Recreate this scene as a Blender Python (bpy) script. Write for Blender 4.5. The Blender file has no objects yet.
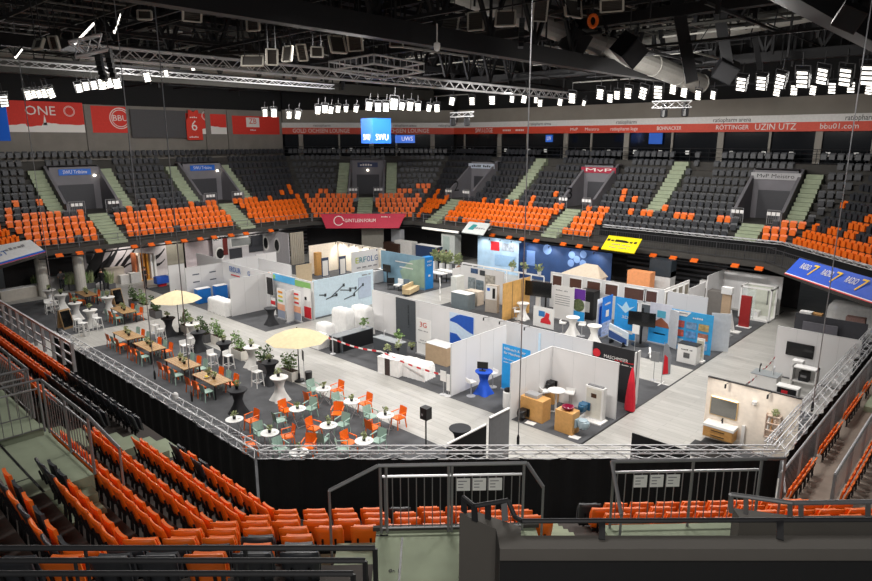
import bpy, bmesh, math, random
from mathutils import Vector, Matrix
R = random.Random(7)
C = bpy.context.scene.collection
PI = math.pi
# ------------------------------------------------------------------ camera model
FPX, CX, CY, CAMZ = 637.0, 436.0, 290.5, 11.4
PITCH, YAW = math.atan2(150.5, FPX), math.radians(42.9)
def ray(x, y):
    u, v = x - CX, CY - y
    F = FPX * math.cos(PITCH) + v * math.sin(PITCH)
    Z = -FPX * math.sin(PITCH) + v * math.cos(PITCH)
    return (math.cos(YAW) * F + math.sin(YAW) * u, math.sin(YAW) * F - math.cos(YAW) * u, Z)
def at(x, y, z=0.0):                # the point of height z seen along a sight line
    d = ray(x, y); t = (z - CAMZ) / d[2]
    return Vector((d[0] * t, d[1] * t, z))
def atX(x, y, X):
    d = ray(x, y); t = X / d[0]; return Vector((X, d[1] * t, CAMZ + d[2] * t))
def atY(x, y, Y):
    d = ray(x, y); t = Y / d[1]; return Vector((d[0] * t, Y, CAMZ + d[2] * t))
cam = bpy.data.cameras.new('camera'); cam.lens = 36 * FPX / 872; cam.sensor_width = 36
cam.clip_end = 300; cam.clip_start = 0.05
co = bpy.data.objects.new('camera', cam); C.objects.link(co)
co.location = (0, 0, CAMZ); co.rotation_euler = (PI / 2 - PITCH, 0, YAW - PI / 2)
bpy.context.scene.camera = co
vs = bpy.context.scene.view_settings
vs.view_transform = 'Standard'; vs.look = 'None'; vs.gamma = 1; vs.use_curve_mapping = False; vs.exposure = 0.0

# ------------------------------------------------------------------ materials
def lin(h):
    h = h.lstrip('#'); o = []
    for i in (0, 2, 4):
        c = int(h[i:i + 2], 16) / 255
        o.append(c / 12.92 if c <= .04045 else ((c + .055) / 1.055) ** 2.4)
    return (*o, 1)
MATS = {}
def M(name, hexc='888888', rough=.6, metal=0, emit=0, vary=.06, scale=6, alpha=1):
    if name in MATS: return MATS[name]
    m = bpy.data.materials.new(name); m.use_nodes = True
    nt = m.node_tree; b = nt.nodes['Principled BSDF']
    c = lin(hexc)
    if vary:
        tc = nt.nodes.new('ShaderNodeTexCoord'); n = nt.nodes.new('ShaderNodeTexNoise'); n.inputs['Scale'].default_value = scale
        n.inputs['Detail'].default_value = 3
        r = nt.nodes.new('ShaderNodeValToRGB')
        r.color_ramp.elements[0].position = .3; r.color_ramp.elements[1].position = .7
        r.color_ramp.elements[0].color = tuple(min(1, x * (1 - vary)) for x in c[:3]) + (1,)
        r.color_ramp.elements[1].color = tuple(min(1, x * (1 + vary)) for x in c[:3]) + (1,)
        nt.links.new(tc.outputs['Object'], n.inputs['Vector']); nt.links.new(n.outputs['Fac'], r.inputs['Fac'])
        nt.links.new(r.outputs['Color'], b.inputs['Base Color'])
    else: b.inputs['Base Color'].default_value = c
    b.inputs['Roughness'].default_value = rough; b.inputs['Metallic'].default_value = metal
    if emit:
        b.inputs['Emission Color'].default_value = c; b.inputs['Emission Strength'].default_value = emit
        m.cycles.emission_sampling = 'NONE'
    if alpha < 1: b.inputs['Alpha'].default_value = alpha
    MATS[name] = m; return m
def plank_mat(name, c1, c2, mort, sx, sy, rot=0, rough=.45, off=.5):
    m = bpy.data.materials.new(name); m.use_nodes = True; nt = m.node_tree; b = nt.nodes['Principled BSDF']
    tc = nt.nodes.new('ShaderNodeTexCoord'); mp = nt.nodes.new('ShaderNodeMapping'); mp.inputs['Rotation'].default_value = (0, 0, rot)
    br = nt.nodes.new('ShaderNodeTexBrick'); br.offset = off
    br.inputs['Color1'].default_value = lin(c1); br.inputs['Color2'].default_value = lin(c2); br.inputs['Mortar'].default_value = lin(mort)
    br.inputs['Scale'].default_value = 1; br.inputs['Mortar Size'].default_value = .008
    br.inputs['Brick Width'].default_value = sx; br.inputs['Row Height'].default_value = sy
    n = nt.nodes.new('ShaderNodeTexNoise'); n.inputs['Scale'].default_value = 3; n.inputs['Detail'].default_value = 5
    mp2 = nt.nodes.new('ShaderNodeMapping'); mp2.inputs['Scale'].default_value = (.35, 5, 1)
    mx = nt.nodes.new('ShaderNodeMixRGB'); mx.blend_type = 'MULTIPLY'; mx.inputs['Fac'].default_value = .35
    nt.links.new(tc.outputs['Object'], mp.inputs['Vector']); nt.links.new(mp.outputs['Vector'], br.inputs['Vector'])
    nt.links.new(mp.outputs['Vector'], mp2.inputs['Vector']); nt.links.new(mp2.outputs['Vector'], n.inputs['Vector'])
    nt.links.new(br.outputs['Color'], mx.inputs['Color1']); nt.links.new(n.outputs['Fac'], mx.inputs['Color2'])
    nt.links.new(mx.outputs['Color'], b.inputs['Base Color']); b.inputs['Roughness'].default_value = rough
    MATS[name] = m; return m
def h(hexc, rough=.55): return M('colour_' + hexc, hexc, rough, vary=.03)

ORANGE = M('orange_plastic', 'f5711a', .45, vary=.04)
BLACKSEAT = M('black_seat_plastic', '33353a', .45)
METAL = M('galvanised_steel', '8a8a8c', .45, .4)
DMETAL = M('dark_steel', '343436', .5, .3)
ALU = M('aluminium_truss', 'd2d2d4', .4, .25)
WHITE = M('white_laminate', 'e9e8e6', .5, vary=.012)
FABRIC = M('white_fabric_wall', 'e2e1e1', .8, vary=.012, scale=1)
CONC = M('concrete_grey', '413f3c', .9, scale=1.5, vary=.12)
STEPG = M('pale_green_step', '9ba58c', .85, scale=2, vary=.1)
TREAD = M('brown_grey_tread', '423b37', .85, scale=2, vary=.1)
CURT = M('black_molton_cloth', '08090c', .95, vary=.2)
WOOD = M('oak_wood', 'ad8a60', .5, vary=.18, scale=9)
PINE = M('orange_pine_wood', 'cf9c5c', .5, vary=.08, scale=8)
SAGE = M('sage_plastic', '9db8ac', .5)
BLACK = M('black_plastic', '101114', .45)
GREYP = M('anthracite_panel', '4a4f54', .6)
LEAF = M('green_leaf', '7f9a62', .7, vary=.4, scale=20)
LEAF2 = M('pale_leaf', 'a3ad80', .7, vary=.4, scale=20)
SOIL = M('soil', '3b2a1e', .95)
CANVAS = M('cream_canvas', 'd9c8a2', .8)
SCREEN = M('dark_screen', '0a0b0d', .15)
BLUE = M('signal_blue', '0f63c8', .5)
SKYB = M('sky_blue_print', '2aa0e6', .5)
REDM = M('red_print', 'd4232f', .55)
SKIN = M('skin', 'd9a58a', .6)
CARPET = M('charcoal_carpet', '4e4f52', .98, vary=.22, scale=1.3)

# ------------------------------------------------------------------ mesh builder
class MB:
    def __init__(s): s.v = []; s.f = []; s.m = []
    def add(s, vs, fs, mi=0):
        b = len(s.v); s.v += [tuple(x) for x in vs]
        s.f += [tuple(b + i for i in f) for f in fs]; s.m += [mi] * len(fs); return s
    def box(s, x0, y0, z0, x1, y1, z1, mi=0):
        V = [(x0, y0, z0), (x1, y0, z0), (x1, y1, z0), (x0, y1, z0), (x0, y0, z1), (x1, y0, z1), (x1, y1, z1), (x0, y1, z1)]
        return s.add(V, [(0, 3, 2, 1), (4, 5, 6, 7), (0, 1, 5, 4), (1, 2, 6, 5), (2, 3, 7, 6), (3, 0, 4, 7)], mi)
    def mbox(s, mat, sx, sy, sz, mi=0):
        V = [mat @ Vector((a * sx / 2, b * sy / 2, c * sz / 2)) for c in (-1, 1) for a, b in ((-1, -1), (1, -1), (1, 1), (-1, 1))]
        return s.add(V, [(0, 3, 2, 1), (4, 5, 6, 7), (0, 1, 5, 4), (1, 2, 6, 5), (2, 3, 7, 6), (3, 0, 4, 7)], mi)
    def bar(s, p, q, w, hh=None, mi=0, up=(0, 0, 1)):
        p, q = Vector(p), Vector(q); d = (q - p).normalized(); hh = hh or w
        u = Vector(up)
        if abs(d.dot(u)) > .98: u = Vector((1, 0, 0))
        r = d.cross(u).normalized(); u = r.cross(d)
        V = []
        for e in (p, q):
            for a, b in ((-1, -1), (1, -1), (1, 1), (-1, 1)): V.append(e + r * a * w / 2 + u * b * hh / 2)
        return s.add(V, [(0, 1, 2, 3), (7, 6, 5, 4), (0, 4, 5, 1), (1, 5, 6, 2), (2, 6, 7, 3), (3, 7, 4, 0)], mi)
    def tube(s, p, q, r, n=6, mi=0, r2=None):
        p, q = Vector(p), Vector(q); d = (q - p).normalized(); r2 = r if r2 is None else r2
        u = Vector((0, 0, 1)) if abs(d.z) < .95 else Vector((1, 0, 0))
        a = d.cross(u).normalized(); b = a.cross(d)
        V = []
        for e, rr in ((p, r), (q, r2)):
            for i in range(n): V.append(e + a * rr * math.cos(2 * PI * i / n) + b * rr * math.sin(2 * PI * i / n))
        F = [(i, n + i, n + (i + 1) % n, (i + 1) % n) for i in range(n)] + [tuple(range(n)), tuple(range(2 * n - 1, n - 1, -1))]
        return s.add(V, F, mi)
    def path(s, pts, r, n=6, mi=0):
        for a, b in zip(pts, pts[1:]): s.tube(a, b, r, n, mi)
        return s
    def lathe(s, prof, n=14, c=(0, 0, 0), mi=0):
        V = []; F = []
        for (r, z) in prof:
            for i in range(n): V.append((c[0] + r * math.cos(2 * PI * i / n), c[1] + r * math.sin(2 * PI * i / n), c[2] + z))
        for k in range(len(prof) - 1):
            for i in range(n):
                j = (i + 1) % n; F.append((k * n + i, k * n + j, (k + 1) * n + j, (k + 1) * n + i))
        F.append(tuple(range(n - 1, -1, -1))); F.append(tuple(range((len(prof) - 1) * n, len(prof) * n)))
        return s.add(V, F, mi)
    def prism(s, poly, z0, z1, mi=0):
        n = len(poly)
        V = [(x, y, z0) for x, y in poly] + [(x, y, z1) for x, y in poly]
        return s.add(V, [tuple(range(n - 1, -1, -1)), tuple(range(n, 2 * n))] + [(i, (i + 1) % n, n + (i + 1) % n, n + i) for i in range(n)], mi)
    def slab(s, pts, n, t, mi=0):                   # planar polygon given thickness t along n
        k = len(pts); n = Vector(n)
        V = [Vector(p) for p in pts] + [Vector(p) + n * t for p in pts]
        return s.add(V, [tuple(range(k - 1, -1, -1)), tuple(range(k, 2 * k))] + [(i, (i + 1) % k, k + (i + 1) % k, k + i) for i in range(k)], mi)
    def leaves(s, c, rad, n, size, mi=0, rnd=R):
        for _ in range(n):
            while 1:
                p = Vector((rnd.uniform(-1, 1), rnd.uniform(-1, 1), rnd.uniform(-1, 1)))
                if p.length < 1: break
            p = Vector((p.x * rad[0], p.y * rad[1], p.z * rad[2])) + Vector(c)
            a = Vector((rnd.uniform(-1, 1), rnd.uniform(-1, 1), rnd.uniform(-.4, 1))).normalized()
            b = a.cross(Vector((rnd.random(), rnd.random(), rnd.random()))).normalized()
            L = size * rnd.uniform(.7, 1.4); W = L * .4
            s.add([p, p + a * L * .5 + b * W, p + a * L, p + a * L * .5 - b * W], [(0, 1, 2, 3)], mi)
        return s
    def mesh(s, name, mats, smooth=False):
        me = bpy.data.meshes.new(name); me.from_pydata(s.v, [], s.f)
        for m in (mats if isinstance(mats, (list, tuple)) else [mats]): me.materials.append(m)
        me.polygons.foreach_set('material_index', s.m)
        if smooth: me.polygons.foreach_set('use_smooth', [True] * len(s.f))
        me.update()
        bm = bmesh.new(); bm.from_mesh(me); bmesh.ops.recalc_face_normals(bm, faces=bm.faces); bm.to_mesh(me); bm.free()
        return me
    def obj(s, name, mats, parent=None, smooth=False, loc=None, rz=0):
        o = bpy.data.objects.new(name, s.mesh(name, mats, smooth)); C.objects.link(o)
        if parent: o.parent = parent
        if loc is not None: o.location = loc; o.rotation_euler = (0, 0, rz)
        return o
def tag(o, label=None, cat=None, group=None, kind=None):
    if label: o['label'] = label
    if cat: o['category'] = cat
    if group: o['group'] = group
    if kind: o['kind'] = kind
    return o
def thing(name, label, cat, loc=(0, 0, 0), rz=0, group=None):
    o = bpy.data.objects.new(name, None); C.objects.link(o); o.empty_display_size = .2
    o.location = loc; o.rotation_euler = (0, 0, rz); return tag(o, label, cat, group)
def struct(name, mb, mats, smooth=False): return tag(mb.obj(name, mats, None, smooth), kind='structure')
KIDS = {}
def dup(root, loc, rz=0, label=None, group=None, cat=None):
    def cp(o, p=None):
        c = o.copy(); C.objects.link(c)
        if p: c.parent = p
        for ch in KIDS[o.name]: cp(ch, c)
        return c
    def note(o):
        if o.name not in KIDS:
            KIDS[o.name] = list(o.children)
            for ch in KIDS[o.name]: note(ch)
    note(root)
    r = cp(root); r.location = loc; r.rotation_euler = (0, 0, rz)
    if label: r['label'] = label
    if group: r['group'] = group
    if cat: r['category'] = cat
    return r
FITS = []
def text(s, w, hgt, mat, parent, loc, rot=(PI / 2, 0, 0), name='lettering', align='CENTER'):
    if s[0] == '~':                                   # print too small to read: a row of letter-sized strokes
        n = max(3, int(w / (hgt * .8))); mb = MB(); rr = random.Random(n + int(w * 50))
        for k in range(n):
            if k % 7 == 5: continue
            x = -w / 2 + w * k / n; hh = hgt * rr.choice((.5, .7, .7, .5)); mb.box(x, -hgt * .35, 0, x + w / n * .7, -hgt * .35 + hh, .004)
        o = mb.obj(name, mat, parent); o.location = loc; o.rotation_euler = rot; return o
    cu = bpy.data.curves.new(name, 'FONT'); cu.body = s; cu.size = hgt * 1.35; cu.align_x = align; cu.align_y = 'CENTER'
    cu.extrude = .004; cu.resolution_u = 2; cu.materials.append(mat)
    o = bpy.data.objects.new(name, cu); C.objects.link(o)
    if parent: o.parent = parent
    o.location = loc; o.rotation_euler = rot; FITS.append((o, w)); return o
_ONES = 'zeroth first second third fourth fifth sixth seventh eighth ninth tenth eleventh twelfth thirteenth fourteenth fifteenth sixteenth seventeenth eighteenth nineteenth'.split()
_TENS = {20: 'twent', 30: 'thirt', 40: 'fort', 50: 'fift', 60: 'sixt', 70: 'sevent', 80: 'eight', 90: 'ninet'}
def nth(n):
    if n < 20: return _ONES[n]
    t = _TENS[n // 10 * 10]
    return t + 'ieth' if n % 10 == 0 else t + 'y-' + _ONES[n % 10]
# ================================================================== THE HALL
FLOOR = plank_mat('pale_vinyl_plank', 'bfbdb8', 'b2b0ab', '9b9994', 2.4, .32, PI / 2)
struct('floor', MB().box(-8, -8, -.1, 62, 70, 0), FLOOR)
def carpet(x0, y0, x1, y1, t=.012):
    struct('floor', MB().box(x0, y0, 0, x1, y1, t), CARPET)
# cafe carpets, stand carpets
AX = 20.25                                             # edge of the wide aisle
carpet(9.6, 41.0, 16.5, 52)
carpet(9.6, 12.0, 16.5, 37.5)
carpet(AX, 11.25, 28.4, 29.6)
carpet(AX, 33.0, 28.4, 50)
carpet(31.4, 11.25, 45, 29.6, .011)
carpet(31.4, 33.0, 45, 50)
carpet(22.7, 4.8, 29.5, 7.95)
carpet(33.3, 4.6, 43, 8.3)
struct('trim_floor_joint', MB().box(20.3, 11.18, 0, 47, 11.25, .014), BLACK)

POLY = [(6.6, 10.2), (13.8, 3.0), (35.5, 3.0), (44.7, 12.2), (44.7, 44.7), (37.7, 51.7), (13.6, 51.7), (6.6, 44.7)]
NE = len(POLY)
EDIR = []
for i in range(NE):
    a, b = Vector(POLY[i]), Vector(POLY[(i + 1) % NE]); EDIR.append((b - a).normalized())
def off(d):
    out = []
    for i in range(NE):
        d0, d1 = EDIR[i - 1], EDIR[i]
        n0, n1 = Vector((d0.y, -d0.x)), Vector((d1.y, -d1.x))
        out.append(Vector(POLY[i]) + (n0 + n1) * d / (1 + n0.dot(n1)))
    return out
RISE = [.40, .40, .40, .40, .42, .46, .50, .54, .58, .62, .66, .68]
ZR = [3.56]
for r_ in RISE: ZR.append(ZR[-1] + r_)
def zrow(d):                                          # height of the seating slope at offset d
    k = max(0, min(11.999, d / .8)); i = int(k); return ZR[i] + (ZR[i + 1] - ZR[i]) * (k - i)
NEAR = {7: 10, 0: 7, 1: 0}                            # edges on the viewer's own side: rows built
# seating slope: local frame of an edge: x to the viewer's right when looking outward, y outward
def EF(i):
    o = POLY[(i + 1) % NE]; x = -EDIR[i]; return Vector(o), x, Vector((EDIR[i].y, -EDIR[i].x))
def W(i, s, d, z=0):
    o, x, y = EF(i); p = o + x * s + y * d; return Vector((p.x, p.y, z))
def ELEN(i): return (Vector(POLY[(i + 1) % NE]) - Vector(POLY[i])).length
ERZ = [math.atan2(-EDIR[i].y, -EDIR[i].x) for i in range(NE)]
def sY(Y): return POLY[5][0] and None
# ---- stairs and vomitories on the far stands
def sX(i, x, y):                                      # edge coordinate of a floor point
    o, xx, yy = EF(i); return (Vector((x, y)) - o).dot(xx)
VOM = [(5, sX(5, 19.2, 51.7), 1.9, 'SWU Tribüne'), (5, sX(5, 30.6, 51.7), 1.9, 'SWU Tribüne'), (4, ELEN(4) / 2 + .1, 1.7, '~'),
       (3, sX(3, 44.7, 42.2), 1.4, '~'), (3, sX(3, 44.7, 28.8), 1.4, 'MvP'), (3, sX(3, 44.7, 14.2), 1.5, 'MvP Meistro')]
HOLES = [(i, s - hw, s + hw, 5, 9) for i, s, hw, _ in VOM] + [(0, ELEN(0) - 8.2, ELEN(0) - 4.4, 5, 9), (0, ELEN(0) - 4.4, ELEN(0) - 1.95, 5, 9), (7, 1.3, 9.8, 5, 9)]
names = ['corner', 'right', 'right_corner', 'far_right', 'far_corner', 'far_left', 'left_corner', 'left']
for i in range(NE):
    rows = NEAR.get(i, 13)
    if not rows: continue
    mb = MB()
    for k in range(rows):
        z = ZR[k]; zp = ZR[k - 1] if k else 3.2; L = ELEN(i); d0, d1 = .8 * k, .8 * (k + 1)
        cuts = sorted((a, b) for j, a, b, k0, k1 in HOLES if j == i and k0 <= k <= k1)
        spans = []; s0 = None
        for a, b in cuts: spans.append((s0, a)); s0 = b
        spans.append((s0, None))
        for a, b in spans:
            p0 = W(i, -.4142 * d0 if a is None else a, d0, z); p1 = W(i, L + .4142 * d0 if b is None else b, d0, z)
            q0 = W(i, -.4142 * d1 if a is None else a, d1, z); q1 = W(i, L + .4142 * d1 if b is None else b, d1, z)
            mb.add([p0, p1, q1, q0], [(0, 1, 2, 3)]); mb.add([(p0.x, p0.y, zp), (p1.x, p1.y, zp), p1, p0], [(0, 1, 2, 3)])
    A, B = off(0), off(.8 * rows); j = (i + 1) % NE
    mb.add([(A[i].x, A[i].y, 3.2), (A[j].x, A[j].y, 3.2), (B[j].x, B[j].y, 3.2), (B[i].x, B[i].y, 3.2)], [(0, 1, 2, 3)])
    struct('terrace_' + names[i], mb, TREAD if i in NEAR else CONC)
# wall under the terraces, set back, dark
mb = MB(); A = off(3.6)
for i in (3, 4, 5, 6):
    if i == 6: A = off(9)
    j = (i + 1) % NE; a, b = A[i], A[j]
    mb.add([(a.x, a.y, 0), (b.x, b.y, 0), (b.x, b.y, 3.3), (a.x, a.y, 3.3)], [(0, 1, 2, 3)])
struct('wall_under_terraces', mb, M('dark_grey_wall', '3a393b', .9))
# upper ring: concourse slab, back walls, ceiling
A, B = off(10.4), off(16); mb = MB()
for i in (2, 3, 4, 5, 6):
    j = (i + 1) % NE
    mb.add([(A[i].x, A[i].y, ZR[12]), (A[j].x, A[j].y, ZR[12]), (B[j].x, B[j].y, ZR[12]), (B[i].x, B[i].y, ZR[12])], [(0, 1, 2, 3)])
struct('floor_concourse', mb, M('dark_concourse_floor', '3b3a39', .8))
mb = MB(); dark_far = MB(); A = off(11.4)
for i in (5, 6):
    j = (i + 1) % NE
    mb.add([(A[i].x, A[i].y, 9), (A[j].x, A[j].y, 9), (A[j].x, A[j].y, 14.5), (A[i].x, A[i].y, 14.5)], [(0, 1, 2, 3)])
    dark_far.add([(A[i].x, A[i].y, 14.5), (A[j].x, A[j].y, 14.5), (A[j].x, A[j].y, 22), (A[i].x, A[i].y, 22)], [(0, 1, 2, 3)])
struct('wall_far_left_black', dark_far, M('black_upper_wall', '161617', .95))  # black sheet added in place of the dark roof clutter
struct('wall_far_left', mb, M('warm_concrete', '7f7a73', .9, scale=.8, vary=.1))
mb = MB(); A = off(16)
for i in (2, 3, 4):
    j = (i + 1) % NE
    mb.add([(A[i].x, A[i].y, 9), (A[j].x, A[j].y, 9), (A[j].x, A[j].y, 22), (A[i].x, A[i].y, 22)], [(0, 1, 2, 3)])
struct('wall_lounge_back', mb, M('lounge_wall', '3d3a38', .9))
struct('ceiling', MB().box(-10, -10, 21.5, 64, 72, 21.8), M('dark_roof_deck', '303033', .9, scale=.6, vary=.2))

# ---- lounge glazing, its posts, the white and red fascia (edges 3 and 4 and the end of 5)
def seg(i, s0, s1, d, z0, z1, t=.12, mb=None, mi=0):
    mb = mb or MB(); a, b, c, e = W(i, s0, d), W(i, s1, d), W(i, s1, d + t), W(i, s0, d + t)
    return mb.prism([(a.x, a.y), (b.x, b.y), (c.x, c.y), (e.x, e.y)], z0, z1, mi)
def ends(i, d): return (-d * .4142, ELEN(i) + d * .4142)
FD = 11.6
glass = M('lounge_glass', '14161a', .08, vary=0)
fasc_w = M('fascia_white', 'd8d6d3', .6); fasc_r = M('fascia_orange_red', 'd0472f', .6)
band = MB(); gl = MB(); upper = MB(); dark_up = MB()
S5 = ends(5, FD)[1] - 12.2
for i, s0, s1 in ((2, 2, ends(2, FD)[1]), (3, *ends(3, FD)), (4, *ends(4, FD)), (5, S5, ends(5, FD)[1])):
    seg(i, s0, s1, FD, 12.05, 12.75, .2, band, 1); seg(i, s0, s1, FD, 12.75, 13.3, .2, band, 0)
    seg(i, s0, s1, FD + .5, ZR[12], 12.1, .05, gl)
    seg(i, s0, s1, FD + .6, 13.3, 14.7, .2, upper); seg(i, s0, s1, FD + .9, 14.7, 22, .2, dark_up)
tag(band.obj('lounge_fascia', [fasc_w, fasc_r]), 'long white and orange-red advertising fascia running above the lounge windows', 'sign board')
struct('window_1', gl, glass)
struct('wall_above_lounges', upper, M('upper_concrete', '8b857c', .9, scale=.8)); struct('wall_upper_black', dark_up, M('black_upper_wall', '161617', .95))  # black part above the concrete is added, standing in for dark clutter
fparent = bpy.data.objects['lounge_fascia']
WHITETXT = M('white_lettering', 'e6e2dd', .6, vary=0); BLACKTXT = M('black_lettering', '1c1b1d', .6, vary=0)
def on_edge(i, px, py, d):                            # where a sight line meets the vertical plane of an edge
    o, x, y = EF(i); d3 = ray(px, py); t = y.dot(o + y * d) / y.dot(Vector(d3[:2])); return (Vector(d3[:2]) * t - o).dot(x)
for px, s, z, w, hh, mt in ((321, 'GOLD OCHSEN LOUNGE', 12.4, 6.4, .48, 'w'), (322, 'ratiopharm', 13.0, 1.9, .3, 'b'), (407, 'OCHSEN LOUNGE', 12.4, 5.0, .48, 'w'), (405, 'ratiopharm arena', 13.0, 2.6, .3, 'b'), (446, 'ratiopharm', 13.0, 1.7, .3, 'b'),
        (484, 'SWU-LOGE', 12.4, 2.4, .5, 'w'), (507, '~', 12.4, 1.1, .24, 'w'), (520, '~', 12.4, 1.1, .24, 'w'), (540, 'ratiopharm arena', 13.0, 2.6, .3, 'b'), (574, 'MvP', 12.4, .8, .3, 'w'), (592, 'Meistro', 12.4, 1.5, .3, 'w'), (626, 'ratiopharm', 13.0, 2.0, .34, 'b'),
        (624, 'ratiopharm loge', 12.4, 2.7, .34, 'w'), (669, 'BOHNACKER', 12.4, 2.2, .34, 'w'), (731, 'ratiopharm arena', 13.0, 3.0, .36, 'b'), (732, 'RÖTTINGER', 12.4, 2.6, .38, 'w'), (775, 'UZIN UTZ', 12.4, 3.0, .52, 'w'), (839, 'bbu01.com', 12.4, 2.5, .42, 'w'), (868, 'ratiopharm arena', 13.0, 3.0, .42, 'b')):
    for i in (5, 4, 3, 2):
        sv = on_edge(i, px, 127, FD - .02); e0, e1 = ends(i, FD)
        if e0 <= sv <= e1: text(s, w, hh, WHITETXT if mt == 'w' else BLACKTXT, fparent, W(i, sv, FD - .02, z), (PI / 2, 0, ERZ[i])); break
post = M('pale_pillar', '8f8a82', .8)
n = 0
for i, ss in ((3, [-3.6, 1.2, 5.0, 9.5, 12.5, 16.0, 20.5, 24.5, 28.5, 31.8, 35.5]), (4, [-3, 1.5, 5, 8, 12]), (5, [S5 + .1, S5 + 4])):
    for s in ss:
        struct('trim_window_post', seg(i, s, s + (.5 if n % 2 else .18), FD + .3, ZR[12], 12.05, .15), post); n += 1
# small white notice squares on the railing behind the last row
nb = thing('notice_card', 'small white notice card on the railing below the lounge windows', 'notice', W(3, 3, 11.0, 10.35), ERZ[3], 'notice cards along the lounge railing')
MB().box(-.16, 0, -.16, .16, .02, .16).obj('card', WHITE, nb)
for i, s in [(3, x) for x in (6, 8, 12.4, 15, 17.6, 20, 22.4, 26, 28.5, 30.5, 33, 34.8, -2)] + [(4, x) for x in (1, 3, 6.5, 8.5)]:
    dup(nb, W(i, s, 11.0, 10.35), ERZ[i])
for i in (3, 4):
    e0, e1 = ends(i, 10.9); mb = MB()
    for zz in (10.0, 10.35, 10.7): mb.tube(W(i, e0, 10.9, zz), W(i, e1, 10.9, zz), .025, 4)
    for q in range(int((e1 - e0) / 1.6) + 1):
        s = e0 + q * 1.6; mb.tube(W(i, s, 10.9, ZR[12]), W(i, s, 10.9, 10.7), .025, 4)
    tag(mb.obj('guard_rail', DMETAL), 'dark grey guard rail behind the top seat row of the ' + ('far right' if i == 3 else 'far corner') + ' stand', 'railing')
# ---- red banners on the far left wall
def wallsign(name, label, cat, i, s, z0, w, hh, mats, d=11.3):
    t = thing(name, label, cat, W(i, s, d, z0), ERZ[i]); MB().box(0, 0, 0, w, .05, hh).obj('panel', mats, t); return t
e0, e1 = ends(5, 11.4)
BAN = M('banner_red', 'd6372b', .75)
def sx5(px): return (Vector(atY(px, 120, 63.0)[:2]) - EF(5)[0]).dot(EF(5)[1])
for px0, px1, zb, zt, lab in ((2, 84, 12.05, 14.6, 'ONE'), (88, 128, 12.05, 14.4, 'BBU'), (180, 226, 12.0, 14.0, 'X'), (227, 279, 12.0, 13.9, 'Z')):
    a, b = sx5(px0), sx5(px1)
    t = wallsign('wall_banner', {'ONE': 'long red wall banner reading ONE above a white skyline', 'BBU': 'red wall banner with a round white BBU ball emblem', 'X': 'red wall banner half hidden behind the red number 6 jersey', 'Z': 'red wall banner with a white square numeral emblem beside the lounge'}[lab], 'banner', 5, a, zb, b - a, zt - zb, BAN)
    w = b - a
    if lab in 'ONEX':
        mb = MB(); pts = [(0, 0)]; x = 0
        rr = random.Random(3)
        while x < w:
            hgt = rr.uniform(.45, .8); pts += [(x, hgt), (x + .35, hgt)]; x += .35 + rr.uniform(.05, .5)
        pts = [(min(px, w), py) for px, py in pts] + [(w, .5), (w, 0)]
        V = [(px, -.01, py) for px, py in pts]
        for q in range(len(V) - 1):
            if V[q + 1][0] > V[q][0]: mb.add([(V[q][0], -.01, 0), (V[q + 1][0], -.01, 0), V[q + 1], V[q]], [(0, 1, 2, 3)])
        if lab == 'ONE': mb.add([(3.0, -.01, .6), (3.3, -.01, .6), (3.15, -.01, 1.5)], [(0, 1, 2)])
        mb.obj('skyline_print', WHITETXT, t)
    if lab == 'ONE': text('ONE', 2.3, .8, WHITETXT, t, (w * .46, -.02, 1.75))
    if lab in ('BBU', 'ONE', 'X'):
        cx, cz, rr = (w * .8, 1.3, .95) if lab == 'BBU' else (w * .82 if lab == 'ONE' else w * .55, 1.8, .45)
        mb = MB()
        for r0 in (rr, rr * .82):
            for q in range(28):
                a0, a1 = 2 * PI * q / 28, 2 * PI * (q + 1) / 28
                mb.add([(cx + r0 * math.cos(a0), -.012, cz + r0 * math.sin(a0)), (cx + r0 * math.cos(a1), -.012, cz + r0 * math.sin(a1)),
                        (cx + r0 * .92 * math.cos(a1), -.012, cz + r0 * .92 * math.sin(a1)), (cx + r0 * .92 * math.cos(a0), -.012, cz + r0 * .92 * math.sin(a0))], [(0, 1, 2, 3)])
        mb.obj('ball_emblem', WHITETXT, t)
        if lab == 'BBU': text('BBU', 1.3, .55, WHITETXT, t, (cx, -.02, cz))
    if lab == 'Z':
        MB().box(w * .35, -.01, .75, w * .6, 0, 1.75).obj('emblem_square', WHITETXT, t)
        text('ZB', .9, .6, BAN, t, (w * .475, -.02, 1.35)); text('~', .7, .2, WHITETXT, t, (w * .475, -.02, .45))
a, b = sx5(129), sx5(184)
wallsign('projection_screen', 'blank dark grey hanging screen left of the red number 6 jersey', 'screen', 5, a, 11.6, b - a, 2.6, M('screen_grey', '4c4b4d', .8), 10.9)
a = sx5(183)
t = thing('hanging_jersey', 'red sleeveless jersey banner with a white number 6', 'jersey banner', W(5, a, 10.7, 11.4), ERZ[5])
MB().slab([(0, 0, 0), (1.65, 0, 0), (1.65, 0, 1.9), (1.4, 0, 2.2), (1.35, 0, 2.9), (1.15, 0, 2.9), (.82, 0, 2.7), (.5, 0, 2.9), (.3, 0, 2.9), (.25, 0, 2.2), (0, 0, 1.9)], (0, 1, 0), .04).obj('shirt', M('jersey_red', 'd23a2a', .8), t)
text('6', .6, 1.05, WHITETXT, t, (.82, -.02, 1.35)); text('~', .8, .2, WHITETXT, t, (.82, -.02, 2.2)); text('~', 1.2, .22, WHITETXT, t, (.82, -.02, .3))
for px in (85, 127, 205, 227):
    s = sx5(px); struct('trim_pillar', seg(5, s, s + .55, 11.25, 9.6, 14.4, .3), M('pillar_concrete', '7d7872', .9))

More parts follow.
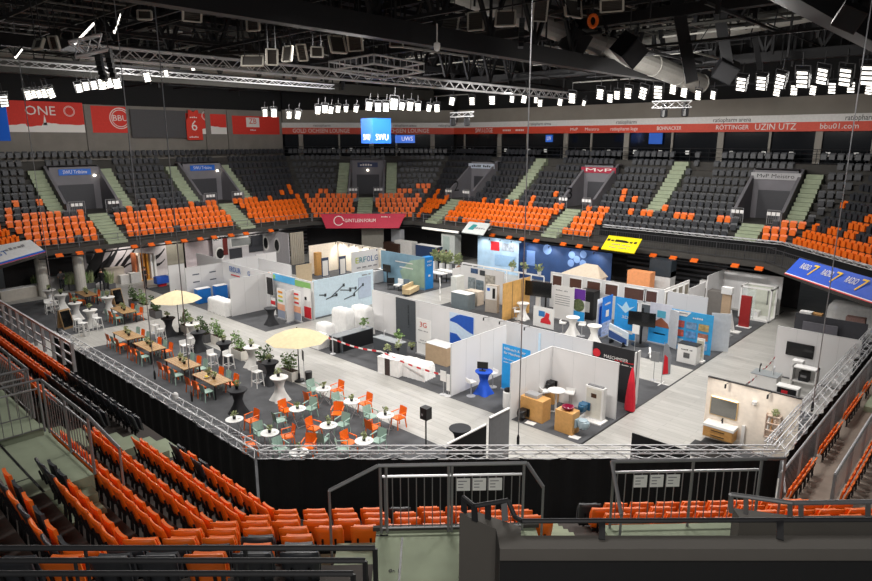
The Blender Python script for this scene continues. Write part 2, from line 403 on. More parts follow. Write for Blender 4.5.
STAIRS = []                                           # edge, s centre, half width, first row, last row
for (i, s, hw, _) in VOM:
    STAIRS.append((i, s, .75, 2 if i == 3 and s > 30 else 0, 5))
for i, s in ((5, sX(5, 16.5, 51.7)), (5, sX(5, 21.9, 51.7)), (5, sX(5, 27.9, 51.7)), (5, sX(5, 33.3, 51.7)), (4, ELEN(4) / 2 - 2.5), (4, ELEN(4) / 2 + 2.7),
             (3, sX(3, 44.7, 11.8))): STAIRS.append((i, s, .55, 5, 11))
for i, s in ((3, sX(3, 44.7, 36)), (3, sX(3, 44.7, 22))): STAIRS.append((i, s, .6, 5, 12))
for (i, s, hw, k0, k1) in STAIRS:
    mb = MB()
    for k in range(k0, k1):
        zt = ZR[k]; zn = ZR[k + 1]
        for q in range(2):
            z1 = zt + (zn - zt) * (q + 1) / 2 + .02 - (.01 if q else 0)
            a, b, c, d = W(i, s - hw, .8 * k + .4 * q), W(i, s + hw, .8 * k + .4 * q), W(i, s + hw, .8 * k + .4 * q + .41), W(i, s - hw, .8 * k + .4 * q + .41)
            mb.prism([(p.x, p.y) for p in (a, b, c, d)], zt - .05, z1)
    struct('stair_flight', mb, STEPG)
VWALL = M('vomitory_concrete', '77757a', .85, scale=1.2)
VDARK = M('vomitory_dark_door', '3a3a3f', .6)  # plain dark grey door panel
LAND = 5.585
for n, (i, s, hw, txt) in enumerate(VOM):
    f = lambda x, d, z: W(i, s + x, d, z)
    mb = MB()
    d0, d1 = 3.9, 7.7
    def box(x0, x1, da, db, za, zb, mi=0):
        mb.prism([(p.x, p.y) for p in (f(x0, da, 0), f(x1, da, 0), f(x1, db, 0), f(x0, db, 0))], za, zb, mi)
    for sg in (-1, 1):                                # sloping side walls
        xa, xb = sorted((sg * hw, sg * (hw + .22)))
        V = []
        for x in (xa, xb):
            for d, z in ((d0, LAND - .4), (d1 + .6, LAND - .4), (d1 + .6, zrow(d1) + 1.25), (d0 + .5, zrow(d0) + .95), (d0, zrow(d0) + .95)): V.append(f(x, d, z))
        mb.add(V, [(0, 1, 2, 3, 4), (9, 8, 7, 6, 5)] + [(q, (q + 1) % 5, 5 + (q + 1) % 5, 5 + q) for q in range(5)])
    top = zrow(d1) + 1.25
    box(-hw, hw, d1, d1 + .2, LAND, top, 0)           # portal wall
    box(-hw, hw, d0, d1, LAND - .02, LAND + .02, 1)
    box(-hw, hw, d1, d1 + 1.6, top - .1, top, 0)
    struct('vomitory_wall', mb, [VWALL, CONC])
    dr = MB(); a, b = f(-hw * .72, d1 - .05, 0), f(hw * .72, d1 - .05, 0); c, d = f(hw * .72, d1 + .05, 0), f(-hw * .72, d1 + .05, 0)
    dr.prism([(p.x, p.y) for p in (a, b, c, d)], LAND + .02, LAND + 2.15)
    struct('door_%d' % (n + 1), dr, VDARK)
    where = ['leftmost far left entrance', 'second far left entrance', 'far corner entrance', 'far right entrance nearest the corner', 'middle far right entrance', 'far right entrance above the blue banner'][n]
    sg = thing('entrance_sign', 'small sign board over the %s' % where, 'sign', f(0, d1 - .06, top - .55), ERZ[i])
    mcol = [BLUE, BLUE, M('navy_sign', '22305a'), M('pale_sign', 'b9c2cf'), M('crimson_sign', 'a81f3c'), M('grey_sign', 'a7a6a8')][n]
    wS = 1.25 if n < 2 else (1.1 if n == 2 else 1.7)
    MB().box(-wS, -.05, -.22, wS, 0, .28).obj('board', mcol, sg); text(txt, wS * 1.5, .3, WHITETXT if n not in (3, 5) else BLACKTXT, sg, (0, -.06, .03))
    # landing rail with white cards, open in the middle
    rl = thing('landing_rail', 'grey landing railing by the %s' % where, 'railing', f(0, d0 - .05, LAND), ERZ[i])
    for x0, x1 in ((-hw - .1, -.8), (.8, hw + .1)):
        g = MB(); g.tube((x0, 0, 1.05), (x1, 0, 1.05), .03, 5).tube((x0, 0, .12), (x1, 0, .12), .02, 4)
        for x in (x0, x1): g.tube((x, 0, 0), (x, 0, 1.05), .03, 5)
        m_ = int((x1 - x0) / .13)
        for q in range(1, m_): g.tube((x0 + (x1 - x0) * q / m_, 0, .12), (x0 + (x1 - x0) * q / m_, 0, 1.05), .01, 3)
        g.obj('rail_panel', METAL, rl)
        cx = (x0 + x1) / 2
        for q in (-1, 0, 1): MB().box(cx + q * .3 - .12, -.05, .68, cx + q * .3 + .12, -.03, .92).obj('row_card', WHITE, rl)
    if n in (3, 4):
        dg_ = thing('entrance_number', 'large dark number %d on the inner wall of the %s' % (n - 1, where), 'number', f(-hw + .01, 5.3, LAND + 1.15), ERZ[i] + PI / 2)
        text(str(n - 1), .75, 1.1, BLACKTXT, dg_, (0, -.01, 0))
    # corridor lamps of entrances
    if n < 3:
        lt = thing('wall_lamp', 'small glowing lamp beside the sign of the %s' % where, 'lamp', f(hw * .8 if n < 2 else .0, d1 - .1, top - (.85 if n < 2 else 1.1)), ERZ[i])
        MB().lathe([(.01, -.1), (.12, -.05), (.12, .05), (.01, .1)], 8).obj('bulb', M('lamp_glow', 'fff4dd', .5, emit=6, vary=0), lt)
# front edge of the far stands: rail on the slab
for i, s0, s1, lab in ((5, *ends(5, 0), 'far left'), (4, *ends(4, 0), 'far corner'), (3, 0, 19.5, 'far right')):
    g = MB(); m_ = int((s1 - s0) / 1.35)
    for zz in (3.95, 4.35): g.tube(W(i, s0, .12, zz), W(i, s1, .12, zz), .022, 4)
    for q in range(m_ + 1): g.tube(W(i, s0 + (s1 - s0) * q / m_, .12, 3.3), W(i, s0 + (s1 - s0) * q / m_, .12, 4.35), .028, 4)
    tag(g.obj('front_rail', METAL), 'thin grey front railing along the %s stand edge' % lab, 'railing')
for i, s0, s1 in ((5, *ends(5, 0)), (4, *ends(4, 0)), (3, *ends(3, 0))): struct('trim_terrace_ledge', seg(i, s0, s1, -.38, 3.02, 3.07, .38), BLACK)
# far right: rows taken out, barred rail low, black cloth below a small truss
for s0, s1, i, lab in ((20.0, ELEN(3) + .6, 3, 'far right'), (0, ELEN(2), 2, 'right corner')):
    g = MB(); m_ = int((s1 - s0) / 1.7)
    for zz in (3.7, 4.6): g.tube(W(i, s0, .1, zz), W(i, s1, .1, zz), .025, 4)
    for q in range(m_ + 1): g.tube(W(i, s0 + (s1 - s0) * q / m_, .1, 3.5), W(i, s0 + (s1 - s0) * q / m_, .1, 4.6), .03, 4)
    for q in range(m_ * 10): g.tube(W(i, s0 + (s1 - s0) * q / m_ / 10, .1, 3.7), W(i, s0 + (s1 - s0) * q / m_ / 10, .1, 4.6), .008, 3)
    tag(g.obj('barred_rail', M('rail_grey', '4b4b4e', .5, .4)), 'barred grey railing below the black cloth of the %s stand' % lab, 'railing')
    cl = seg(i, s0 - .3, s1 + (.66 if i == 3 else 0), 1.5, 3.56, 4.7, .06)
    tag(cl.obj('black_skirt', CURT), 'black cloth skirt hung below the front truss of the %s stand' % lab, 'cloth')
def truss(name, label, p, q, w=.3, hh=.3, r=.025, mat=ALU, step=.6, group=None, tri=False):
    p, q = Vector(p), Vector(q); d = (q - p).normalized(); L = (q - p).length
    sd = d.cross(Vector((0, 0, 1))).normalized(); up = sd.cross(d)
    offs = [sd * w / 2 + up * hh / 2, sd * w / 2 - up * hh / 2, -sd * w / 2 - up * hh / 2, -sd * w / 2 + up * hh / 2]
    ch = MB(); lc = MB()
    for o in offs: ch.tube(p + o, q + o, r, 6)
    m_ = max(2, int(L / step))
    for k in range(m_):
        a, b = p + d * L * k / m_, p + d * L * (k + 1) / m_
        for u in range(4):
            o0, o1 = offs[u], offs[(u + 1) % 4]
            lc.tube(a + (o0 if k % 2 else o1), b + (o1 if k % 2 else o0), r * .55, 4)
    t = thing(name, label, 'truss', p, 0, group)
    for nm, mb in (('chords', ch), ('lacing', lc)):
        mb.v = [(x - p.x, y - p.y, z - p.z) for x, y, z in mb.v]; mb.obj(nm, mat, t)
    return t
truss('edge_truss', 'slim silver truss edging the far right stand above the black skirt', W(3, 20, 1.5, 4.75), W(3, ELEN(3) + .6, 1.5, 4.75), .25, .16, .02)
truss('edge_truss', 'slim silver truss edging the right corner stand above the black skirt', W(2, -.6, 1.5, 4.75), W(2, ELEN(2), 1.5, 4.75), .25, .16, .02)
# ================================================================== SEATS
def seat_meshes(col, lod):
    back, pan, br = MB(), MB(), MB()
    if lod == 0:
        nu, nv = 6, 5
        for sgn, t in ((1, 0), (-1, .035)):
            pass
        V = []
        for t in (0, .04):
            for v in range(nv + 1):
                for u in range(nu + 1):
                    a = u / nu * 2 - 1; b = v / nv
                    x = a * (.225 - .03 * (1 - b) - .012 * (b > .9)); z = .36 + .48 * b - .02 * a * a * (b > .9) + .012 * (b > .9)
                    y = -.02 + .10 * b + .03 * b * b - .035 * a * a + t
                    V.append((x, y, z))
        n1 = (nu + 1) * (nv + 1); F = []
        for v in range(nv):
            for u in range(nu):
                a = v * (nu + 1) + u; F.append((a, a + 1, a + nu + 2, a + nu + 1)); F.append((n1 + a, n1 + a + nu + 1, n1 + a + nu + 2, n1 + a + 1))
        edge = [u for u in range(nu + 1)] + [(v + 1) * (nu + 1) - 1 for v in range(1, nv + 1)] + [nv * (nu + 1) + u for u in range(nu - 1, -1, -1)] + [v * (nu + 1) for v in range(nv - 1, 0, -1)]
        for q in range(len(edge)):
            a, b = edge[q], edge[(q + 1) % len(edge)]; F.append((a, n1 + a, n1 + b, b))
        back.add(V, F)
        # tipped-up seat pan in front of the back
        V = []
        for t in (0, -.05):
            for v in range(4):
                for u in range(5):
                    a = u / 2 - 1; b = v / 3
                    V.append((a * (.205 - .03 * (b == 1)), -.09 + t - .05 * (1 - b) * 0 + .05 * b - .02 * a * a, .37 + .37 * b))
        F = []
        for v in range(3):
            for u in range(4):
                a = v * 5 + u; F.append((a, a + 1, a + 6, a + 5)); F.append((20 + a, 20 + a + 5, 20 + a + 6, 20 + a + 1))
        edge = [0, 1, 2, 3, 4, 9, 14, 19, 18, 17, 16, 15, 10, 5]
        for q in range(len(edge)):
            a, b = edge[q], edge[(q + 1) % len(edge)]; F.append((a, 20 + a, 20 + b, b))
        pan.add(V, F)
        br.bar((-.2, .02, .36), (.2, .02, .36), .05, .06); br.bar((-.1, .05, 0), (-.1, .03, .36), .04); br.bar((.1, .05, 0), (.1, .03, .36), .04)
        br.bar((-.1, .05, .38), (-.1, .1, .62), .03); br.bar((.1, .05, .38), (.1, .1, .62), .03)
    else:
        V = []
        for t in (0, .04):
            for z, y, w in ((.38, -.02, .18), (.62, .04, .22), (.80, .10, .22), (.845, .115, .19)):
                for a in (-1, 1): V.append((a * w, y + t, z))
        F = [(0, 1, 3, 2), (2, 3, 5, 4), (4, 5, 7, 6), (8, 10, 11, 9), (10, 12, 13, 11), (12, 14, 15, 13), (0, 2, 10, 8), (2, 4, 12, 10), (4, 6, 14, 12), (1, 9, 11, 3), (3, 11, 13, 5), (5, 13, 15, 7), (6, 7, 15, 14), (0, 8, 9, 1)]
        back.add(V, F)
        pan.box(-.19, -.12, .36, .19, -.07, .74)
        br.box(-.15, 0, 0, .15, .05, .36)
    return back, pan, br
def in_vom(i, s, k):
    for (j, c, hw, _) in VOM:
        if j == i and k >= 5 and k <= 9 and abs(s - c) < hw + .45: return True
    for (j, c, hw, k0, k1) in STAIRS:
        if j == i and k0 <= k <= k1 and abs(s - c) < hw + .27: return True
    return False
SEATS = []                                            # (x, y, z, rz, orange, edge, row, s, dist)
rs = random.Random(11)
ends_ = ends
for i in (2, 3, 4, 5, 6):
    for k in range(13):
        if i == 2 and k < 2: continue
        d = .8 * k + .62; e0, e1 = ends(i, d)
        L = e1 - e0 - .5; n = int(L / .54)
        for q in range(n):
            s = e0 + .25 + (q + .5) * L / n
            if i == 3 and k < 2 and s > 19.4: continue
            if in_vom(i, s, k): continue
            if k >= 10 and i == 3 and abs((s % 7.2) - 3) < .7: continue
            org = k < 4
            if i == 3 and 19.4 < s < 29.8: org = False
            if k == 4: org = rs.random() < (.55 if i != 3 else .45)
            elif 5 <= k <= 7 and rs.random() < (.11 if k < 7 else .05): org = True
            if k == 0 and rs.random() < .13: org = False
            if i in (2, 4) and k == 5 and rs.random() < .35: org = True
            if i == 3 and 19.4 < s < 29.8 and k == 4: org = rs.random() < .45
            if i == 3 and s > 29.8 and k in (4, 5, 6): org = rs.random() < (.25 if k == 4 else .1)
            SEATS.append((W(i, s, d, ZR[k]), ERZ[i], org, i, k, s))
NEARSEATS = []
# left stand beside the viewer (edge 7): s measured from its corner end, rows as the photograph shows them
def add_near(i, k, s0, s1, cols, pitch=.53):
    n = int((s1 - s0) / pitch + .5); d = .8 * k + .62
    for q in range(n):
        s = s0 + (q + .5) * (s1 - s0) / n
        c = cols(q, n) if callable(cols) else cols[q % len(cols)]
        if c == '-': continue
        NEARSEATS.append((W(i, s, d, ZR[k]), ERZ[i], c == 'o', i, k, s))
mg = lambda k: -.4142 * (.8 * k + .62)
# edge 7 : s = Y - 10.2
add_near(7, 0, mg(0), 4.0, lambda q, n: 'b' if q in (5, 7) else 'o')
add_near(7, 1, mg(1), 4.1, 'o')
add_near(7, 2, mg(2), 4.6, 'o')
add_near(7, 3, mg(3), 4.0, 'o')
add_near(7, 4, mg(4), 1.9, lambda q, n: 'b' if q > n - 3 else 'o')
add_near(7, 5, mg(5), 1.2, lambda q, n: 'bobobo'[q % 6])
add_near(7, 6, mg(6), 1.2, lambda q, n: 'oobobb'[q % 6])
add_near(7, 0, 6.0, 24, lambda q, n: 'o' if q > 9 else 'b')
add_near(7, 1, 6.0, 24, lambda q, n: 'o' if q > 7 else 'b')
add_near(7, 2, 6.0, 24, lambda q, n: 'o' if q > 1 else 'b')
# corner block in front of the viewer (edge 0): s measured from its right end
L0 = ELEN(0)
def t2s(t): return L0 - t
add_near(0, 0, t2s(4.75), L0 + .414 * .62, 'oooobooooob')
add_near(0, 1, t2s(4.75), L0 + .414 * 1.42, 'o')
add_near(0, 2, t2s(4.75), L0 + .414 * 2.22, 'o')
add_near(0, 3, t2s(4.75), L0 + .414 * 3.0, 'o')
add_near(0, 4, t2s(1.15), L0 + .414 * 3.8, lambda q, n: 'b' if q == 1 else 'o')
add_near(0, 5, t2s(1.3), L0 + .414 * 4.6, lambda q, n: 'bobbbo'[q % 6])
add_near(0, 6, t2s(1.5), L0 + .414 * 5.4, lambda q, n: 'bbo'[q % 3])
add_near(0, 0, -.3, t2s(5.75), lambda q, n: 'b' if q == n - 1 else 'o')
add_near(0, 1, -.6, t2s(5.75), 'o')
add_near(0, 2, -.9, t2s(5.75), 'o')
add_near(0, 3, -1.2, t2s(5.75), 'o')
P = {}
BRK = M('seat_bracket', '1c1c1f', .5, .3)  # kept black so the space under the seats reads as shadow
for org in (True, False):
    for lod in (0, 1):
        b, p, r = seat_meshes(org, lod); m = ORANGE if org else BLACKSEAT
        P[org, lod] = (b.mesh('seat_back', m, lod == 0), p.mesh('seat_pan', m), r.mesh('seat_bracket', BRK))
def put_seat(rec, lod, label, group):
    loc, rz, org, i, k, s = rec
    t = thing('stadium_seat', label, 'stadium seat', loc, rz, group)
    if i == 1: t.scale = (.7, .7, .7)
    for nm, me in zip(('seat_back', 'seat_pan', 'seat_bracket'), P[org, lod]):
        o = bpy.data.objects.new(nm, me); C.objects.link(o); o.parent = t
from collections import defaultdict
rowsd = defaultdict(list)
for r in NEARSEATS: rowsd[(r[3], r[4], r[5] > 5.5 if r[3] == 7 else r[5] < t2s(5.0))].append(r)
nnear = 0
for (i, k, part), L in rowsd.items():
    L.sort(key=lambda r: -r[5])                       # near stands are seen from behind: left to right
    if i == 0: pass
    blk = {(7, False): 'bending left foreground block', (7, True): 'long left block beyond the landing', (0, False): 'corner block before the landing', (0, True): 'corner block right of the parapet'}[(i, part)]
    if i == 0: L.sort(key=lambda r: -r[5])
    for q, r in enumerate(L):
        put_seat(r, 0, '%s tip-up seat, %s from left, %s row of %s' % ('orange' if r[2] else 'black', nth(q + 1), nth(k + 1), blk), 'tip-up seats of the %s' % blk)
        nnear += 1
# side blocks right of the viewer: seats behind their own rails
RSE = []
for k, Y, z in ((0, 3.5, 1.75), (1, 2.3, 2.15)):
    for q in range(26):
        x = 17.9 + q * .42
        if q % 8 in (6, 7) and k == 0: continue
        RSE.append((Vector((x, Y, z)), PI, True, 1, k, q))
for k in (0, 1):
    L = [r for r in RSE if r[4] == k]
    for q, r in enumerate(L):
        put_seat((r[0], PI, True, 1, k, q), 0, 'orange tip-up seat, %s from near end behind the %s of two right side rails' % (nth(q + 1), ('left', 'right')[k]), 'tip-up seats behind the right side rails'); nnear += 1
# far stands: the largest ones singly, the rest as one mass
def dist(r): return (r[0] - Vector((0, 0, CAMZ))).length
def inframe(r):
    p = r[0]; F = math.cos(YAW) * p.x + math.sin(YAW) * p.y; Rr = math.sin(YAW) * p.x - math.cos(YAW) * p.y
    return -.74 < Rr / F < .74
vis = sorted([r for r in SEATS if inframe(r)], key=dist)
nfar = max(0, 298 - nnear)
single, rest = vis[:nfar], vis[nfar:]
rd = defaultdict(list)
for r in single: rd[(r[3], r[4])].append(r)
for (i, k), L in rd.items():
    L.sort(key=lambda r: r[5])
    for q, r in enumerate(L):
        put_seat(r, 1, '%s tip-up seat, %s from left, %s row of the %s' % ('orange' if r[2] else 'black', nth(q + 1), nth(k + 1), {2: 'right corner stand', 3: 'far right stand', 4: 'far corner stand', 5: 'far left stand', 6: 'left corner stand'}[i]), 'tip-up seats of the far stands')
mb = MB()
b1, p1, r1 = seat_meshes(True, 1)
for loc, rz, org, i, k, s in rest:
    c_, s_ = math.cos(rz), math.sin(rz)
    for part in (b1, p1):
        mb.add([(loc.x + x * c_ - y * s_, loc.y + x * s_ + y * c_, loc.z + z) for x, y, z in part.v], part.f, 0 if org else 1)
tag(mb.obj('stadium_seat', [ORANGE, BLACKSEAT]), 'mass of orange and black tip-up seats filling the far stands', 'stadium seats', 'tip-up seats of the far stands', 'stuff')
# ================================================================== ROOF, RIGGING, LAMPS
ROOFM = M('roof_steel_dark', '202022', .6, .3); ROOFL = M('roof_steel_grey', '34332f', .6, .3)
DUCT = M('galvanised_duct', '9a9892', .45, .2)
def girder(name, label, axis, c, z, a0, a1, hh, web, mat, w=.5, step=3.2, zt=None):
    P_ = (lambda s, zz: Vector((s, c, zz))) if axis == 'X' else (lambda s, zz: Vector((c, s, zz)))
    t = thing(name, label, 'roof girder', P_((a0 + a1) / 2, z), 0)
    o = P_((a0 + a1) / 2, z)
    ch = MB(); ch.bar(P_(a0, z + hh / 2) - o, P_(a1, z + hh / 2) - o, w, hh)
    zt = zt or z + web
    ch.bar(P_(a0, zt) - o, P_(a1, zt) - o, w, .4); ch.obj('chords', mat, t)
    mb = MB(); n = int((a1 - a0) / step)
    for k in range(n):
        s0, s1 = a0 + (a1 - a0) * k / n, a0 + (a1 - a0) * (k + 1) / n
        m_ = (s0 + s1) / 2
        mb.bar(P_(s0, z + hh) - o, P_(m_, zt) - o, .16).bar(P_(m_, zt) - o, P_(s1, z + hh) - o, .16).bar(P_(s0, z + hh) - o, P_(s0, zt) - o, .1)
    mb.obj('web_bars', mat, t); return t
girder('roof_girder', 'deep dark box girder crossing the top of the hall above the tilted panels', 'X', 18.4, 15.0, 3, 40.2, .75, 4, ROOFM)
girder('roof_girder', 'heavy dark girder slanting down the top right corner above the right stand', 'X', 5.6, 15.0, 14, 47, .9, 5, ROOFM, .6)
girder('roof_girder', 'grey lattice girder behind the square silver truss', 'X', 33.0, 15.3, 8, 47, .5, 3.6, ROOFM, .4, 2.6)
girder('roof_girder', 'long low grey beam high on the far left above the red banners', 'X', 47.0, 15.4, 6, 50, .9, 4, ROOFL)
girder('roof_girder', 'grey lattice girder crossing behind the right floodlights', 'Y', 45.5, 16.2, 4, 50, .6, 4, ROOFM)
girder('roof_girder', 'dark cross girder over the middle of the hall', 'Y', 31, 17.0, 2, 48, .5, 3, ROOFM)
girder('roof_girder', 'dark cross girder over the cafe side of the hall', 'Y', 17, 17.5, 16, 56, .5, 3, ROOFM)
girder('roof_girder', 'dark lattice girder nearest the left floodlights', 'X', 40.0, 17.2, 5, 46, .4, 3, ROOFM)
# roof purlins
mb = MB()
for k in range(26): mb.bar((2, 3 + k * 2.2, 20.6), (60, 3 + k * 2.2, 20.6), .15, .3)
for k in range(12): mb.bar((4 + k * 4.5, 3, 20.9), (4 + k * 4.5, 62, 20.9), .15, .3)
struct('roof_purlins', mb, ROOFM)
# loose bracing: hangers, diagonals and cable runs under the deck
mb = MB(); rr = random.Random(5)
for k in range(420):
    x, y = rr.uniform(8, 56), rr.uniform(8, 60); z0 = rr.uniform(15.6, 18.5); q = rr.random()
    if math.hypot(x, y) < 24: continue
    if q < .5: mb.bar((x, y, z0), (x, y, 21.2), rr.choice((.06, .1, .16)))
    elif q < .75: mb.bar((x, y, z0), (x + rr.uniform(-3, 3), y + rr.uniform(-3, 3), 21), rr.choice((.05, .12)))
    elif q < .88: mb.bar((x - 5, y, z0), (x + 5, y, z0), rr.choice((.06, .12)))
    else: mb.bar((x, y - 5, z0), (x, y + 5, z0), rr.choice((.06, .12)))
struct('roof_bracing', mb, ROOFM)
mb = MB()
for k in range(60):
    x, y = rr.uniform(14, 54), rr.uniform(14, 58); z0 = rr.uniform(16, 20)
    if math.hypot(x, y) < 30: continue
    (mb.bar((x - 3, y, z0), (x + 3, y, z0), .09) if k % 2 else mb.bar((x, y - 3, z0), (x, y + 3, z0), .09))
struct('roof_cable_trays', mb, M('tray_grey', 'a3a19a', .5, .1))
# catwalk ladders of pale slats
def catwalk(label, p, q, w, n):
    p, q = Vector(p), Vector(q); d = q - p; sd = d.normalized().cross(Vector((0, 0, 1))) * w / 2
    t = thing('catwalk', label, 'catwalk', p); a = MB(); b = MB()
    for sg in (-1, 1): a.bar(sd * sg, d + sd * sg, .07, .14); a.bar(sd * sg + Vector((0, 0, 1)), d + sd * sg + Vector((0, 0, 1)), .04)
    for k in range(n + 1):
        c = d * k / n; MB().bar(c - sd, c + sd, .1, .05).obj('cross_slat', M('slat_steel', '6f6d68', .5, .5), t)
        for sg in (-1, 1): a.bar(c + sd * sg, c + sd * sg + Vector((0, 0, 1)), .03)
    a.obj('side_rails', ROOFL, t)
pt = lambda x, y, D: (lambda d: Vector((d[0], d[1], d[2])) * (D / math.hypot(d[0], d[1])) + Vector((0, 0, CAMZ)))(ray(x, y))
catwalk('long slatted catwalk rising above the silver truss left of centre', (20.5, 27.0, 15.6), (14.5, 38.5, 15.6), 2.2, 9)
catwalk('slatted catwalk hung at the upper left corner of the roof', (9.5, 24, 16.2), (9.5, 44, 16.2), 2.4, 14)
catwalk('slatted catwalk high at the top centre beside the round duct', (28, 14.5, 17.2), (28, 24.5, 17.2), 1.8, 8)
catwalk('slatted catwalk above the right lattice girder', (38, 8, 17.6), (38, 24, 17.6), 1.6, 11)
def duct(label, p, q, r):
    p, q = Vector(p), Vector(q); mb = MB(); n = 8
    mb.tube(p, q, r, 16)
    for k in range(n + 1):
        c = p + (q - p) * k / n; e = (q - p).normalized() * .05; mb.tube(c - e, c + e, r * 1.05, 16)
    tag(mb.obj('air_duct', DUCT, smooth=False), label, 'air duct')
duct('big round silver air duct running behind the top centre panels', tuple(pt(455, -12, 31)), tuple(pt(700, 84, 46)), .6)
duct('round silver air duct at the top right behind dark posts', (40, 10, 18.0), (50, 32, 18.0), .5)
duct('thin silver air duct high behind the central girder', (20, 30, 17.6), (50, 30.5, 17.6), .35)
duct('pale air duct far back above the left floodlights', (12, 50, 17.0), (40, 50, 17.0), .4)
# inclined struts top right
for n, (a, b) in enumerate((((675, -10, 34), (692, 82, 34)), ((716, -5, 40), (728, 66, 40)), ((752, 20, 44), (760, 70, 44)), ((700, -10, 46), (690, 60, 46)), ((655, 0, 46), (668, 70, 46)))):
    tag(MB().bar(pt(*a), pt(*b), .55 if n < 2 else .3).obj('roof_strut', ROOFM), '%s inclined dark roof strut right of the central girder end' % nth(n + 1), 'strut')
# silver trusses
truss('lighting_truss', 'long silver lattice truss crossing the upper left to the middle', (10.5, 29.8, 15), (48, 29.8, 15), .5, .5, .045, ALU, .55)
truss('lighting_truss', 'thin silver truss far left above the left floodlights', (8, 43.0, 15.6), (34, 43.0, 15.6), .3, .3, .03, ALU, .6)
sq = [at(329, 66, 15), at(374, 59, 15), at(424, 67.5, 15), at(384, 75, 15)]
t = thing('square_truss', 'silver square truss frame hanging above the middle of the hall', 'truss', sq[0])
mb = MB(); lc = MB()
for a, b in zip(sq, sq[1:] + sq[:1]):
    a, b = a - sq[0], b - sq[0]
    for dz in (-.2, .2): mb.tube(a + Vector((0, 0, dz)), b + Vector((0, 0, dz)), .05, 5)
    for k in range(8): MB().tube(a + (b - a) * k / 8 - Vector((0, 0, .2)), a + (b - a) * k / 8 + Vector((0, 0, .2)), .03, 4).obj('upright', ALU, t)
mb.obj('chords', ALU, t)
mb = MB()
for a in sq: mb.tube(a - sq[0], a - sq[0] + Vector((0, 0, 5)), .015, 3)
mb.obj('hanging_wires', DMETAL, t)
# tilted white framed panels under the girder
FRM = M('panel_frame_white', 'b9b5aa', .5); LOU = M('louvre_taupe', '3f3b36', .7)
def framed(px0, py0, px1, py1, D, lean, label, group='tilted framed panels under the roof', fill=LOU):
    a, b = pt(px0, py0, D), pt(px1, py1, D); c = (a + b) / 2
    w = (math.hypot(b.x - a.x, b.y - a.y)); hh = abs(a.z - b.z)
    t = thing('framed_panel', label, 'panel', c, YAW - PI / 2 + lean[0], group)
    X = Matrix.Rotation(lean[1], 4, 'X'); f = MB(); p = MB()
    for x in (-w / 2, w / 2): f.mbox(X @ Matrix.Translation((x, 0, 0)), .07, .1, hh)
    for z in (-hh / 2, hh / 2): f.mbox(X @ Matrix.Translation((0, 0, z)), w, .1, .05)
    for k in range(8): p.mbox(X @ Matrix.Translation((0, .02, -hh / 2 + hh * (k + .5) / 8)) @ Matrix.Rotation(.5, 4, 'X'), w * .96, .03, hh / 7)
    f.obj('frame', FRM, t); p.obj('louvre', fill, t)
    h_ = MB()
    for x in (-w * .35, w * .35): h_.tube((x, 0, hh * .4), (x, 0, hh * .4 + 3), .02, 4)
    h_.obj('hanger', DMETAL, t)
BOX = [(28, 38, 49, 50), (48, 36, 60, 50), (137, 10, 152, 20), (182, 5, 202, 22), (245, 16, 261, 31), (241, 55, 264, 67), (266, 49, 278, 65), (281, 46, 294, 62), (297, 44, 307, 61), (311, 47, 323, 57),
       (329, 35, 346, 54), (347, 34, 363, 51), (390, 40, 403, 47), (439, 16, 458, 37), (467, 12, 485, 30), (496, 10, 515, 27), (533, 0, 547, 21), (562, 0, 584, 17), (601, 0, 623, 11)]
for n, bx in enumerate(BOX):
    framed(*bx, 27 + (n % 3) * 1.5, (((n * 37) % 7 - 3) * .2, ((n * 53) % 5 - 2) * .2), 'pale framed louvre panel hung under the roof, %s from the left' % nth(n + 1))
# hoist cables that hold the curtain truss
def hoist(px, py, label, z=2.25, big=True):
    p = at(px, py, z); t = thing('hoist_cable', label, 'cable', p)
    MB().tube((0, 0, .3), (0, 0, 18.5), .018, 5).obj('wire', M('bright_wire', 'a5a5a8', .35, .8), t)
    b = MB().lathe([(.03, -.06), (.045, 0), (.045, .22), (.02, .32)], 8); b.obj('hook_block', BLACK, t)
hoist(518, 444, 'thin bright hoist cable dropping to the middle of the near truss'); hoist(812, 410, 'thin bright hoist cable dropping to the right truss')
hoist(155, 378, 'thin hoist cable dropping to the left truss beside the wooden tables'); hoist(192, 400, 'thin hoist cable dropping to the left truss beside the truss lamp')
hoist(58, 334, 'thin hoist cable at the far end of the left truss')
# speakers and other hung things
def speaker(px, py, D, s, label, rz, tilt):
    t = thing('loudspeaker', label, 'loudspeaker', pt(px, py, D), rz); X = Matrix.Rotation(tilt, 4, 'X') @ Matrix.Rotation(.5, 4, 'Y')
    MB().mbox(X, s, s * .8, s * .9).obj('cabinet', BLACK, t); MB().mbox(X @ Matrix.Translation((0, -s * .41, 0)), s * .9, .02, s * .8).obj('grille', M('speaker_grille', '1e1e20', .9), t)
    MB().tube((0, 0, s * .4), (0, 0, s * .4 + 2.5), .03, 4).obj('bracket', DMETAL, t)
speaker(629, 50, 32, 1.15, 'black tilted loudspeaker box below the round duct', YAW - PI / 2 + .5, .5)
speaker(726, 70, 40, 1.1, 'black tilted loudspeaker box left of the right floodlights', YAW - PI / 2 - .4, .5)
speaker(573, 42, 36, 1.4, 'dark square loudspeaker box behind the central girder', YAW - PI / 2, .1)
speaker(850, 17, 20, .6, 'small black loudspeaker on the top right girder', YAW - PI / 2 - .6, .4)
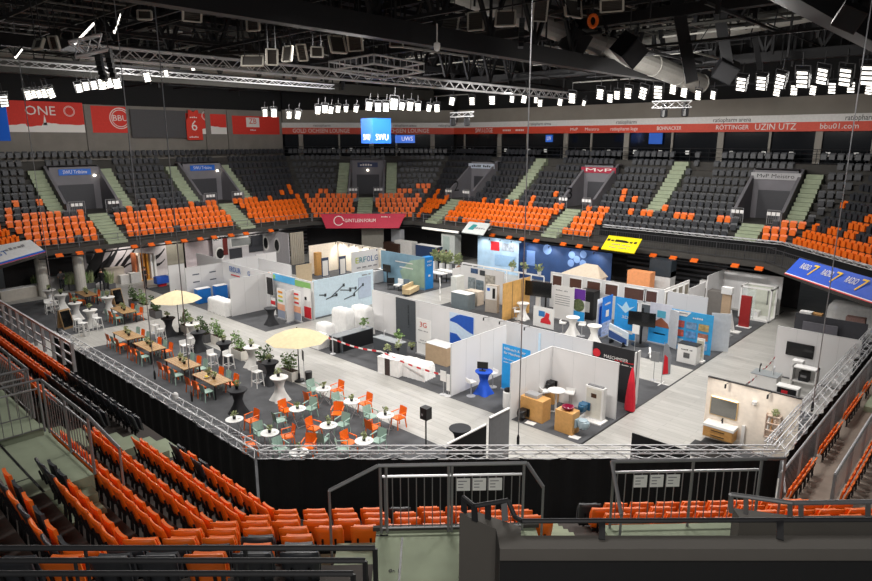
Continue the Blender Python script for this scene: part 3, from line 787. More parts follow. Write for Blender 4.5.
for n, (px, pt_, pb) in enumerate(((98, 52, 80), (108, 48, 78), (522, 18, 47))):
    D = 27; a, b = pt(px, pt_, D), pt(px + 1, pb, D)
    t = thing('line_array', ['black curved line array loudspeaker, left one below the strip light', 'black curved line array loudspeaker, right one below the strip light', 'black curved line array loudspeaker above the central girder'][n], 'loudspeaker', a, YAW - PI / 2)
    c1 = MB()
    for k in range(6):
        z = -(a.z - b.z) * (k + .5) / 6; X = Matrix.Translation((0, .008 * k * k, z)) @ Matrix.Rotation(-.06 * k, 4, 'X'); c1.mbox(X, .2, .22, (a.z - b.z) / 6.4)
    c1.obj('cabinets', BLACK, t); MB().tube((0, 0, 0), (0, 0, 2.5), .02, 4).obj('hanger', DMETAL, t)
t = thing('dome_camera', 'white dome camera hanging below the central girder', 'camera', pt(437, 46, 26), 0)
MB().lathe([(.02, -.2), (.11, -.15), (.135, 0), (.12, .1), (.05, .14), (.03, .14), (.03, .8)], 12).obj('housing', WHITE, t)
t = thing('hoist_ring', 'orange coiled hook hanging beside the round duct', 'hook', pt(593, 21, 27), YAW - PI / 2)
mb = MB()
for k in range(14):
    a0, a1 = 2 * PI * k / 14, 2 * PI * (k + 1) / 14
    mb.tube((.16 * math.cos(a0), 0, .22 * math.sin(a0)), (.16 * math.cos(a1), 0, .22 * math.sin(a1)), .07, 6)
mb.obj('ring', ORANGE, t); MB().tube((0, 0, .2), (0, 0, 2), .02, 4).obj('chain', DMETAL, t)
# ---- floodlights
LED = M('led_white', 'fffaf0', .4, emit=2.2, vary=0); LAMPB = M('lamp_body', '1b1b1d', .6, .2)
LIGHTS = []
def flood_proto():
    t = thing('floodlight', 'x', 'floodlight', (0, 0, 0), 0, 'hall floodlights')
    b, l, y = MB(), MB(), MB(); b.box(-.3, 0, -.42, .3, .12, .42)
    for k in range(4): l.box(-.23, -.015, -.385 + k * .2, .23, .005, -.385 + k * .2 + .115)
    y.bar((-.34, .06, 0), (-.34, .06, .6), .04).bar((.34, .06, 0), (.34, .06, .6), .04).bar((-.34, .06, .6), (.34, .06, .6), .04); y.tube((0, .06, .6), (0, .06, 1.2), .03, 5)
    b.obj('housing', LAMPB, t); l.obj('led_cells', LED, t); y.obj('yoke', DMETAL, t); return t
FP = None
def flood(p, aim, roll, size, label, group):
    global FP
    if FP is None: FP = flood_proto(); t = FP
    else: t = dup(FP, p)
    t.location = p; d = (Vector(aim) - Vector(p))
    yaw = math.atan2(d.y, d.x) + PI / 2; tilt = math.atan2(-d.z, math.hypot(d.x, d.y))
    t.rotation_euler = (tilt * .6, roll, yaw); t.scale = (size,) * 3; t['label'] = label; t['group'] = group
right_row = [(741, 84, 1.1), (761, 83, 1.1), (780, 81, 1.1), (802, 79, 1.3), (822, 76, 1.2), (845, 77, 1.3), (867, 75, 1.4)]
right_low = [(777, 91, .8), (794, 90, .8), (813, 90, .75), (832, 88, .85), (851, 87, .85), (869, 89, .8)]
mid_row = [(452, 101, .9), (472, 101, .85), (492, 100, .95), (512, 99, .7), (524, 99, .8), (536, 100, .6), (540, 103, .7), (560, 102, .7), (572, 98, 1.0), (584, 103, .5), (600, 94, 1.0), (610, 98, .8), (617, 95, .8), (628, 93, 1.0), (643, 93, 1.1),
           (658, 92, 1.2), (673, 89, .9), (684, 92, .9), (698, 95, .8), (713, 95, .7)]
far_row = [(265, 113, .8), (274, 113, .9), (289, 115, .8), (298, 115, .9), (318, 110, .9), (325, 109, .9), (331, 110, .8), (338, 109, .8), (346, 109, .7), (356, 109, .7), (369, 106, 1), (378, 107, 1), (386, 107, 1), (394, 104, 1.3), (402, 106, .9), (410, 106, 1), (418, 107, .9), (429, 108, .8), (437, 108, .9)]
left_row = [(28, 95, .8), (34, 94, .7), (39, 94, .7), (45, 93, .8), (51, 93, .9), (79, 88, .8), (86, 86, .8), (94, 85, .8), (102, 84, 1), (109, 83, .9), (117, 83, 1.0), (147, 77, .9), (166, 73, .6), (193, 69, .6), (4, 101, 1)]
for nm, row, fn, aim in (('upper right row', right_row, lambda x, y: atX(x, y, 40), (22, 14, 0)), ('lower right row', right_low, lambda x, y: atX(x, y, 42), (22, 14, 0)), ('row above the far right stand', mid_row, lambda x, y: atX(x, y, 41.5), (20, 20, 0)),
                     ('row above the far corner', far_row, lambda x, y: (lambda d: Vector((d[0], d[1], d[2])) * (50 / math.hypot(d[0], d[1])) + Vector((0, 0, CAMZ)))(ray(x, y)), (18, 20, 0)), ('row on the far left', left_row, lambda x, y: atY(x, y, 42), (12, 20, 0))):
    for n, (x, y, s) in enumerate(row):
        s *= .8 if 'corner' in nm or 'left' == nm[-4:] else .92; flood(fn(x, y), aim, R.uniform(-.15, .15) + (.25 if x > 560 else (-.25 if x < 260 else .1)), s, 'white LED floodlight, %s from the left in the %s' % (nth(n + 1), nm), 'hall floodlights, ' + nm)
# strip lights top left
for n, (a, b) in enumerate((((74, 44, 27), (94, 23, 27)), ((114, 33, 27), (120, 14, 27)), ((15, 58, 30), (22, 49, 30)))):
    p, q = pt(*a), pt(*b); t = thing('strip_light', ['bright slanted LED strip light on the upper left truss piece', 'bright LED strip light right of the slanted strip', 'small bright LED strip at the far left edge'][n], 'strip light', p)
    mb = MB()
    for k in range(6): mb.bar((q - p) * (k + .1) / 6, (q - p) * (k + .9) / 6, .38 if n < 2 else .25, .06)
    mb.obj('led_cells', LED, t); MB().bar(Vector((0, 0, .06)), q - p + Vector((0, 0, .06)), .42 if n < 2 else .28, .06).obj('housing', LAMPB, t)
truss('lighting_truss', 'short silver truss piece below the slanted strip light', pt(72, 50, 26.5), pt(105, 42, 26.5), .5, .5, .04, ALU, .35)
truss('lighting_truss', 'tiny truss with moving heads right of the centre floodlights', pt(652, 105, 44), pt(692, 104, 44), .4, .4, .03, ALU, .4)
truss('lighting_truss', 'tiny truss with moving heads left of the hoist cable', pt(450, 115, 46), pt(474, 114, 46), .4, .3, .03, ALU, .4)
for n, (px, py, D) in enumerate(((664, 112, 44), (685, 111, 44), (453, 121, 46), (467, 121, 46))):
    t = thing('moving_head', 'black moving head spotlight, %s of four under the tiny trusses' % nth(n + 1), 'spotlight', pt(px, py, D))
    MB().lathe([(.1, -.35), (.22, -.3), (.22, .1), (.12, .3)], 10).obj('head', BLACK, t); MB().box(-.25, -.06, .2, .25, .06, .5).obj('yoke', BLACK, t)
# hanging blue cube of screens
c = pt(376, 131, 52); t = thing('hanging_screen_cube', 'bright blue hanging screen cube reading SWU above the far corner', 'screen', c, YAW - PI / 2 + .66)
SWB = M('blue_screen_glow', '0a52b4', .6, emit=.25, vary=0)
MB().box(-.85, -.85, -.95, .85, .85, .95).obj('screen_box', SWB, t)
text('SWU', 1.15, .5, WHITETXT, t, (0, -.87, -.5)); text('SWU', 1.0, .5, WHITETXT, t, (-.87, 0, -.5), (PI / 2, 0, -PI / 2))
c = pt(405, 139, 60); t = thing('small_screen', 'small blue screen half behind the hanging blue cube', 'screen', c, YAW - PI / 2)
MB().box(-.9, 0, -.35, .9, .1, .35).obj('display', SWB, t); text('UWS', 1, .4, WHITETXT, t, (.2, -.02, 0))
for (px0, py0, px1, py1, D, s, lab) in ((545, 135, 553, 142, 60, 'UV', 'small blue UV screen in the lounge window'), (648, 133, 663, 144, 62, '', 'small blue screen glowing in the right lounge window')):
    a, b = pt(px0, py0, D), pt(px1, py1, D); t = thing('small_screen', lab, 'screen', (a + b) / 2, ERZ[3])
    w, hh = (a - b).length * .75, abs(a.z - b.z); MB().box(-w / 2, 0, -hh / 2, w / 2, .1, hh / 2).obj('display', SWB, t)
    if s: text(s, w * .6, hh * .6, WHITETXT, t, (0, -.02, 0))
t = thing('hanging_screen', 'bright blue screen cut off at the left edge', 'screen', pt(1, 122, 45), YAW - PI / 2 + .6)
MB().box(-1.4, 0, -1.05, .35, .25, 1.05).obj('display', SWB, t)
# ---- the light itself: one lamp behind each bank of floodlights
def bank(x, y, z, aim, power, sx=6, sy=1.2, spread=150):
    l = bpy.data.lights.new('flood_and_fill_bank', 'AREA'); l.shape = 'RECTANGLE'; l.size = sx; l.size_y = sy; l.energy = power; l.color = (1, .965, .92); l.spread = math.radians(spread)
    o = bpy.data.objects.new('flood_and_fill_bank', l); C.objects.link(o); o.location = (x, y, z)
    o.rotation_euler = (Vector(aim) - Vector((x, y, z))).to_track_quat('-Z', 'Y').to_euler()
PW = 650
for y in (10, 20, 30, 40): bank(40.2, y, 14.6, (28, y * .8 + 5, 0), PW, spread=130)
for x in (14, 22, 30, 36): bank(x, 43.5, 14.6, (x, 32, 0), PW, spread=130)
for y in (14, 24, 34): bank(11, y, 15.5, (20, y, 0), PW * .95, spread=118)
for x in (20, 28, 36): bank(x, 8.5, 15.5, (x, 17, 0), PW * .95, spread=118)
# added area lights without fixtures, to brighten the stands and the parapet
for x, y, a, p in ((14, 14, (4, 3, 6), 650), (17, 22, (3, 18, 4), 220), (22, 8, (14, 0, 3), 600)): bank(x, y, 14.9, a, p, 4, 1.2, 140)  # fill added for the near seats and landings
bank(-3.5, -3.2, 15.5, (3, 3, 8.2), 520, 4, 2)  # fill added behind the viewer to lift the parapet
for y in (16, 26, 36): bank(31, y, 14.4, (54, y, 8.2), 720, 5, 1, 110)  # this and the next two: fill added for the far stands
for x in (18, 28): bank(x, 38, 14.4, (x, 60, 8.0), 560, 5, 1, 110)
bank(31, 33, 14.4, (49, 57, 8.2), 750, 5, 1, 110)
w = bpy.data.worlds.new('hall_ambient'); bpy.context.scene.world = w; w.use_nodes = True
w.node_tree.nodes['Background'].inputs['Color'].default_value = (.9, .95, 1, 1); w.node_tree.nodes['Background'].inputs['Strength'].default_value = .07
# ================================================================== TRADE FAIR STANDS
RB = -PI / 2
ALUP = M('alu_profile', 'b4b4b6', .4, .5)
class Wall: pass
def wall(kind, label, p1, p2, z=2.5, hh=None, mat=None, name='booth_wall', cat='partition wall', z0=0, th=.05, frame=True, c=None):
    a, b = at(p1[0], p1[1], z), at(p2[0], p2[1], z); hh = hh or z; w = Wall(); w.kind = kind
    if kind == 'B':
        w.X = (a.x + b.x) / 2 if c is None else c
        a, b = atX(*p1, w.X), atX(*p2, w.X); w.w = a.y - b.y; w.o = Vector((w.X, a.y, z0)); rz = RB
    else:
        w.Y = (a.y + b.y) / 2 if c is None else c
        a, b = atY(*p1, w.Y), atY(*p2, w.Y); w.w = b.x - a.x; w.o = Vector((a.x, w.Y, z0)); rz = 0
    w.h = hh; w.rz = rz; w.t = thing(name, label, cat, w.o, rz)
    MB().box(0, 0, 0, w.w, th, hh).obj('infill', mat or FABRIC, w.t)
    if frame:
        n = max(1, round(w.w)); f = MB()
        for k in range(n + 1):
            x = w.w * k / n; f.box(x - .008, -.004, 0, x + .008, th + .004, hh)
        f.box(0, -.006, hh - .012, w.w, th + .006, hh + .012); f.obj('frame', M('seam_grey', 'cfcfcf', .7) if mat is None or mat is FABRIC else mat, w.t)
    return w
def on(w, px, py):                                    # sight line onto a wall face -> local x, z
    p = atX(px, py, w.X) if w.kind == 'B' else atY(px, py, w.Y)
    return ((w.o.y - p.y) if w.kind == 'B' else (p.x - w.o.x), p.z - w.o.z)
def sheet(par, name, x0, z0, x1, z1, mat, y=-.03, t=.015):
    return MB().box(min(x0, x1), y, min(z0, z1), max(x0, x1), y + t, max(z0, z1)).obj(name, mat, par)
def sheetpx(w, name, px0, py0, px1, py1, mat, y=-.03, full=None):
    x0, z1 = on(w, px0, py0); x1, z0 = on(w, px1, py1)
    if full: z0, z1 = full
    sheet(w.t, name, x0, z0, x1, z1, mat, y); return x0, z0, x1, z1
def prism_print(par, name, pts, mat, y=-.035):
    mb = MB(); mb.slab([(x, y, z) for x, z in pts], (0, 1, 0), .012); return mb.obj(name, mat, par)
def spot(par, x, z, out=.45):
    t = MB(); t.tube((x, 0, z), (x, -out, z + .05), .012, 4).tube((x, -out, z + .05), (x, -out - .02, z - .1), .035, 6); t.obj('spot_arm', BLACK, par)
def glowlamp(x, y, z, e, aim=None):
    l = bpy.data.lights.new('booth_spot_and_fill', 'SPOT'); l.energy = e; l.spot_size = 2.0; l.spot_blend = .6; l.color = (1, .94, .85); l.shadow_soft_size = .05
    o = bpy.data.objects.new('booth_spot_and_fill', l); C.objects.link(o); o.location = (x, y, z)
    if aim: o.rotation_euler = (Vector(aim) - Vector((x, y, z))).to_track_quat('-Z', 'Y').to_euler()
GT = M('grey_lettering', '8b8b8e', .6, vary=0)
# --- long white wall through the middle
w1 = wall('B', 'long white partition wall running through the middle of the hall', (372, 289.6), (592.4, 341.7))
sheetpx(w1, 'anthracite_panel', 396, 297, 416, 350, GREYP, full=(0, 2.42)); x, z = on(w1, 409, 320)
text('~', 1.4, .12, M('dim_lettering', '2c3033', .6), w1.t, (x, -.045, 1.4), (PI / 2, PI / 2, 0))
x0, z0, x1, z1 = sheetpx(w1, 'poster', 450, 313, 474, 346, M('poster_ice', 'c9dcf0', .5), full=(.35, 2.3)); W_ = x1 - x0
prism_print(w1.t, 'wave_print', [(x0 + W_ * .3, 2.2), (x0 + W_ * .45, 2.28), (x1 - .03, 2.28), (x1 - .03, 1.35), (x0 + W_ * .75, 1.45), (x0 + W_ * .3, 1.75), (x0 + .03, 1.8), (x0 + .03, 1.9)], M('wave_blue', '2056b8', .5))
prism_print(w1.t, 'wave_print', [(x0 + .03, .5), (x0 + .03, 1.15), (x0 + W_ * .3, 1.15), (x0 + W_ * .8, .5)], M('wave_blue'))
x, z = on(w1, 540, 335); sheet(w1.t, 'light_strip', x - .06, .9, x + .06, 2.3, M('pale_blue_strip', 'd4ebf8', .4))
for px in (489, 505, 530): x, z = on(w1, px, 322); spot(w1.t, x, 2.52)
X1 = w1.X
bk = wall('B', 'black sign wall with white lettering and a red emblem right of the corner stand', (593.4, 342.6), (637.5, 352.9), 2.5, mat=M('sign_black', '1d1d20', .55), c=X1 - .02)
x, z = on(bk, 597, 353); MB().slab([(x + .2 * math.cos(q * PI / 4), -.045, 2.05 + .2 * math.sin(q * PI / 4)) for q in range(8)], (0, 1, 0), .02).obj('emblem', REDM, bk.t)
text('MASCHMEIER', 1.15, .16, WHITETXT, bk.t, (x + .95, -.045, 1.98)); text('~', .9, .09, REDM, bk.t, (bk.w - .55, -.045, 1.92)); text('~', .9, .07, WHITETXT, bk.t, (bk.w - .55, -.045, 1.78))
wall('R', 'short white edge wall closing the right end of the black sign wall', (636, 354.5), (641, 352), 2.5, c=bk.o.y - bk.w, frame=False)
w2 = wall('R', 'white partition wall between the blue cocktail table and the aisle corner', (451.6, 344.2), (506.6, 325.3))
w3a = wall('R', 'left white wall of the open corner stand with the washbasins', (511.7, 363.2), (553.3, 346.8))
w3b = wall('B', 'right white wall of the open corner stand with the white water heater', (553.3, 346.8), (618.9, 363.2))
w1s = None
# --- items of the blue banner stand
def rollup(label, px, py, w, hh, kind, mat, lines=(), name='roll_up_banner', base=True, group=None):
    p = at(px, py); t = thing(name, label, 'banner', p, RB if kind == 'B' else (0 if kind == 'R' else kind), group)
    MB().box(0, -.01, .06, w, .01, hh).obj('print', mat, t)
    if base: MB().box(-.02, -.1, 0, w + .02, .1, .07).obj('foot', ALUP, t); MB().tube((w / 2, .03, .05), (w / 2, .03, hh), .012, 4).obj('pole', ALUP, t)
    for (s, x, z, ww, hg, mt) in lines: text(s, ww, hg, mt, t, (x, -.02, z))
    return t
t = rollup('tall blue roll-up banner with white lines standing behind the blue cocktail table', 501.5, 389, 1.55, 2.25, 'B', SKYB, [('Hilfreich & fair', .7, 2.05, 1.2, .13, WHITETXT), ('für Handwerker', .7, 1.85, 1.2, .13, WHITETXT), ('Mehr Service vor Ort', .6, 1.55, 1.0, .07, WHITETXT), ('~', .5, 1.4, .8, .07, WHITETXT)])
prism_print(t, 'photo_print', [(.75, 1.25), (1.55, 1.95), (1.55, .5), (1.0, .5)], M('photo_beige', 'd8cfc4', .6), -.03)
t = thing('vacuum_cleaner', 'white round container with dark lid beside the blue banner', 'container', at(508, 408), RB)
MB().lathe([(.22, 0), (.24, .1), (.24, .75), (.2, .8)], 14).obj('body', WHITE, t); MB().lathe([(.2, .8), (.18, .9), (.05, .95)], 14).obj('lid', BLACK, t)
def cocktail_proto(name, col, lab):
    t = thing(name, lab, 'cocktail table')
    n = 24; prof = [(.42, 0, 1), (.36, .12, .8), (.24, .4, .2), (.18, .62, 0), (.24, .88, 0), (.36, 1.05, 0), (.39, 1.07, 0)]
    V = []; F = []
    for r, z, sq in prof:
        for i in range(n):
            a = 2 * PI * i / n; k = 1 + .22 * sq * math.cos(4 * (a - PI / 4)); V.append((r * k * math.cos(a), r * k * math.sin(a), z))
    for k in range(len(prof) - 1):
        for i in range(n): j = (i + 1) % n; F.append((k * n + i, k * n + j, (k + 1) * n + j, (k + 1) * n + i))
    MB().add(V, F).obj('stretch_cover', col, t, True)
    MB().lathe([(.4, 1.06), (.41, 1.08), (.41, 1.1), (.4, 1.11)], 24).obj('tabletop', col, t); return t
CT = {'white': cocktail_proto('cocktail_table', M('stretch_white', 'e6e4e0', .8), ''), 'black': cocktail_proto('cocktail_table', M('stretch_black', '26272b', .8), ''), 'blue': cocktail_proto('cocktail_table', M('stretch_blue', '1c52c4', .8), '')}
USED = set()
def cocktail(px, py, col, label, group=None, z=1.1):
    p = at(px, py, z); p.z = 0
    if col not in USED: USED.add(col); t = CT[col]; t.location = p; t['label'] = label; (group and t.__setitem__('group', group)); return t
    return dup(CT[col], p, 0, label, group)
tb = cocktail(484, 371, 'blue', 'blue cocktail table with a small monitor in the white stand')
def monitor(label, p, rz, w=.5, hh=.32, stand=.1):
    t = thing('monitor', label, 'monitor', p, rz); MB().box(-w / 2, 0, stand, w / 2, .04, stand + hh).obj('display', SCREEN, t)
    MB().box(-.03, .02, .02, .03, .05, stand + .05).box(-w * .3, -.08, 0, w * .3, .12, .02).obj('stand', BLACK, t)
p = tb.location; monitor('small black monitor standing on the blue cocktail table', (p.x - .05, p.y + .05, 1.112), RB + .5)
def stool_proto():
    t = thing('bar_stool', '', 'bar stool'); MB().box(-.19, -.19, .74, .19, .19, .78).obj('seat', WHITE, t)
    MB().box(-.19, .17, .78, .19, .2, 1.0).obj('backrest', WHITE, t)
    for a in (-1, 1):
        for b in (-1, 1): MB().bar((a * .21, b * .21, 0), (a * .16, b * .16, .75), .035).obj('leg', WHITE, t)
    f = MB()
    for a, b in (((-.19, -.19), (.19, -.19)), ((.19, -.19), (.19, .19)), ((.19, .19), (-.19, .19)), ((-.19, .19), (-.19, -.19))): f.bar((*a, .28), (*b, .28), .025)
    f.obj('footrest', WHITE, t); return t
SP = stool_proto(); SUSED = []
def stool(px, py, rz, label, group=None):
    p = at(px, py, .76); p.z = 0
    if not SUSED: SUSED.append(1); t = SP; t.location = p; t.rotation_euler = (0, 0, rz); t['label'] = label; (group and t.__setitem__('group', group)); return t
    return dup(SP, p, rz, label, group)
def gas_proto():
    t = thing('swivel_stool', '', 'bar stool'); MB().box(-.2, -.18, .68, .2, .18, .73).box(-.2, .15, .73, .2, .19, .86).obj('seat', WHITE, t)
    MB().tube((0, 0, .03), (0, 0, .68), .025, 8).obj('column', ALUP, t); MB().lathe([(.21, 0), (.21, .015), (.05, .04)], 16).obj('base', ALUP, t); return t
GP = gas_proto(); GUSED = []
def swivel(px, py, rz, label, group=None):
    p = at(px, py)
    if not GUSED: GUSED.append(1); t = GP; t.location = p; t.rotation_euler = (0, 0, rz); t['label'] = label; return t
    return dup(GP, p, rz, label, group)
swivel(471, 396, 1.2, 'white swivel stool left of the blue cocktail table'); swivel(492.5, 387, -1.8, 'white swivel stool behind the blue cocktail table')
# --- corner stand: furniture
def block(name, label, cat, px, py, w, d, hh, rz, mat, top=None, z=0, extra=None):
    t = thing(name, label, cat, at(px, py, z), rz)
    MB().box(-w / 2, -d / 2, 0, w / 2, d / 2, hh).obj('body', mat, t)
    if top: MB().box(-w / 2 - .015, -d / 2 - .015, hh, w / 2 + .015, d / 2 + .015, hh + .03).obj('top', top, t)
    return t
pa = block('display_block', 'wooden display block with a grey basin at the left corner stand wall', 'display block', 535, 418, 1.1, .62, .95, RB + .0, PINE)
pb = block('display_block', 'wooden display block with the dark red basin at the open front of the corner stand', 'display block', 566.5, 431, .8, .55, .92, RB, PINE)
pc = block('display_block', 'low wooden display block deep in the corner stand', 'display block', 550.5, 402, .55, .45, .62, RB, PINE)
def basin(label, p, rz, col, r=.24, sq=False):
    t = thing('washbasin', label, 'washbasin', p, rz)
    if sq: MB().box(-.3, -.2, 0, .3, .2, .14).obj('bowl', col, t); MB().box(-.26, -.16, .135, .26, .16, .145).obj('hollow', M('basin_hollow', '9a9a9c', .4), t)
    else: MB().lathe([(r * .55, 0), (r, .1), (r * 1.02, .15), (r * .9, .15), (r * .5, .06), (.01, .05)], 20).obj('bowl', col, t, True); MB().tube((0, 0, .05), (0, 0, .075), .03, 8).obj('drain', ALU, t)
def topof(t, h_, dx=0, dy=0): c_, s_ = math.cos(t.rotation_euler.z), math.sin(t.rotation_euler.z); return Vector((t.location.x + dx * c_ - dy * s_, t.location.y + dx * s_ + dy * c_, h_))
basin('square grey washbasin on the left wooden block', topof(pa, .951, -.12, .0), RB, M('basin_grey', 'a6a6a8', .3), sq=True)
basin('round dark red washbasin on the front wooden block', topof(pb, .921, 0, .02), 0, M('basin_wine', '7a1733', .15), .25)
def toilet(label, p, rz, col, name='wall_hung_toilet'):
    t = thing(name, label, 'toilet', p, rz); n = 14; V = []; F = []
    prof = [(.5, 0), (.8, .06), (1, .2), (1.02, .3), (.98, .34)]
    for k, z in prof:
        for i in range(n):
            a = 2 * PI * i / n; V.append((k * .18 * math.cos(a) * (1 if math.sin(a) < 0 else 1), k * (.30 if math.sin(a) < 0 else .22) * math.sin(a) - .25, z))
    for k in range(len(prof) - 1):
        for i in range(n): j = (i + 1) % n; F.append((k * n + i, k * n + j, (k + 1) * n + j, (k + 1) * n + i))
    F.append(tuple(range(4 * n, 5 * n))); F.append(tuple(range(n - 1, -1, -1)))
    MB().add(V, F).obj('bowl', col, t, True); MB().lathe([(.19, .34), (.19, .37), (.17, .385)], 14, (0, -.27, 0)).obj('lid', col, t)
    MB().box(-.19, -.06, .02, .19, 0, .36).obj('wall_plate', col, t)
toilet('black wall-hung toilet bowl on the side of the left wooden block', (pa.location.x - .33, pa.location.y + .25, .12), RB, BLACK)
toilet('pale blue-grey toilet bowl on the side of the front wooden block', (pb.location.x + .05, pb.location.y - .42, .3), 0, M('toilet_bluegrey', 'a3b6c0', .25))
toilet('black small toilet bowl above the low wooden block', topof(pc, .621, 0, .2), RB, BLACK)
for n, (px, py, lab) in enumerate(((530.5, 423, 'white paper sheet on the carpet below the black toilet'), (574.5, 437, 'white paper sheet on the carpet below the pale toilet'))):
    t = block('paper_sheet', lab, 'paper', px, py, .42, .3, .004, RB + .1, WHITE, z=.013)
hp = at(593, 419); t = thing('water_heater_panel', 'white boiler panel with a black badge against the right corner stand wall', 'appliance', (X1 - .52 + 0, 0, 0), RB)
hp = at(592.5, 420); t.location = (hp.x, hp.y, 0)
MB().box(-.42, 0, .06, .42, .28, 1.45).obj('casing', WHITE, t); MB().box(-.34, -.012, .12, .34, 0, 1.38).obj('front', M('front_beige', 'd9d6cb', .4), t); MB().box(-.12, -.025, 1.0, .12, -.012, 1.18).obj('badge', M('badge_brown', '4a3222', .5), t); MB().box(-.55, -.35, .0, .55, .3, .06).obj('plinth', WHITE, t)
toilet('petrol blue toilet bowl in front of the boiler panel', (hp.x - .05, hp.y + .3, .38), RB, M('toilet_petrol', '2f6285', .25))
bx = block('pipe_manifold', 'grey pipe manifold lying on top of the boiler panel', 'pipes', 592, 380, .7, .15, .05, RB, M('grey_pipe', '8f9093', .4, .5)); bx.location = (hp.x + .14, hp.y, 1.451)
t = thing('round_table', 'white round pedestal table in the corner stand', 'table', at(556.5, 390, 1.02)); t.location.z = 0
MB().lathe([(.36, .99), (.38, 1.0), (.38, 1.02)], 22).obj('tabletop', WHITE, t); MB().lathe([(.05, .04), (.05, .99)], 10).obj('column', WHITE, t)
f = MB()
for q in range(4): f.bar((0, 0, .04), (.4 * math.cos(q * PI / 2 + .6), .4 * math.sin(q * PI / 2 + .6), .02), .05, .03)
f.obj('foot', WHITE, t)
swivel(569, 408, -1.2, 'white swivel stool right of the white pedestal table'); swivel(543.5, 406, 1.0, 'white swivel stool behind the grey basin')
# --- black and grey half walls by the near truss
gq = wall('R', 'grey half wall with a white edge beside the near truss', (490, 425.5), (510, 402.5), 2.2, mat=M('half_wall_grey', '77787b', .7), frame=False)
MB().box(0, -.02, 2.2, gq.w, .07, 2.24).obj('edge_strip', WHITE, gq.t)
a = at(442, 447, 2.0); b = at(488.5, 424.5, 2.2)
t = thing('half_wall', 'black half wall with white top edge left of the grey half wall', 'partition wall', (a.x, b.y + .08, 0), 0)
MB().box(0, 0, 0, b.x - a.x, .05, 2.15).obj('infill', CURT, t); MB().box(0, -.01, 2.15, b.x - a.x, .06, 2.19).obj('edge_strip', WHITE, t)
hb = wall('B', 'low black half wall beside the near truss in front of the bathroom stand', (632, 433.5), (690, 451.5), 1.5, mat=CURT, frame=False, name='half_wall')
cocktail(460, 428, 'black', 'black cocktail table standing alone in the aisle behind the near truss')
# --- red cloth and feather flags
def flag(label, px, py, hh, col, w=.5, rz=RB):
    t = thing('beach_flag', label, 'flag', at(px, py), rz)
    MB().slab([(0, 0, .45), (w, 0, .6), (w * .9, 0, hh * .75), (w * .5, 0, hh * .95), (.08, 0, hh), (0, 0, hh * .9)], (0, 1, 0), .012).obj('cloth', col, t)
    MB().tube((0, .01, 0), (0, .01, hh), .015, 5).obj('pole', ALUP, t)
    f = MB()
    for q in range(4): f.bar((0, 0, .02), (.35 * math.cos(q * PI / 2), .35 * math.sin(q * PI / 2), .02), .05, .03)
    f.obj('cross_foot', WHITE, t); return t
t = thing('red_cloth_flag', 'pointed bright red cloth flag in front of the black sign wall', 'flag', at(629.5, 411), RB)
n = 10; V = []; F = []
for k, (r, z) in enumerate(((.22, .05), (.2, .6), (.15, 1.2), (.08, 1.75), (.02, 2.0))):
    for i in range(n): a = 2 * PI * i / n; V.append((r * math.cos(a) * (1 + .15 * (i % 2)), r * .7 * math.sin(a) * (1 + .15 * (i % 2)), z))
for k in range(4):
    for i in range(n): j = (i + 1) % n; F.append((k * n + i, k * n + j, (k + 1) * n + j, (k + 1) * n + i))
MB().add(V, F).obj('cloth', M('flag_red', 'dd1f35', .7), t); MB().tube((0, 0, 0), (0, 0, 2.05), .02, 5).obj('pole', BLACK, t)
flag('grey and red feather flag on a white cross foot beside the aisle', 661, 384, 2.1, M('flag_grey', '8d9096', .7), .4)
t = bpy.data.objects['beach_flag']; MB().slab([(.04, -.005, .5), (.3, -.005, .6), (.22, -.005, 1.4), (.06, -.005, 1.5)], (0, -1, 0), .006).obj('red_print', REDM, t)
def signpost(label, px, py, w=.3, hh=.42, z=1.1, mat=WHITE, rz=RB, name='sign_stand', tilt=0):
    t = thing(name, label, 'sign', at(px, py), rz); MB().tube((0, .03, .02), (0, .03, z), .015, 5).obj('pole', ALUP, t); MB().lathe([(.17, 0), (.17, .015), (.03, .03)], 12).obj('base', ALUP, t)
    MB().box(-w / 2, 0, z - .05, w / 2, .02, z - .05 + hh).obj('board', mat, t); return t
signpost('grey notice on a stand on the carpet beside the feather flag', 653, 380, .42, .5, 1.0, M('notice_grey', '8e8f91', .6))
signpost('white leaflet on a thin stand above the black sign wall', 634, 352, .4, .5, 1.1)
signpost('white notice stand left of the white partition wall end', 443, 394.5, .35, .5, .7)
signpost('second white notice stand close to the white partition wall end', 448, 396, .2, .8, .3)
# --- middle stand: kitchen counters, 3G banner, draped furniture
t = rollup('white banner with a red and grey 3G emblem in front of the long white wall', 417, 353.5, 1.05, 2.05, 'B', WHITE)
text('3G', .5, .3, M('emblem_red', 'c8452e', .6), t, (.5, -.02, 1.72)); text('~', .75, .08, GT, t, (.5, -.02, 1.4)); text('~', .5, .07, GT, t, (.5, -.02, .85)); text('~', .8, .06, GT, t, (.5, -.02, .7))
def counter(label, px, py, w, d, hh, rz, mat, top, name='counter', z=0, cat='counter'):
    return block(name, label, cat, px, py, w, d, hh, rz, mat, top)
kc = counter('long anthracite counter with a thin grey top before the light grey wall', 390, 356, 2.0, .6, .92, RB, GREYP, M('stone_grey', '8b9194', .4))
kt = thing('tap', 'chrome tap standing on the long anthracite counter', 'tap', topof(kc, .951, -.55, .1)); MB().path([(0, 0, 0), (0, 0, .3), (.12, 0, .36), (.18, 0, .25)], .02, 6).obj('spout', ALU, kt)
kd = counter('long black table with a stone top left of the anthracite counter', 352, 347, 2.6, .7, .9, 0, BLACK, M('stone_dark', '6f7478', .4))
kp = block('end_screen', 'grey end panel of the long black table', 'panel', 338, 352, .1, .8, .9, 0, GREYP)
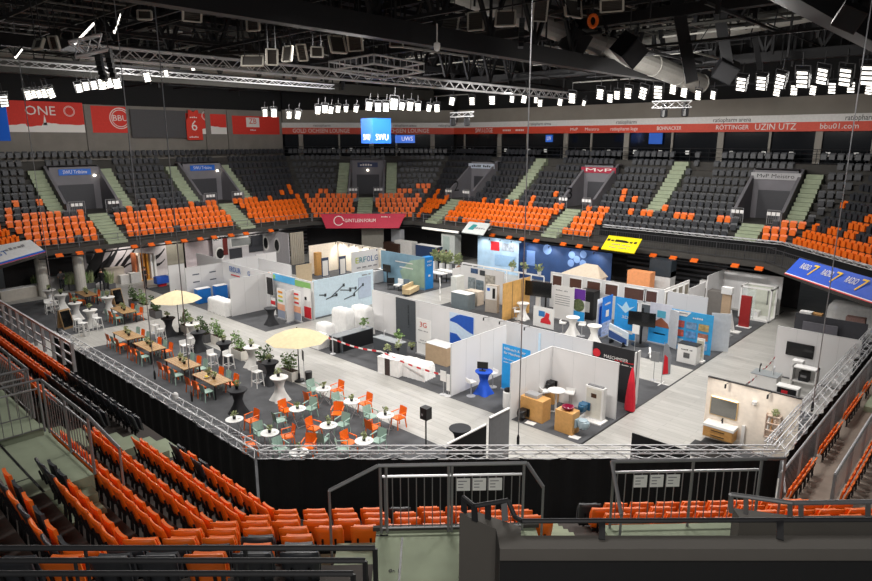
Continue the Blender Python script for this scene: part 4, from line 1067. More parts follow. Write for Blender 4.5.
def potted(label, p, s=1.0, col=None, group=None, pot=BLACK):
    t = thing('potted_plant', label, 'plant', p, 0, group); MB().lathe([(.05 * s, 0), (.065 * s, .1 * s), (.055 * s, .1 * s)], 10).obj('pot', pot, t)
    MB().leaves((0, 0, .19 * s), (.1 * s, .1 * s, .11 * s), 40, .09 * s).obj('foliage', col or LEAF2, t); return t
potted('small green plant on the long black table', topof(kd, .931, .9, 0), 2.0, LEAF, pot=WHITE); potted('small green plant on the long anthracite counter', topof(kc, .951, .75, 0), 1.9, LEAF, pot=WHITE)
def draped(label, px, py, w, d, hh, rz):
    t = thing('draped_furniture', label, 'draped furniture', at(px, py), rz); n = 16; mb = MB(); V = []; F = []
    rr = random.Random(int(px))
    ring = []
    for q in range(40):
        a = 2 * PI * q / 40; cx, sx = math.cos(a), math.sin(a); m_ = max(abs(cx), abs(sx)); ring.append((cx / m_, sx / m_))
    for k, (f_, z) in enumerate(((1.06, 0), (1.02, hh * .4), (1, hh * .85), (.94, hh), (.5, hh * 1.02), (.01, hh * 1.01))):
        for q, (x, y) in enumerate(ring):
            j = 1 + (.05 if q % 2 else -.03) * (1 if k < 3 else 0) + rr.uniform(-.02, .02); V.append((x * w / 2 * f_ * j, y * d / 2 * f_ * j, z + (rr.uniform(-.02, .02) if k in (2, 3) else 0)))
    for k in range(5):
        for q in range(40): j = (q + 1) % 40; F.append((k * 40 + q, k * 40 + j, (k + 1) * 40 + j, (k + 1) * 40 + q))
    mb.add(V, F).obj('cloth_cover', M('dust_sheet', 'efeeec', .85), t, True)
draped('left bathroom unit draped in a white sheet behind the parasol', 326, 343, .9, .6, 1.2, RB)
draped('low object draped in a white sheet right behind the parasol', 319, 347, .8, .7, .8, RB)
draped('tall object under a wrinkled white sheet left of the light grey wall', 344, 336, 1.3, .6, 1.7, RB); draped('tall object under a white sheet touching the light grey wall', 363, 333, 1.3, .6, 1.7, RB)
dr = counter('curved white counter with a dark middle in the taped-off stand', 393, 373, 1.3, .8, .85, RB + .15, M('counter_gloss', 'f0efed', .3), WHITE)
MB().box(-.18, -.43, 0, .12, .43, .87).obj('dark_middle', M('dark_brown', '3a2b28', .5), dr)
draped('oval white covered counter at the front of the taped-off stand', 416, 376, 1.6, .8, .8, RB + .1)
for n, (px, py) in enumerate(((388, 353), (398, 350), (412, 349.5))): potted('small yellow-green plant on the white counters, %s from the left' % nth(n + 1), Vector((*at(px, py, .9)[:2], .885)), 1.5, LEAF2)
rc = counter('reception desk with wooden slat front beside the white partition wall', 441, 362, 1.5, .8, 1.0, RB, M('slat_wood', 'b89f82', .5), WHITE)
# barrier tape: chrome stands and red-white tape
TAPE_R, TAPE_W = M('tape_red', 'd12a33', .5), M('tape_white', 'f1efee', .5)
def tape(label, pts, z=.95):
    t = thing('barrier_tape', label, 'tape', at(*pts[0], 0)); o = t.location.copy(); rmb, wmb = MB(), MB(); pp = [at(x, y, z) - o for x, y in pts]
    for a, b in zip(pp, pp[1:]):
        n = max(2, int((b - a).length / .3))
        for k in range(n):
            f0, f1 = k / n, (k + 1) / n; s_ = lambda f_: Vector((0, 0, -.12 * math.sin(PI * f_)))
            (rmb if k % 2 else wmb).bar(a + (b - a) * f0 + s_(f0), a + (b - a) * f1 + s_(f1), .006, .09)
    rmb.obj('red_stripes', TAPE_R, t); wmb.obj('white_stripes', TAPE_W, t)
tape('red and white barrier tape along the aisle edge of the draped stand', [(326, 334), (333, 339), (381, 351.5), (443, 375)])
tape('red and white barrier tape across the right television stand', [(746, 384), (760, 371), (775, 357)])
def stanchion(label, px, py):
    t = thing('barrier_post', label, 'post', at(px, py)); MB().tube((0, 0, .02), (0, 0, 1.0), .03, 8).obj('post', ALU, t); MB().lathe([(.16, 0), (.16, .02), (.04, .04)], 14).obj('base', ALU, t)
stanchion('chrome barrier post in front of the draped furniture', 333, 354); stanchion('chrome barrier post beside the curved white counter', 381.5, 373)
# --- tool poster wall, leaflet wall and white office walls on the left
tw = wall('R', 'pale blue poster wall showing hand tools behind the parasol', (312.5, 280), (373, 270.5), mat=M('poster_pale_blue', 'd3e8f4', .5))
for n, (px, py, L) in enumerate(((322, 295, .5), (331, 297, .9), (337, 291, 1.3), (345, 290, .9), (349, 297, .9), (358, 289, 1.0), (352, 288, .6))):
    x, z = on(tw, px, py); mb = MB(); a_ = .35 * ((n % 3) - .5)
    mb.bar((x - L / 2 * math.cos(a_), -.035, z - L / 2 * math.sin(a_)), (x + L / 2 * math.cos(a_), -.035, z + L / 2 * math.sin(a_)), .01, .06); mb.bar((x + L / 2 * math.cos(a_), -.035, z + L / 2 * math.sin(a_) + .1), (x + L / 2 * math.cos(a_), -.035, z + L / 2 * math.sin(a_) - .1), .01, .16)
    mb.obj('tool_print', M('tool_ink', '3c454c', .6), tw.t)
x, z = on(tw, 366, 274); text('~', .8, .12, GT, tw.t, (x, -.04, 2.25))
x0, z0, x1, z1 = sheetpx(tw, 'machine_print', 358, 278, 371, 296, M('machine_ink', 'b9c9dd', .6))
lw = wall('B', 'white leaflet wall with a sky and meadow strip along its top', (268, 270.5), (313, 283.5))
mt_ = M('meadow_print', '8cc070', .6); st = M('sky_print', '5db4e8', .6); ot = M('orange_print', 'ef9a3a', .6)
sheet(lw.t, 'sky_print', .3, 2.0, lw.w * .62, 2.47, st, -.03); sheet(lw.t, 'meadow_print', .05, 2.0, .6, 2.47, ot, -.036); sheet(lw.t, 'meadow_print', .6, 2.1, .9, 2.4, mt_, -.036); sheet(lw.t, 'meadow_print', lw.w * .62, 2.0, lw.w * .95, 2.4, mt_, -.036)
def leafwall(label, px, py, w, hh, top, kind='B'):
    t = rollup(label, px, py, w, hh, kind, WHITE)
    for k in range(3): sheet(t, 'colour_block', w * .15, hh * (.86 - .14 * k), w * .75, hh * (.92 - .14 * k), [ot, M('yellow_print', 'f0c84a', .6), mt_][k] if top else [REDM, ot, REDM][k], -.03)
    sheet(t, 'photo_print', 0.02, hh * .3, w - .02, hh * .5, M('sunset_print', 'e8a888', .6), -.03); sheet(t, 'grey_block', .02, .1, w - .02, hh * .3, M('print_slate', '8f97a8', .6), -.03)
leafwall('leaflet banner with orange blocks left of the white roll-up back', 278.5, 318, .85, 2.05, True); leafwall('leaflet banner with red and orange blocks right of the white roll-up back', 294.5, 320.5, .8, 2.05, False)
rollup('blank light grey roll-up seen between two leaflet banners', 287, 323.5, .85, 2.1, 0.25, M('rollup_back', 'd5d5d4', .6))
t = rollup('white banner with a red lower part beside the tool poster wall', 305, 318.5, .75, 2.1, 'B', WHITE); sheet(t, 'red_block', 0, .1, .75, .85, REDM, -.03); sheet(t, 'photo_block', .1, 1.3, .3, 1.5, BLACK, -.03)
cocktail(270.5, 308, 'black', 'black cocktail table beside the leaflet banners')
t = rollup('white and red banner below the black screen of the leaflet stand', 272, 314.5, .5, 1.2, 'B', WHITE); sheet(t, 'red_block', 0, .75, .5, 1.0, REDM, -.03)
t = thing('wall_screen', 'black upright screen beside the leaflet banners', 'screen', (*at(268.5, 311.5)[:2], 0), RB); MB().box(0, 0, 1.25, .62, .06, 2.4).obj('display', SCREEN, t); MB().box(.25, .06, 0, .37, .1, 1.6).obj('stand', ALUP, t)
ww = wall('R', 'large plain white wall left of the leaflet stand', (229.5, 280.5), (271, 272))
lg = wall('B', 'white wall with a row of small logos behind the large plain wall', (222, 262), (272, 273.5), z=2.6)
x, z = on(lg, 235, 267); text('ERDUR', 1.5, .42, M('logo_blue', '2b66b1', .6), lg.t, (x, -.04, 2.2)); sheet(lg.t, 'logo_print', x - .6, 1.75, x + .6, 1.83, REDM)
x, z = on(lg, 249, 271); text('G', .3, .35, M('logo_blue'), lg.t, (x, -.04, 2.2))
sw = wall('R', 'white wall of small printed signs behind the blue counters', (185, 268), (229, 262))
for k in range(6): sheet(sw.t, 'sign_print', .5 + (k % 3) * 1.3, 1.9 - .55 * (k // 3), 1.0 + (k % 3) * 1.3, 1.98 - .55 * (k // 3), M('print_ink', '5a6270', .6))
wall('R', 'narrow white wall at the left end of the sign wall', (168, 266), (184, 263.5))
wall('B', 'low white wall behind the sign wall near the mirror shop', (196, 251), (222, 262)); wall('R', 'white wall with a brown top edge below the mirror shop', (222, 262), (258, 254.5)).t
wall('B', 'white slatted wall between the mirror shop and the cream stand', (258, 256), (291, 268)); wall('R', 'plain white door panel wall behind the logo wall', (256, 255), (276, 251.5))
BC = M('counter_blue', '1578d4', .4)
for n, (px, py, w) in enumerate(((203.5, 302.5, 1.0), (221, 299, .9))):
    t = counter(['blue counter with a white top nearest the plain white wall', 'second blue counter behind the white rounded counter'][n], px, py, w, .5, 1.05, 0, BC, WHITE)
draped('white rounded counter beside the plain white wall', 222, 313, 2.2, .7, 1.0, RB)
# --- cream shop, world map wall and blue pillar
er = wall('R', 'white wall reading ERFOLG in coloured letters', (351.5, 252.5), (382, 248))
xs = er.w * .3
for k, ch in enumerate('ERFOLG'): text(ch, .34, .5, M(['letter_lime', 'letter_sea', 'letter_sea', 'letter_navy', 'letter_navy', 'letter_navy'][k], ['b8c43a', '3f8f9c', '3f8f9c', '2a5a92', '2a5a92', '2a5a92'][k], .6), er.t, (er.w * (.16 + .125 * k), -.03, 1.75))
for k in range(4): sheet(er.t, 'logo_print', er.w * (.15 + .18 * k), 1.1, er.w * (.27 + .18 * k), 1.2, GT)
cw = wall('B', 'cream wall of the spotlit shop behind the ERFOLG wall', (337, 242), (385, 249), mat=M('cream_wall', 'f2e8d8', .8)); cv = wall('R', 'left cream wall of the spotlit shop', (309, 246), (337, 242), mat=M('cream_wall'))
for k in range(7): spot(cw.t, cw.w * (k + .5) / 7, 2.5, .5)
for k in range(3): glowlamp(cw.o.x - .9, cw.o.y - cw.w * (k + .5) / 4, 2.45, 90, (cw.o.x, cw.o.y - cw.w * (k + .5) / 4, 1.2))
dcol = wall('R', 'tan display board with dark edge in front of the cream shop', (296, 265), (311.5, 264), z=1.9, mat=M('tan_board', 'cdb899', .6), frame=False)
t = block('wood_column', 'orange wooden column at the entrance of the cream shop', 'column', 318.5, 275, .55, .4, 2.0, 0, PINE)
for n, (px, py) in enumerate(((325, 278), (342.5, 276))):
    t = rollup(['navy framed poster stand beside the wooden column', 'navy framed poster stand right of the cream shop entrance'][n], px - 3, py, .75, 1.7, 0.0, M('frame_navy', '31405f', .5)); sheet(t, 'poster_paper', .1, .15, .65, 1.45, WHITE, -.03)
wm = wall('B', 'blue-green world map wall beside the blue pillar', (381, 250), (424.5, 258), mat=M('map_blue', '7fa3b8', .6, vary=.2, scale=.8), z=2.6)
prism_print(wm.t, 'map_print', [(wm.w * .55, .2), (wm.w * .45, 1.2), (wm.w * .7, 2.2), (wm.w, 2.5), (wm.w, .2)], M('map_green', '9ab3a0', .6, vary=.2, scale=1.2)); sheet(wm.t, 'text_print', wm.w * .35, 1.9, wm.w * .75, 1.98, WHITETXT, -.05); sheet(wm.t, 'text_print', wm.w * .45, 1.5, wm.w * .75, 1.58, WHITETXT, -.05)
bp = block('blue_pillar', 'bright blue information pillar at the end of the world map wall', 'pillar', 427, 288.5, .9, .5, 2.55, 0.0, M('pillar_blue', '1583d2', .4)); text('INFO', .5, .16, WHITETXT, bp, (0, -.27, 2.2)); text('POINT', .5, .16, WHITETXT, bp, (0, -.27, 1.9)); sheet(bp, 'icon', -.1, 1.0, .1, 1.15, WHITETXT, -.27)
sf = thing('sofa', 'beige curved bench in front of the world map wall', 'bench', at(411, 293.5), .35); MB().box(-.9, -.3, .12, .9, .3, .48).obj('seat', M('beige_bench', 'cbb48c', .7), sf); MB().box(-.9, .2, .45, .9, .32, .75).obj('backrest', M('beige_bench'), sf)
MB().box(-.8, -.25, 0, -.7, .25, .12).obj('leg', BLACK, sf); MB().box(.7, -.25, 0, .8, .25, .12).obj('leg', BLACK, sf)
for n, (px, py, lab) in enumerate(((398.5, 290, 'white cushioned chair before the world map wall'), (405, 290.5, 'grey cushioned chair before the world map wall'), (391, 289, 'dark steel chair left of the cushioned chairs'))):
    t = thing('lounge_chair', lab, 'chair', at(px, py), RB + .4 * n); mt2 = [WHITE, M('chair_slate', '6f7f8c', .7), BLACK][n]
    MB().box(-.28, -.28, .35, .28, .28, .45).obj('seat', mt2, t); MB().box(-.28, .22, .45, .28, .28, .85).obj('backrest', mt2, t)
    for a in (-1, 1):
        for b in (-1, 1): MB().bar((a * .25, b * .25, 0), (a * .22, b * .22, .36), .03).obj('leg', BLACK, t)
t = thing('wall_screen', 'dark screen on the left end of the world map wall', 'screen', (*at(383.5, 283)[:2], 0), RB); MB().box(0, -.05, 1.0, .9, 0, 1.6).obj('display', SCREEN, t); MB().box(.4, 0, 0, .5, .05, 1.2).obj('stand', BLACK, t)
dk = counter('white high desk with dark devices beside the ERFOLG wall', 381, 281, 2.2, .7, 1.0, 0, M('desk_grey', 'd0d0d2', .5), WHITE)
for k in (-1, 1): block('tablet_display', 'dark flat display on the white high desk, %s one' % ('left' if k < 0 else 'right'), 'display', 0 + 436, 330, .6, .4, .03, 0, SCREEN).location = topof(dk, 1.031, k * .5, 0)
# --- bathroom stand, television stand (right)
CREAM = M('bath_cream', 'f3e8db', .7)
bw = wall('B', 'cream bathroom wall with a mirror and a washstand at the right', (708.5, 377), (802, 399), mat=CREAM)
for q in (.25, .7): glowlamp(bw.X - 1.1, bw.o.y - bw.w * q, 2.7, 32, (bw.X, bw.o.y - bw.w * q, 1.3)); spot(bw.t, bw.w * q, 2.5, .5)  # spots and arms added to brighten the cream wall
MB().box(-.01, -.03, 2.49, bw.w, .08, 2.53).obj('edge_strip', BLACK, bw.t)
def onbox(w, name, px0, py0, px1, py1, y0, y1, mat, par=None):
    x0, z1 = on(w, px0, py0); x1, z0 = on(w, px1, py1); return MB().box(min(x0, x1), y0, min(z0, z1), max(x0, x1), y1, max(z0, z1)), (x0, z0, x1, z1)
def hung(w, name, label, cat, x, z):
    t = thing(name, label, cat, (w.X, w.o.y - x, z) if w.kind == 'B' else (w.o.x + x, w.Y, z), w.rz); return t
x0, z1 = on(bw, 712.5, 394); x1, z0 = on(bw, 737, 416)
t = hung(bw, 'wall_mirror', 'backlit rectangular mirror with a wooden frame on the cream bathroom wall', 'mirror', x0, 1.08)
MB().box(0, -.07, 0, .95, -.03, .66).obj('glass', M('mirror_glass', '9b9a97', .08, .95, vary=0), t); MB().box(-.03, -.06, -.03, .98, 0, .69).obj('frame', M('light_oak', 'd3b27e', .5), t)
MB().box(0, -.03, .69, .95, -.005, .71).obj('light_strip', M('warm_glow', 'ffe6bd', .5, emit=3, vary=0), t)
t = hung(bw, 'washstand', 'orange wooden washstand with a white basin top below the mirror', 'washstand', x0 - .05, .3)
MB().box(0, -.5, 0, 1.1, -.01, .42).obj('cabinet', PINE, t); d_ = MB().box(.03, -.52, .03, 1.07, -.5, .19).obj('drawer', PINE, t); MB().box(.3, -.545, .1, .8, -.52, .12).obj('handle', BLACK, d_)
d_ = MB().box(.03, -.52, .22, 1.07, -.5, .39).obj('drawer', PINE, t); MB().box(.3, -.545, .3, .8, -.52, .32).obj('handle', BLACK, d_)
MB().box(-.02, -.54, .42, 1.12, 0, .52).obj('basin_top', M('ceramic_white', 'f4f3f1', .2), t); MB().tube((.55, -.1, .52), (.55, -.1, .72), .03, 8).tube((.55, -.1, .7), (.55, -.24, .68), .02, 6).obj('tap', BLACK, t)
x, z = on(bw, 733, 430); t = hung(bw, 'hand_towel', 'white towel hanging beside the washstand', 'towel', 1.42, .2); MB().box(0, -.1, 0, .12, -.02, .75).obj('cloth', WHITE, t)
xs_, zs_ = on(bw, 765, 436); xe_, ze_ = on(bw, 777, 406)
t = hung(bw, 'ladder_shelf', 'pale pink ladder shelf with a trailing plant on the cream bathroom wall', 'shelf', 2.2, .75)
sh = MB(); PK = M('shelf_blush', 'e3cfc0', .6)
for x in (0, .47): sh.box(x, -.16, 0, x + .03, -.01, .95)
sh.obj('side_panel', PK, t)
for k in range(4): MB().box(0, -.16, .03 + k * .28, .5, -.01, .06 + k * .28).obj('shelf_board', PK, t)
sh = MB().add([(0, -.08, .95), (.25, -.08, 1.12), (.5, -.08, .95), (.5, -.11, .95), (.25, -.11, 1.12), (0, -.11, .95)], [(0, 1, 4, 5), (1, 2, 3, 4)]).obj('gable_roof', PK, t)
pp = hung(bw, 'trailing_plant', 'trailing green plant on the top board of the ladder shelf', 'plant', 2.5, 1.66); MB().lathe([(.04, .03), (.05, .1)], 10, (0, -.1, 0)).obj('pot', WHITE, pp); MB().leaves((0, -.1, .12), (.13, .08, .14), 60, .08).obj('foliage', LEAF2, pp)
for k in range(5):
    t = hung(bw, 'bath_bottle', 'small pale bottle on the ladder shelf, %s from the top left' % nth(k + 1), 'bottle', 2.3 + .11 * (k % 3), 1.371 + (-.28 if k > 2 else 0)); MB().lathe([(.035, 0), (.035, .13), (.015, .15), (.015, .18)], 10, (0, -.1, 0)).obj('glass', [WHITE, M('bottle_amber', 'b98a5a', .3), PK][k % 3], t)
t = hung(bw, 'towel_ring', 'white holder high on the cream bathroom wall', 'holder', 1.75, 1.95); MB().lathe([(.08, -.06), (.09, .06)], 12, (0, -.08, 0)).obj('ring', WHITE, t)
t = block('bath_stool', 'white tray on a low black stand beside the bathroom wall', 'stand', 743, 444, .6, .35, .35, RB, BLACK, WHITE)
MATT = block('dark_mat', 'black doormat at the left end of the bathroom wall', 'mat', 708, 452, 1.5, 1.4, .01, RB, BLACK, z=.013)
tv = wall('B', 'white wall with a wall television in the right stand', (778, 325.5), (862, 341.5))
t = hung(tv, 'television', 'black flat television on the white wall at the right', 'television', .52, 1.2)
MB().box(0, -.08, 0, 1.15, -.03, .62).obj('screen', SCREEN, t); MB().box(-.02, -.07, -.02, 1.17, 0, .64).obj('bezel', BLACK, t)
t = block('media_stand', 'slim white stand below the television', 'stand', 795, 386, .45, .4, 1.3, RB, WHITE)
t = thing('coffee_cabinet', 'white open cabinet with a dark machine to the right of the slim stand', 'cabinet', at(805, 392), RB)
t.location.x -= .45
for nm, bxs in (('body', [(-.5, -.3, 0, -.45, .3, 1.35), (.45, -.3, 0, .5, .3, 1.35), (-.5, .25, 0, .5, .3, 1.35)]), ('shelf_board', [(-.5, -.3, 1.3, .5, .3, 1.35)]), ('shelf_board', [(-.5, -.3, .65, .5, .3, .7)]), ('shelf_board', [(-.5, -.3, 0, .5, .3, .06)])):
    mb = MB()
    for b_ in bxs: mb.box(*b_)
    mb.obj(nm, WHITE, t)
cm = thing('coffee_machine', 'black machine standing in the white open cabinet', 'coffee machine', t.location + Vector((0, .02, .701)), RB); MB().box(-.2, -.2, 0, .2, .2, .42).obj('housing', BLACK, cm); MB().box(-.12, -.23, .2, .12, -.2, .3).obj('panel', METAL, cm)
kk = counter('white counter with a grey worktop behind the barrier tape at the right', 764, 393, 1.1, .8, .95, RB, WHITE, M('stone_grey'))
for n, dx in enumerate((-.3, .28)):
    kt = thing('tap', ['dark tap on the left end of the grey worktop', 'chrome tap on the right end of the grey worktop'][n], 'tap', topof(kk, .981, dx, 0)); MB().path([(0, 0, 0), (0, 0, .3), (.1, 0, .36), (.16, 0, .26)], .025, 6).obj('spout', [BLACK, ALU][n], kt)
t = hung(tv, 'wall_cabinet', 'black hung showcase right of the white open cabinet', 'cabinet', 3.35, .9); MB().box(0, -.25, 0, .8, -.01, .8).obj('body', BLACK, t); MB().box(.05, -.27, .05, .75, -.25, .75).obj('door', M('smoked_glass', '2b3a34', .2), t)
t = block('monitor_crate', 'white framed red and black poster crate behind the bathroom wall', 'crate', 786, 405, .9, .5, .9, RB, WHITE); sheet(t, 'print', -.38, .2, .38, .85, BLACK, -.27); sheet(t, 'print', -.2, .45, .05, .75, REDM, -.285)
t = hung(tv, 'small_sign', 'small black plate high on the white television wall', 'sign', 4.1, 1.9); MB().box(0, -.05, 0, .5, -.01, .12).obj('plate', BLACK, t)
dg_ = wall('B', 'dark grey partition wall behind the white television wall', (796, 312.5), (868, 325), z=2.2, mat=M('partition_dark', '4b4b50', .8))
wall('B', 'mid grey low wall between the television wall and the dark partition', (803, 321), (838, 327), z=1.9, mat=M('partition_mid', '77757c', .8), frame=False)
block('beige_carton', 'brown carton on top behind the television wall', 'box', 810, 345, .8, .5, 1.9, RB, M('carton_brown', 'a97f4d', .8)); block('white_carton', 'white box left of the brown carton behind the television wall', 'box', 802, 345, .6, .5, 2.0, RB, WHITE)
block('patterned_crate', 'reddish patterned crate behind the right end of the television wall', 'crate', 851, 352, .9, .5, 2.0, RB, M('crate_red_brown', 'a8857c', .8, vary=.3, scale=20))
draped('wrapped white bundle on the floor beyond the dark partition', 858, 330, 3.2, 1.2, 1.6, RB)
# --- far right stand under the blue banner
fr = wall('B', 'white far wall with a shower cabin in front of it', (724.6, 266.8), (784, 272.8), 2.6, c=45.6)
wall('R', 'white left side wall of the far shower stand', (708, 279), (724.6, 266.8), 2.6, c=fr.o.y)
sc_ = thing('shower_cabin', 'white glass shower cabin standing at the far white wall', 'shower', at(757, 318), RB); sc_.location.x -= .2
f = MB()
for a in (-1, 1):
    for b in (-1, 1): f.box(a * .9 - .05, b * .6 - .05, 0, a * .9 + .05, b * .6 + .05, 2.2)
f.box(-.95, -.65, 2.1, .95, -.55, 2.2).box(-.95, .55, 2.1, .95, .65, 2.2).box(-.95, -.65, 2.1, -.85, .65, 2.2).box(.85, -.65, 2.1, .95, .65, 2.2); f.obj('frame', WHITE, sc_)
MB().box(-.95, -.65, 0, .95, .65, .12).obj('tray', WHITE, sc_); MB().box(-.9, .58, .12, .9, .6, 2.1).obj('back_panel', M('shower_pale', 'cfd3c6', .3), sc_); MB().box(-.85, -.62, .12, .0, -.6, 2.1).obj('glass_door', M('shower_glass', 'dfe8e6', .05, alpha=.25, vary=0), sc_)
MB().box(-.7, -.1, .12, .1, .5, .5).obj('bench', WHITE, sc_); MB().tube((.4, .55, .9), (.4, .55, 1.9), .03, 6).tube((.4, .55, 1.9), (.4, .2, 1.95), .03, 6).obj('shower_pipe', METAL, sc_)
t = thing('brochure_rack', 'chrome brochure rack right of the shower cabin', 'rack', at(772, 312), RB)
MB().tube((-.2, 0, 0), (-.2, 0, 1.5), .02, 4).tube((.2, 0, 0), (.2, 0, 1.5), .02, 4).obj('frame', METAL, t)
for k in range(4): MB().box(-.2, -.1, .3 + k * .32, .2, 0, .5 + k * .32).obj('tray', BLACK if k < 1 else METAL, t)
t = thing('red_column', 'dark red slim advertising column in the far right stand', 'column', at(743.5, 327), RB); MB().box(-.3, -.1, .05, .3, .1, 2.0).obj('body', M('column_red', '9c2424', .5), t); MB().box(-.4, -.25, 0, .4, .25, .05).obj('base', WHITE, t)
t = thing('beige_column', 'tall wooden column with a white head in the far right stand', 'column', at(723, 335), RB); MB().box(-.25, -.1, .05, .25, .1, 2.55).obj('body', M('column_beige', 'c3a789', .6), t); MB().box(-.5, -.3, 0, .5, .3, .05).obj('base', METAL, t); MB().box(-.3, -.2, 2.55, .3, .2, 2.95).obj('head', WHITE, t)
t = thing('white_figure_stand', 'slanted white display leaning beside the red column', 'display', at(738, 333), RB); MB().bar((-.3, 0, .05), (-.6, 0, 1.3), .25, .12).obj('arm', WHITE, t); MB().box(-.6, -.3, 0, .1, .3, .06).obj('base', WHITE, t)
block('black_bath', 'black low display tub beside the shower cabin', 'tub', 740, 306, 2.4, .8, 1.0, RB, BLACK, M('tub_rim', '3a3a3e', .4)); block('taupe_block', 'grey draped block left of the beige column', 'block', 714.5, 313.5, 1.6, .8, 1.6, RB, M('taupe_cloth', '77736f', .8))
block('white_display', 'white display with coloured leaflets under the far left side wall', 'display', 706, 304, 1.0, .5, 1.7, RB, WHITE)
# --- blue photo wall
pw = wall('B', 'sky blue wall with nine roof photographs', (672, 309), (714, 315.5), 2.25, mat=M('photo_wall_blue', '3aa5e0', .5), c=None, frame=False)
x = pw.w
prism_print(pw.t, 'white_print', [(.12, 1.95), (x * .38, 1.95), (x * .48, 2.22), (.12, 2.22)], WHITE); sheet(pw.t, 'text_print', .2, 2.08, x * .4, 2.13, GT, -.05); text('~', x * .3, .14, WHITETXT, pw.t, (x * .68, -.05, 1.95))
for r in range(3):
    for c in range(3): sheet(pw.t, 'roof_photo', x * (.1 + .29 * c), 1.3 - r * .52, x * (.34 + .29 * c), 1.68 - r * .52, M('photo_%d%d' % (r, c), ['b0524a', '6f93b8', 'b39a63', 'c25b4a', '5d8fc4', 'a8705e', '9aa7b2', '4f78b5', '8ea6c9'][r * 3 + c], .5, vary=.4, scale=6), -.045)
for n, (px, py) in enumerate(((669.5, 347.5), (718, 352))):
    p = at(px, py); t = thing('wall_wing', ['pale grey folding wing left of the sky blue photo wall', 'pale grey folding wing right of the sky blue photo wall'][n], 'panel', p, RB + (.5 if n else -.5)); MB().box(-.5, 0, .05, .5, .05, 2.2).obj('panel', M('wing_grey', 'c9cdd2', .5), t)
t = counter('white promotion counter with a dark top and a small black square print', 688, 362, 1.0, .6, 1.0, RB, WHITE, BLACK); text('~', .6, .09, BLACKTXT, t, (0, -.31, .75)); sheet(t, 'square_print', -.16, .3, .16, .58, M('print_pattern', '5c5c5c', .6, vary=.6, scale=40), -.315)
t = thing('leaflet_stand', 'white leaflet stand right of the promotion counter', 'leaflet stand', at(699, 362), RB); MB().box(-.2, -.02, .1, .2, .02, 1.3).obj('back', WHITE, t)
for k in range(3): MB().box(-.16, -.08, .3 + .33 * k, .16, -.02, .52 + .33 * k).obj('leaflet_tray', M('leaflet_grey', 'c4c0ae', .6), t)
MB().box(-.25, -.2, 0, .25, .2, .1).obj('base', WHITE, t)
bb = wall('B', 'white partition wall behind the sky blue photo wall', (668, 291), (708, 298.5), 2.5)
wl = wall('R', 'white side wall with a sloping lamp arm behind the photo wall', (690, 291), (706, 280), 2.4)
# --- window maker: white walls with brown windows
wb = wall('B', 'white wall with a row of six brown display windows', (551, 270.5), (664, 291.5), mat=WHITE)
WINB = M('window_brown', '5e3f36', .35); WINF = M('window_frame_white', 'f5f4f2', .4)
for k in range(6):
    wx = wb.w * (.02 + .165 * k); t = hung(wb, 'display_window', 'brown pleated display window, %s of six on the white wall' % nth(k + 1), 'window', wx, 1.55); ww_ = [.8, 1.0, 1.05, .95, 1.5, .9][k]
    MB().box(.05, -.04, .05, ww_ - .05, -.02, .75).obj('pleated_blind', WINB, t); f = MB(); f.box(0, -.06, 0, ww_, -.005, .05).box(0, -.06, .75, ww_, -.005, .8).box(0, -.06, .05, .05, -.005, .75).box(ww_ - .05, -.06, .05, ww_, -.005, .75); f.obj('frame', WINF, t)
for k in range(2):
    t = hung(wb, 'display_window', 'dark lower display window, %s of the two under the brown windows' % ('left' if k == 0 else 'right'), 'window', wb.w * (.70 + .13 * k), .35); MB().box(.05, -.04, .05, .85, -.02, 1.05).obj('glass', M('dark_pane', '5b6166', .15), t); f = MB(); f.box(0, -.06, 0, .9, -.005, .05).box(0, -.06, 1.05, .9, -.005, 1.1).box(0, -.06, .05, .05, -.005, 1.05).box(.85, -.06, .05, .9, -.005, 1.05); f.obj('frame', WINF, t)
wr = wall('R', 'white end wall with four grey display windows', (664, 291.5), (690, 276.5), mat=WHITE, c=wb.o.y - wb.w)
for k in range(4):
    wx = wr.w * (.04 + .245 * k); t = hung(wr, 'display_window', 'grey pleated display window, %s on the white end wall' % nth(k + 1), 'window', wx, 1.5); MB().box(.05, -.04, .05, wr.w * .17, -.02, .8).obj('pleated_blind', M('blind_grey', '8b8577', .5), t); f = MB(); q = wr.w * .17 + .05; f.box(0, -.06, 0, q, -.005, .05).box(0, -.06, .8, q, -.005, .85).box(0, -.06, .05, .05, -.005, .8).box(q - .05, -.06, .05, q, -.005, .8); f.obj('frame', WINF, t)
oc = block('orange_cube', 'pale orange folded cardboard display behind the window wall', 'display', 639, 303, 1.7, .8, 2.35, RB, M('card_orange', 'f0a06a', .7)); kb = block('equipment_tower', 'white and grey equipment tower right of the orange display', 'machine', 660, 301, 1.6, .9, 2.3, RB, M('tower_white', 'd9d9d8', .5)); MB().box(-.8, -.46, 1.9, .8, .46, 3.1).obj('dark_head', M('tower_dark', '2f3840', .5), kb)
# beige gable roof model
t = thing('roof_model', 'beige pitched roof model peeking over the window wall', 'roof model', (*at(584, 275, 1.9)[:2], 0), RB)
MB().add([(-1.6, -.6, 1.9), (1.6, -.6, 1.9), (1.0, .1, 2.75), (.0, .1, 2.75), (1.6, .6, 1.9), (-1.6, .6, 1.9)], [(0, 1, 2, 3), (1, 4, 2), (4, 5, 3, 2), (5, 0, 3)]).obj('roof_skin', M('roof_beige', 'c9bba8', .7), t); MB().box(-1.5, -.5, 0, 1.5, .5, 1.9).obj('body', WHITE, t)
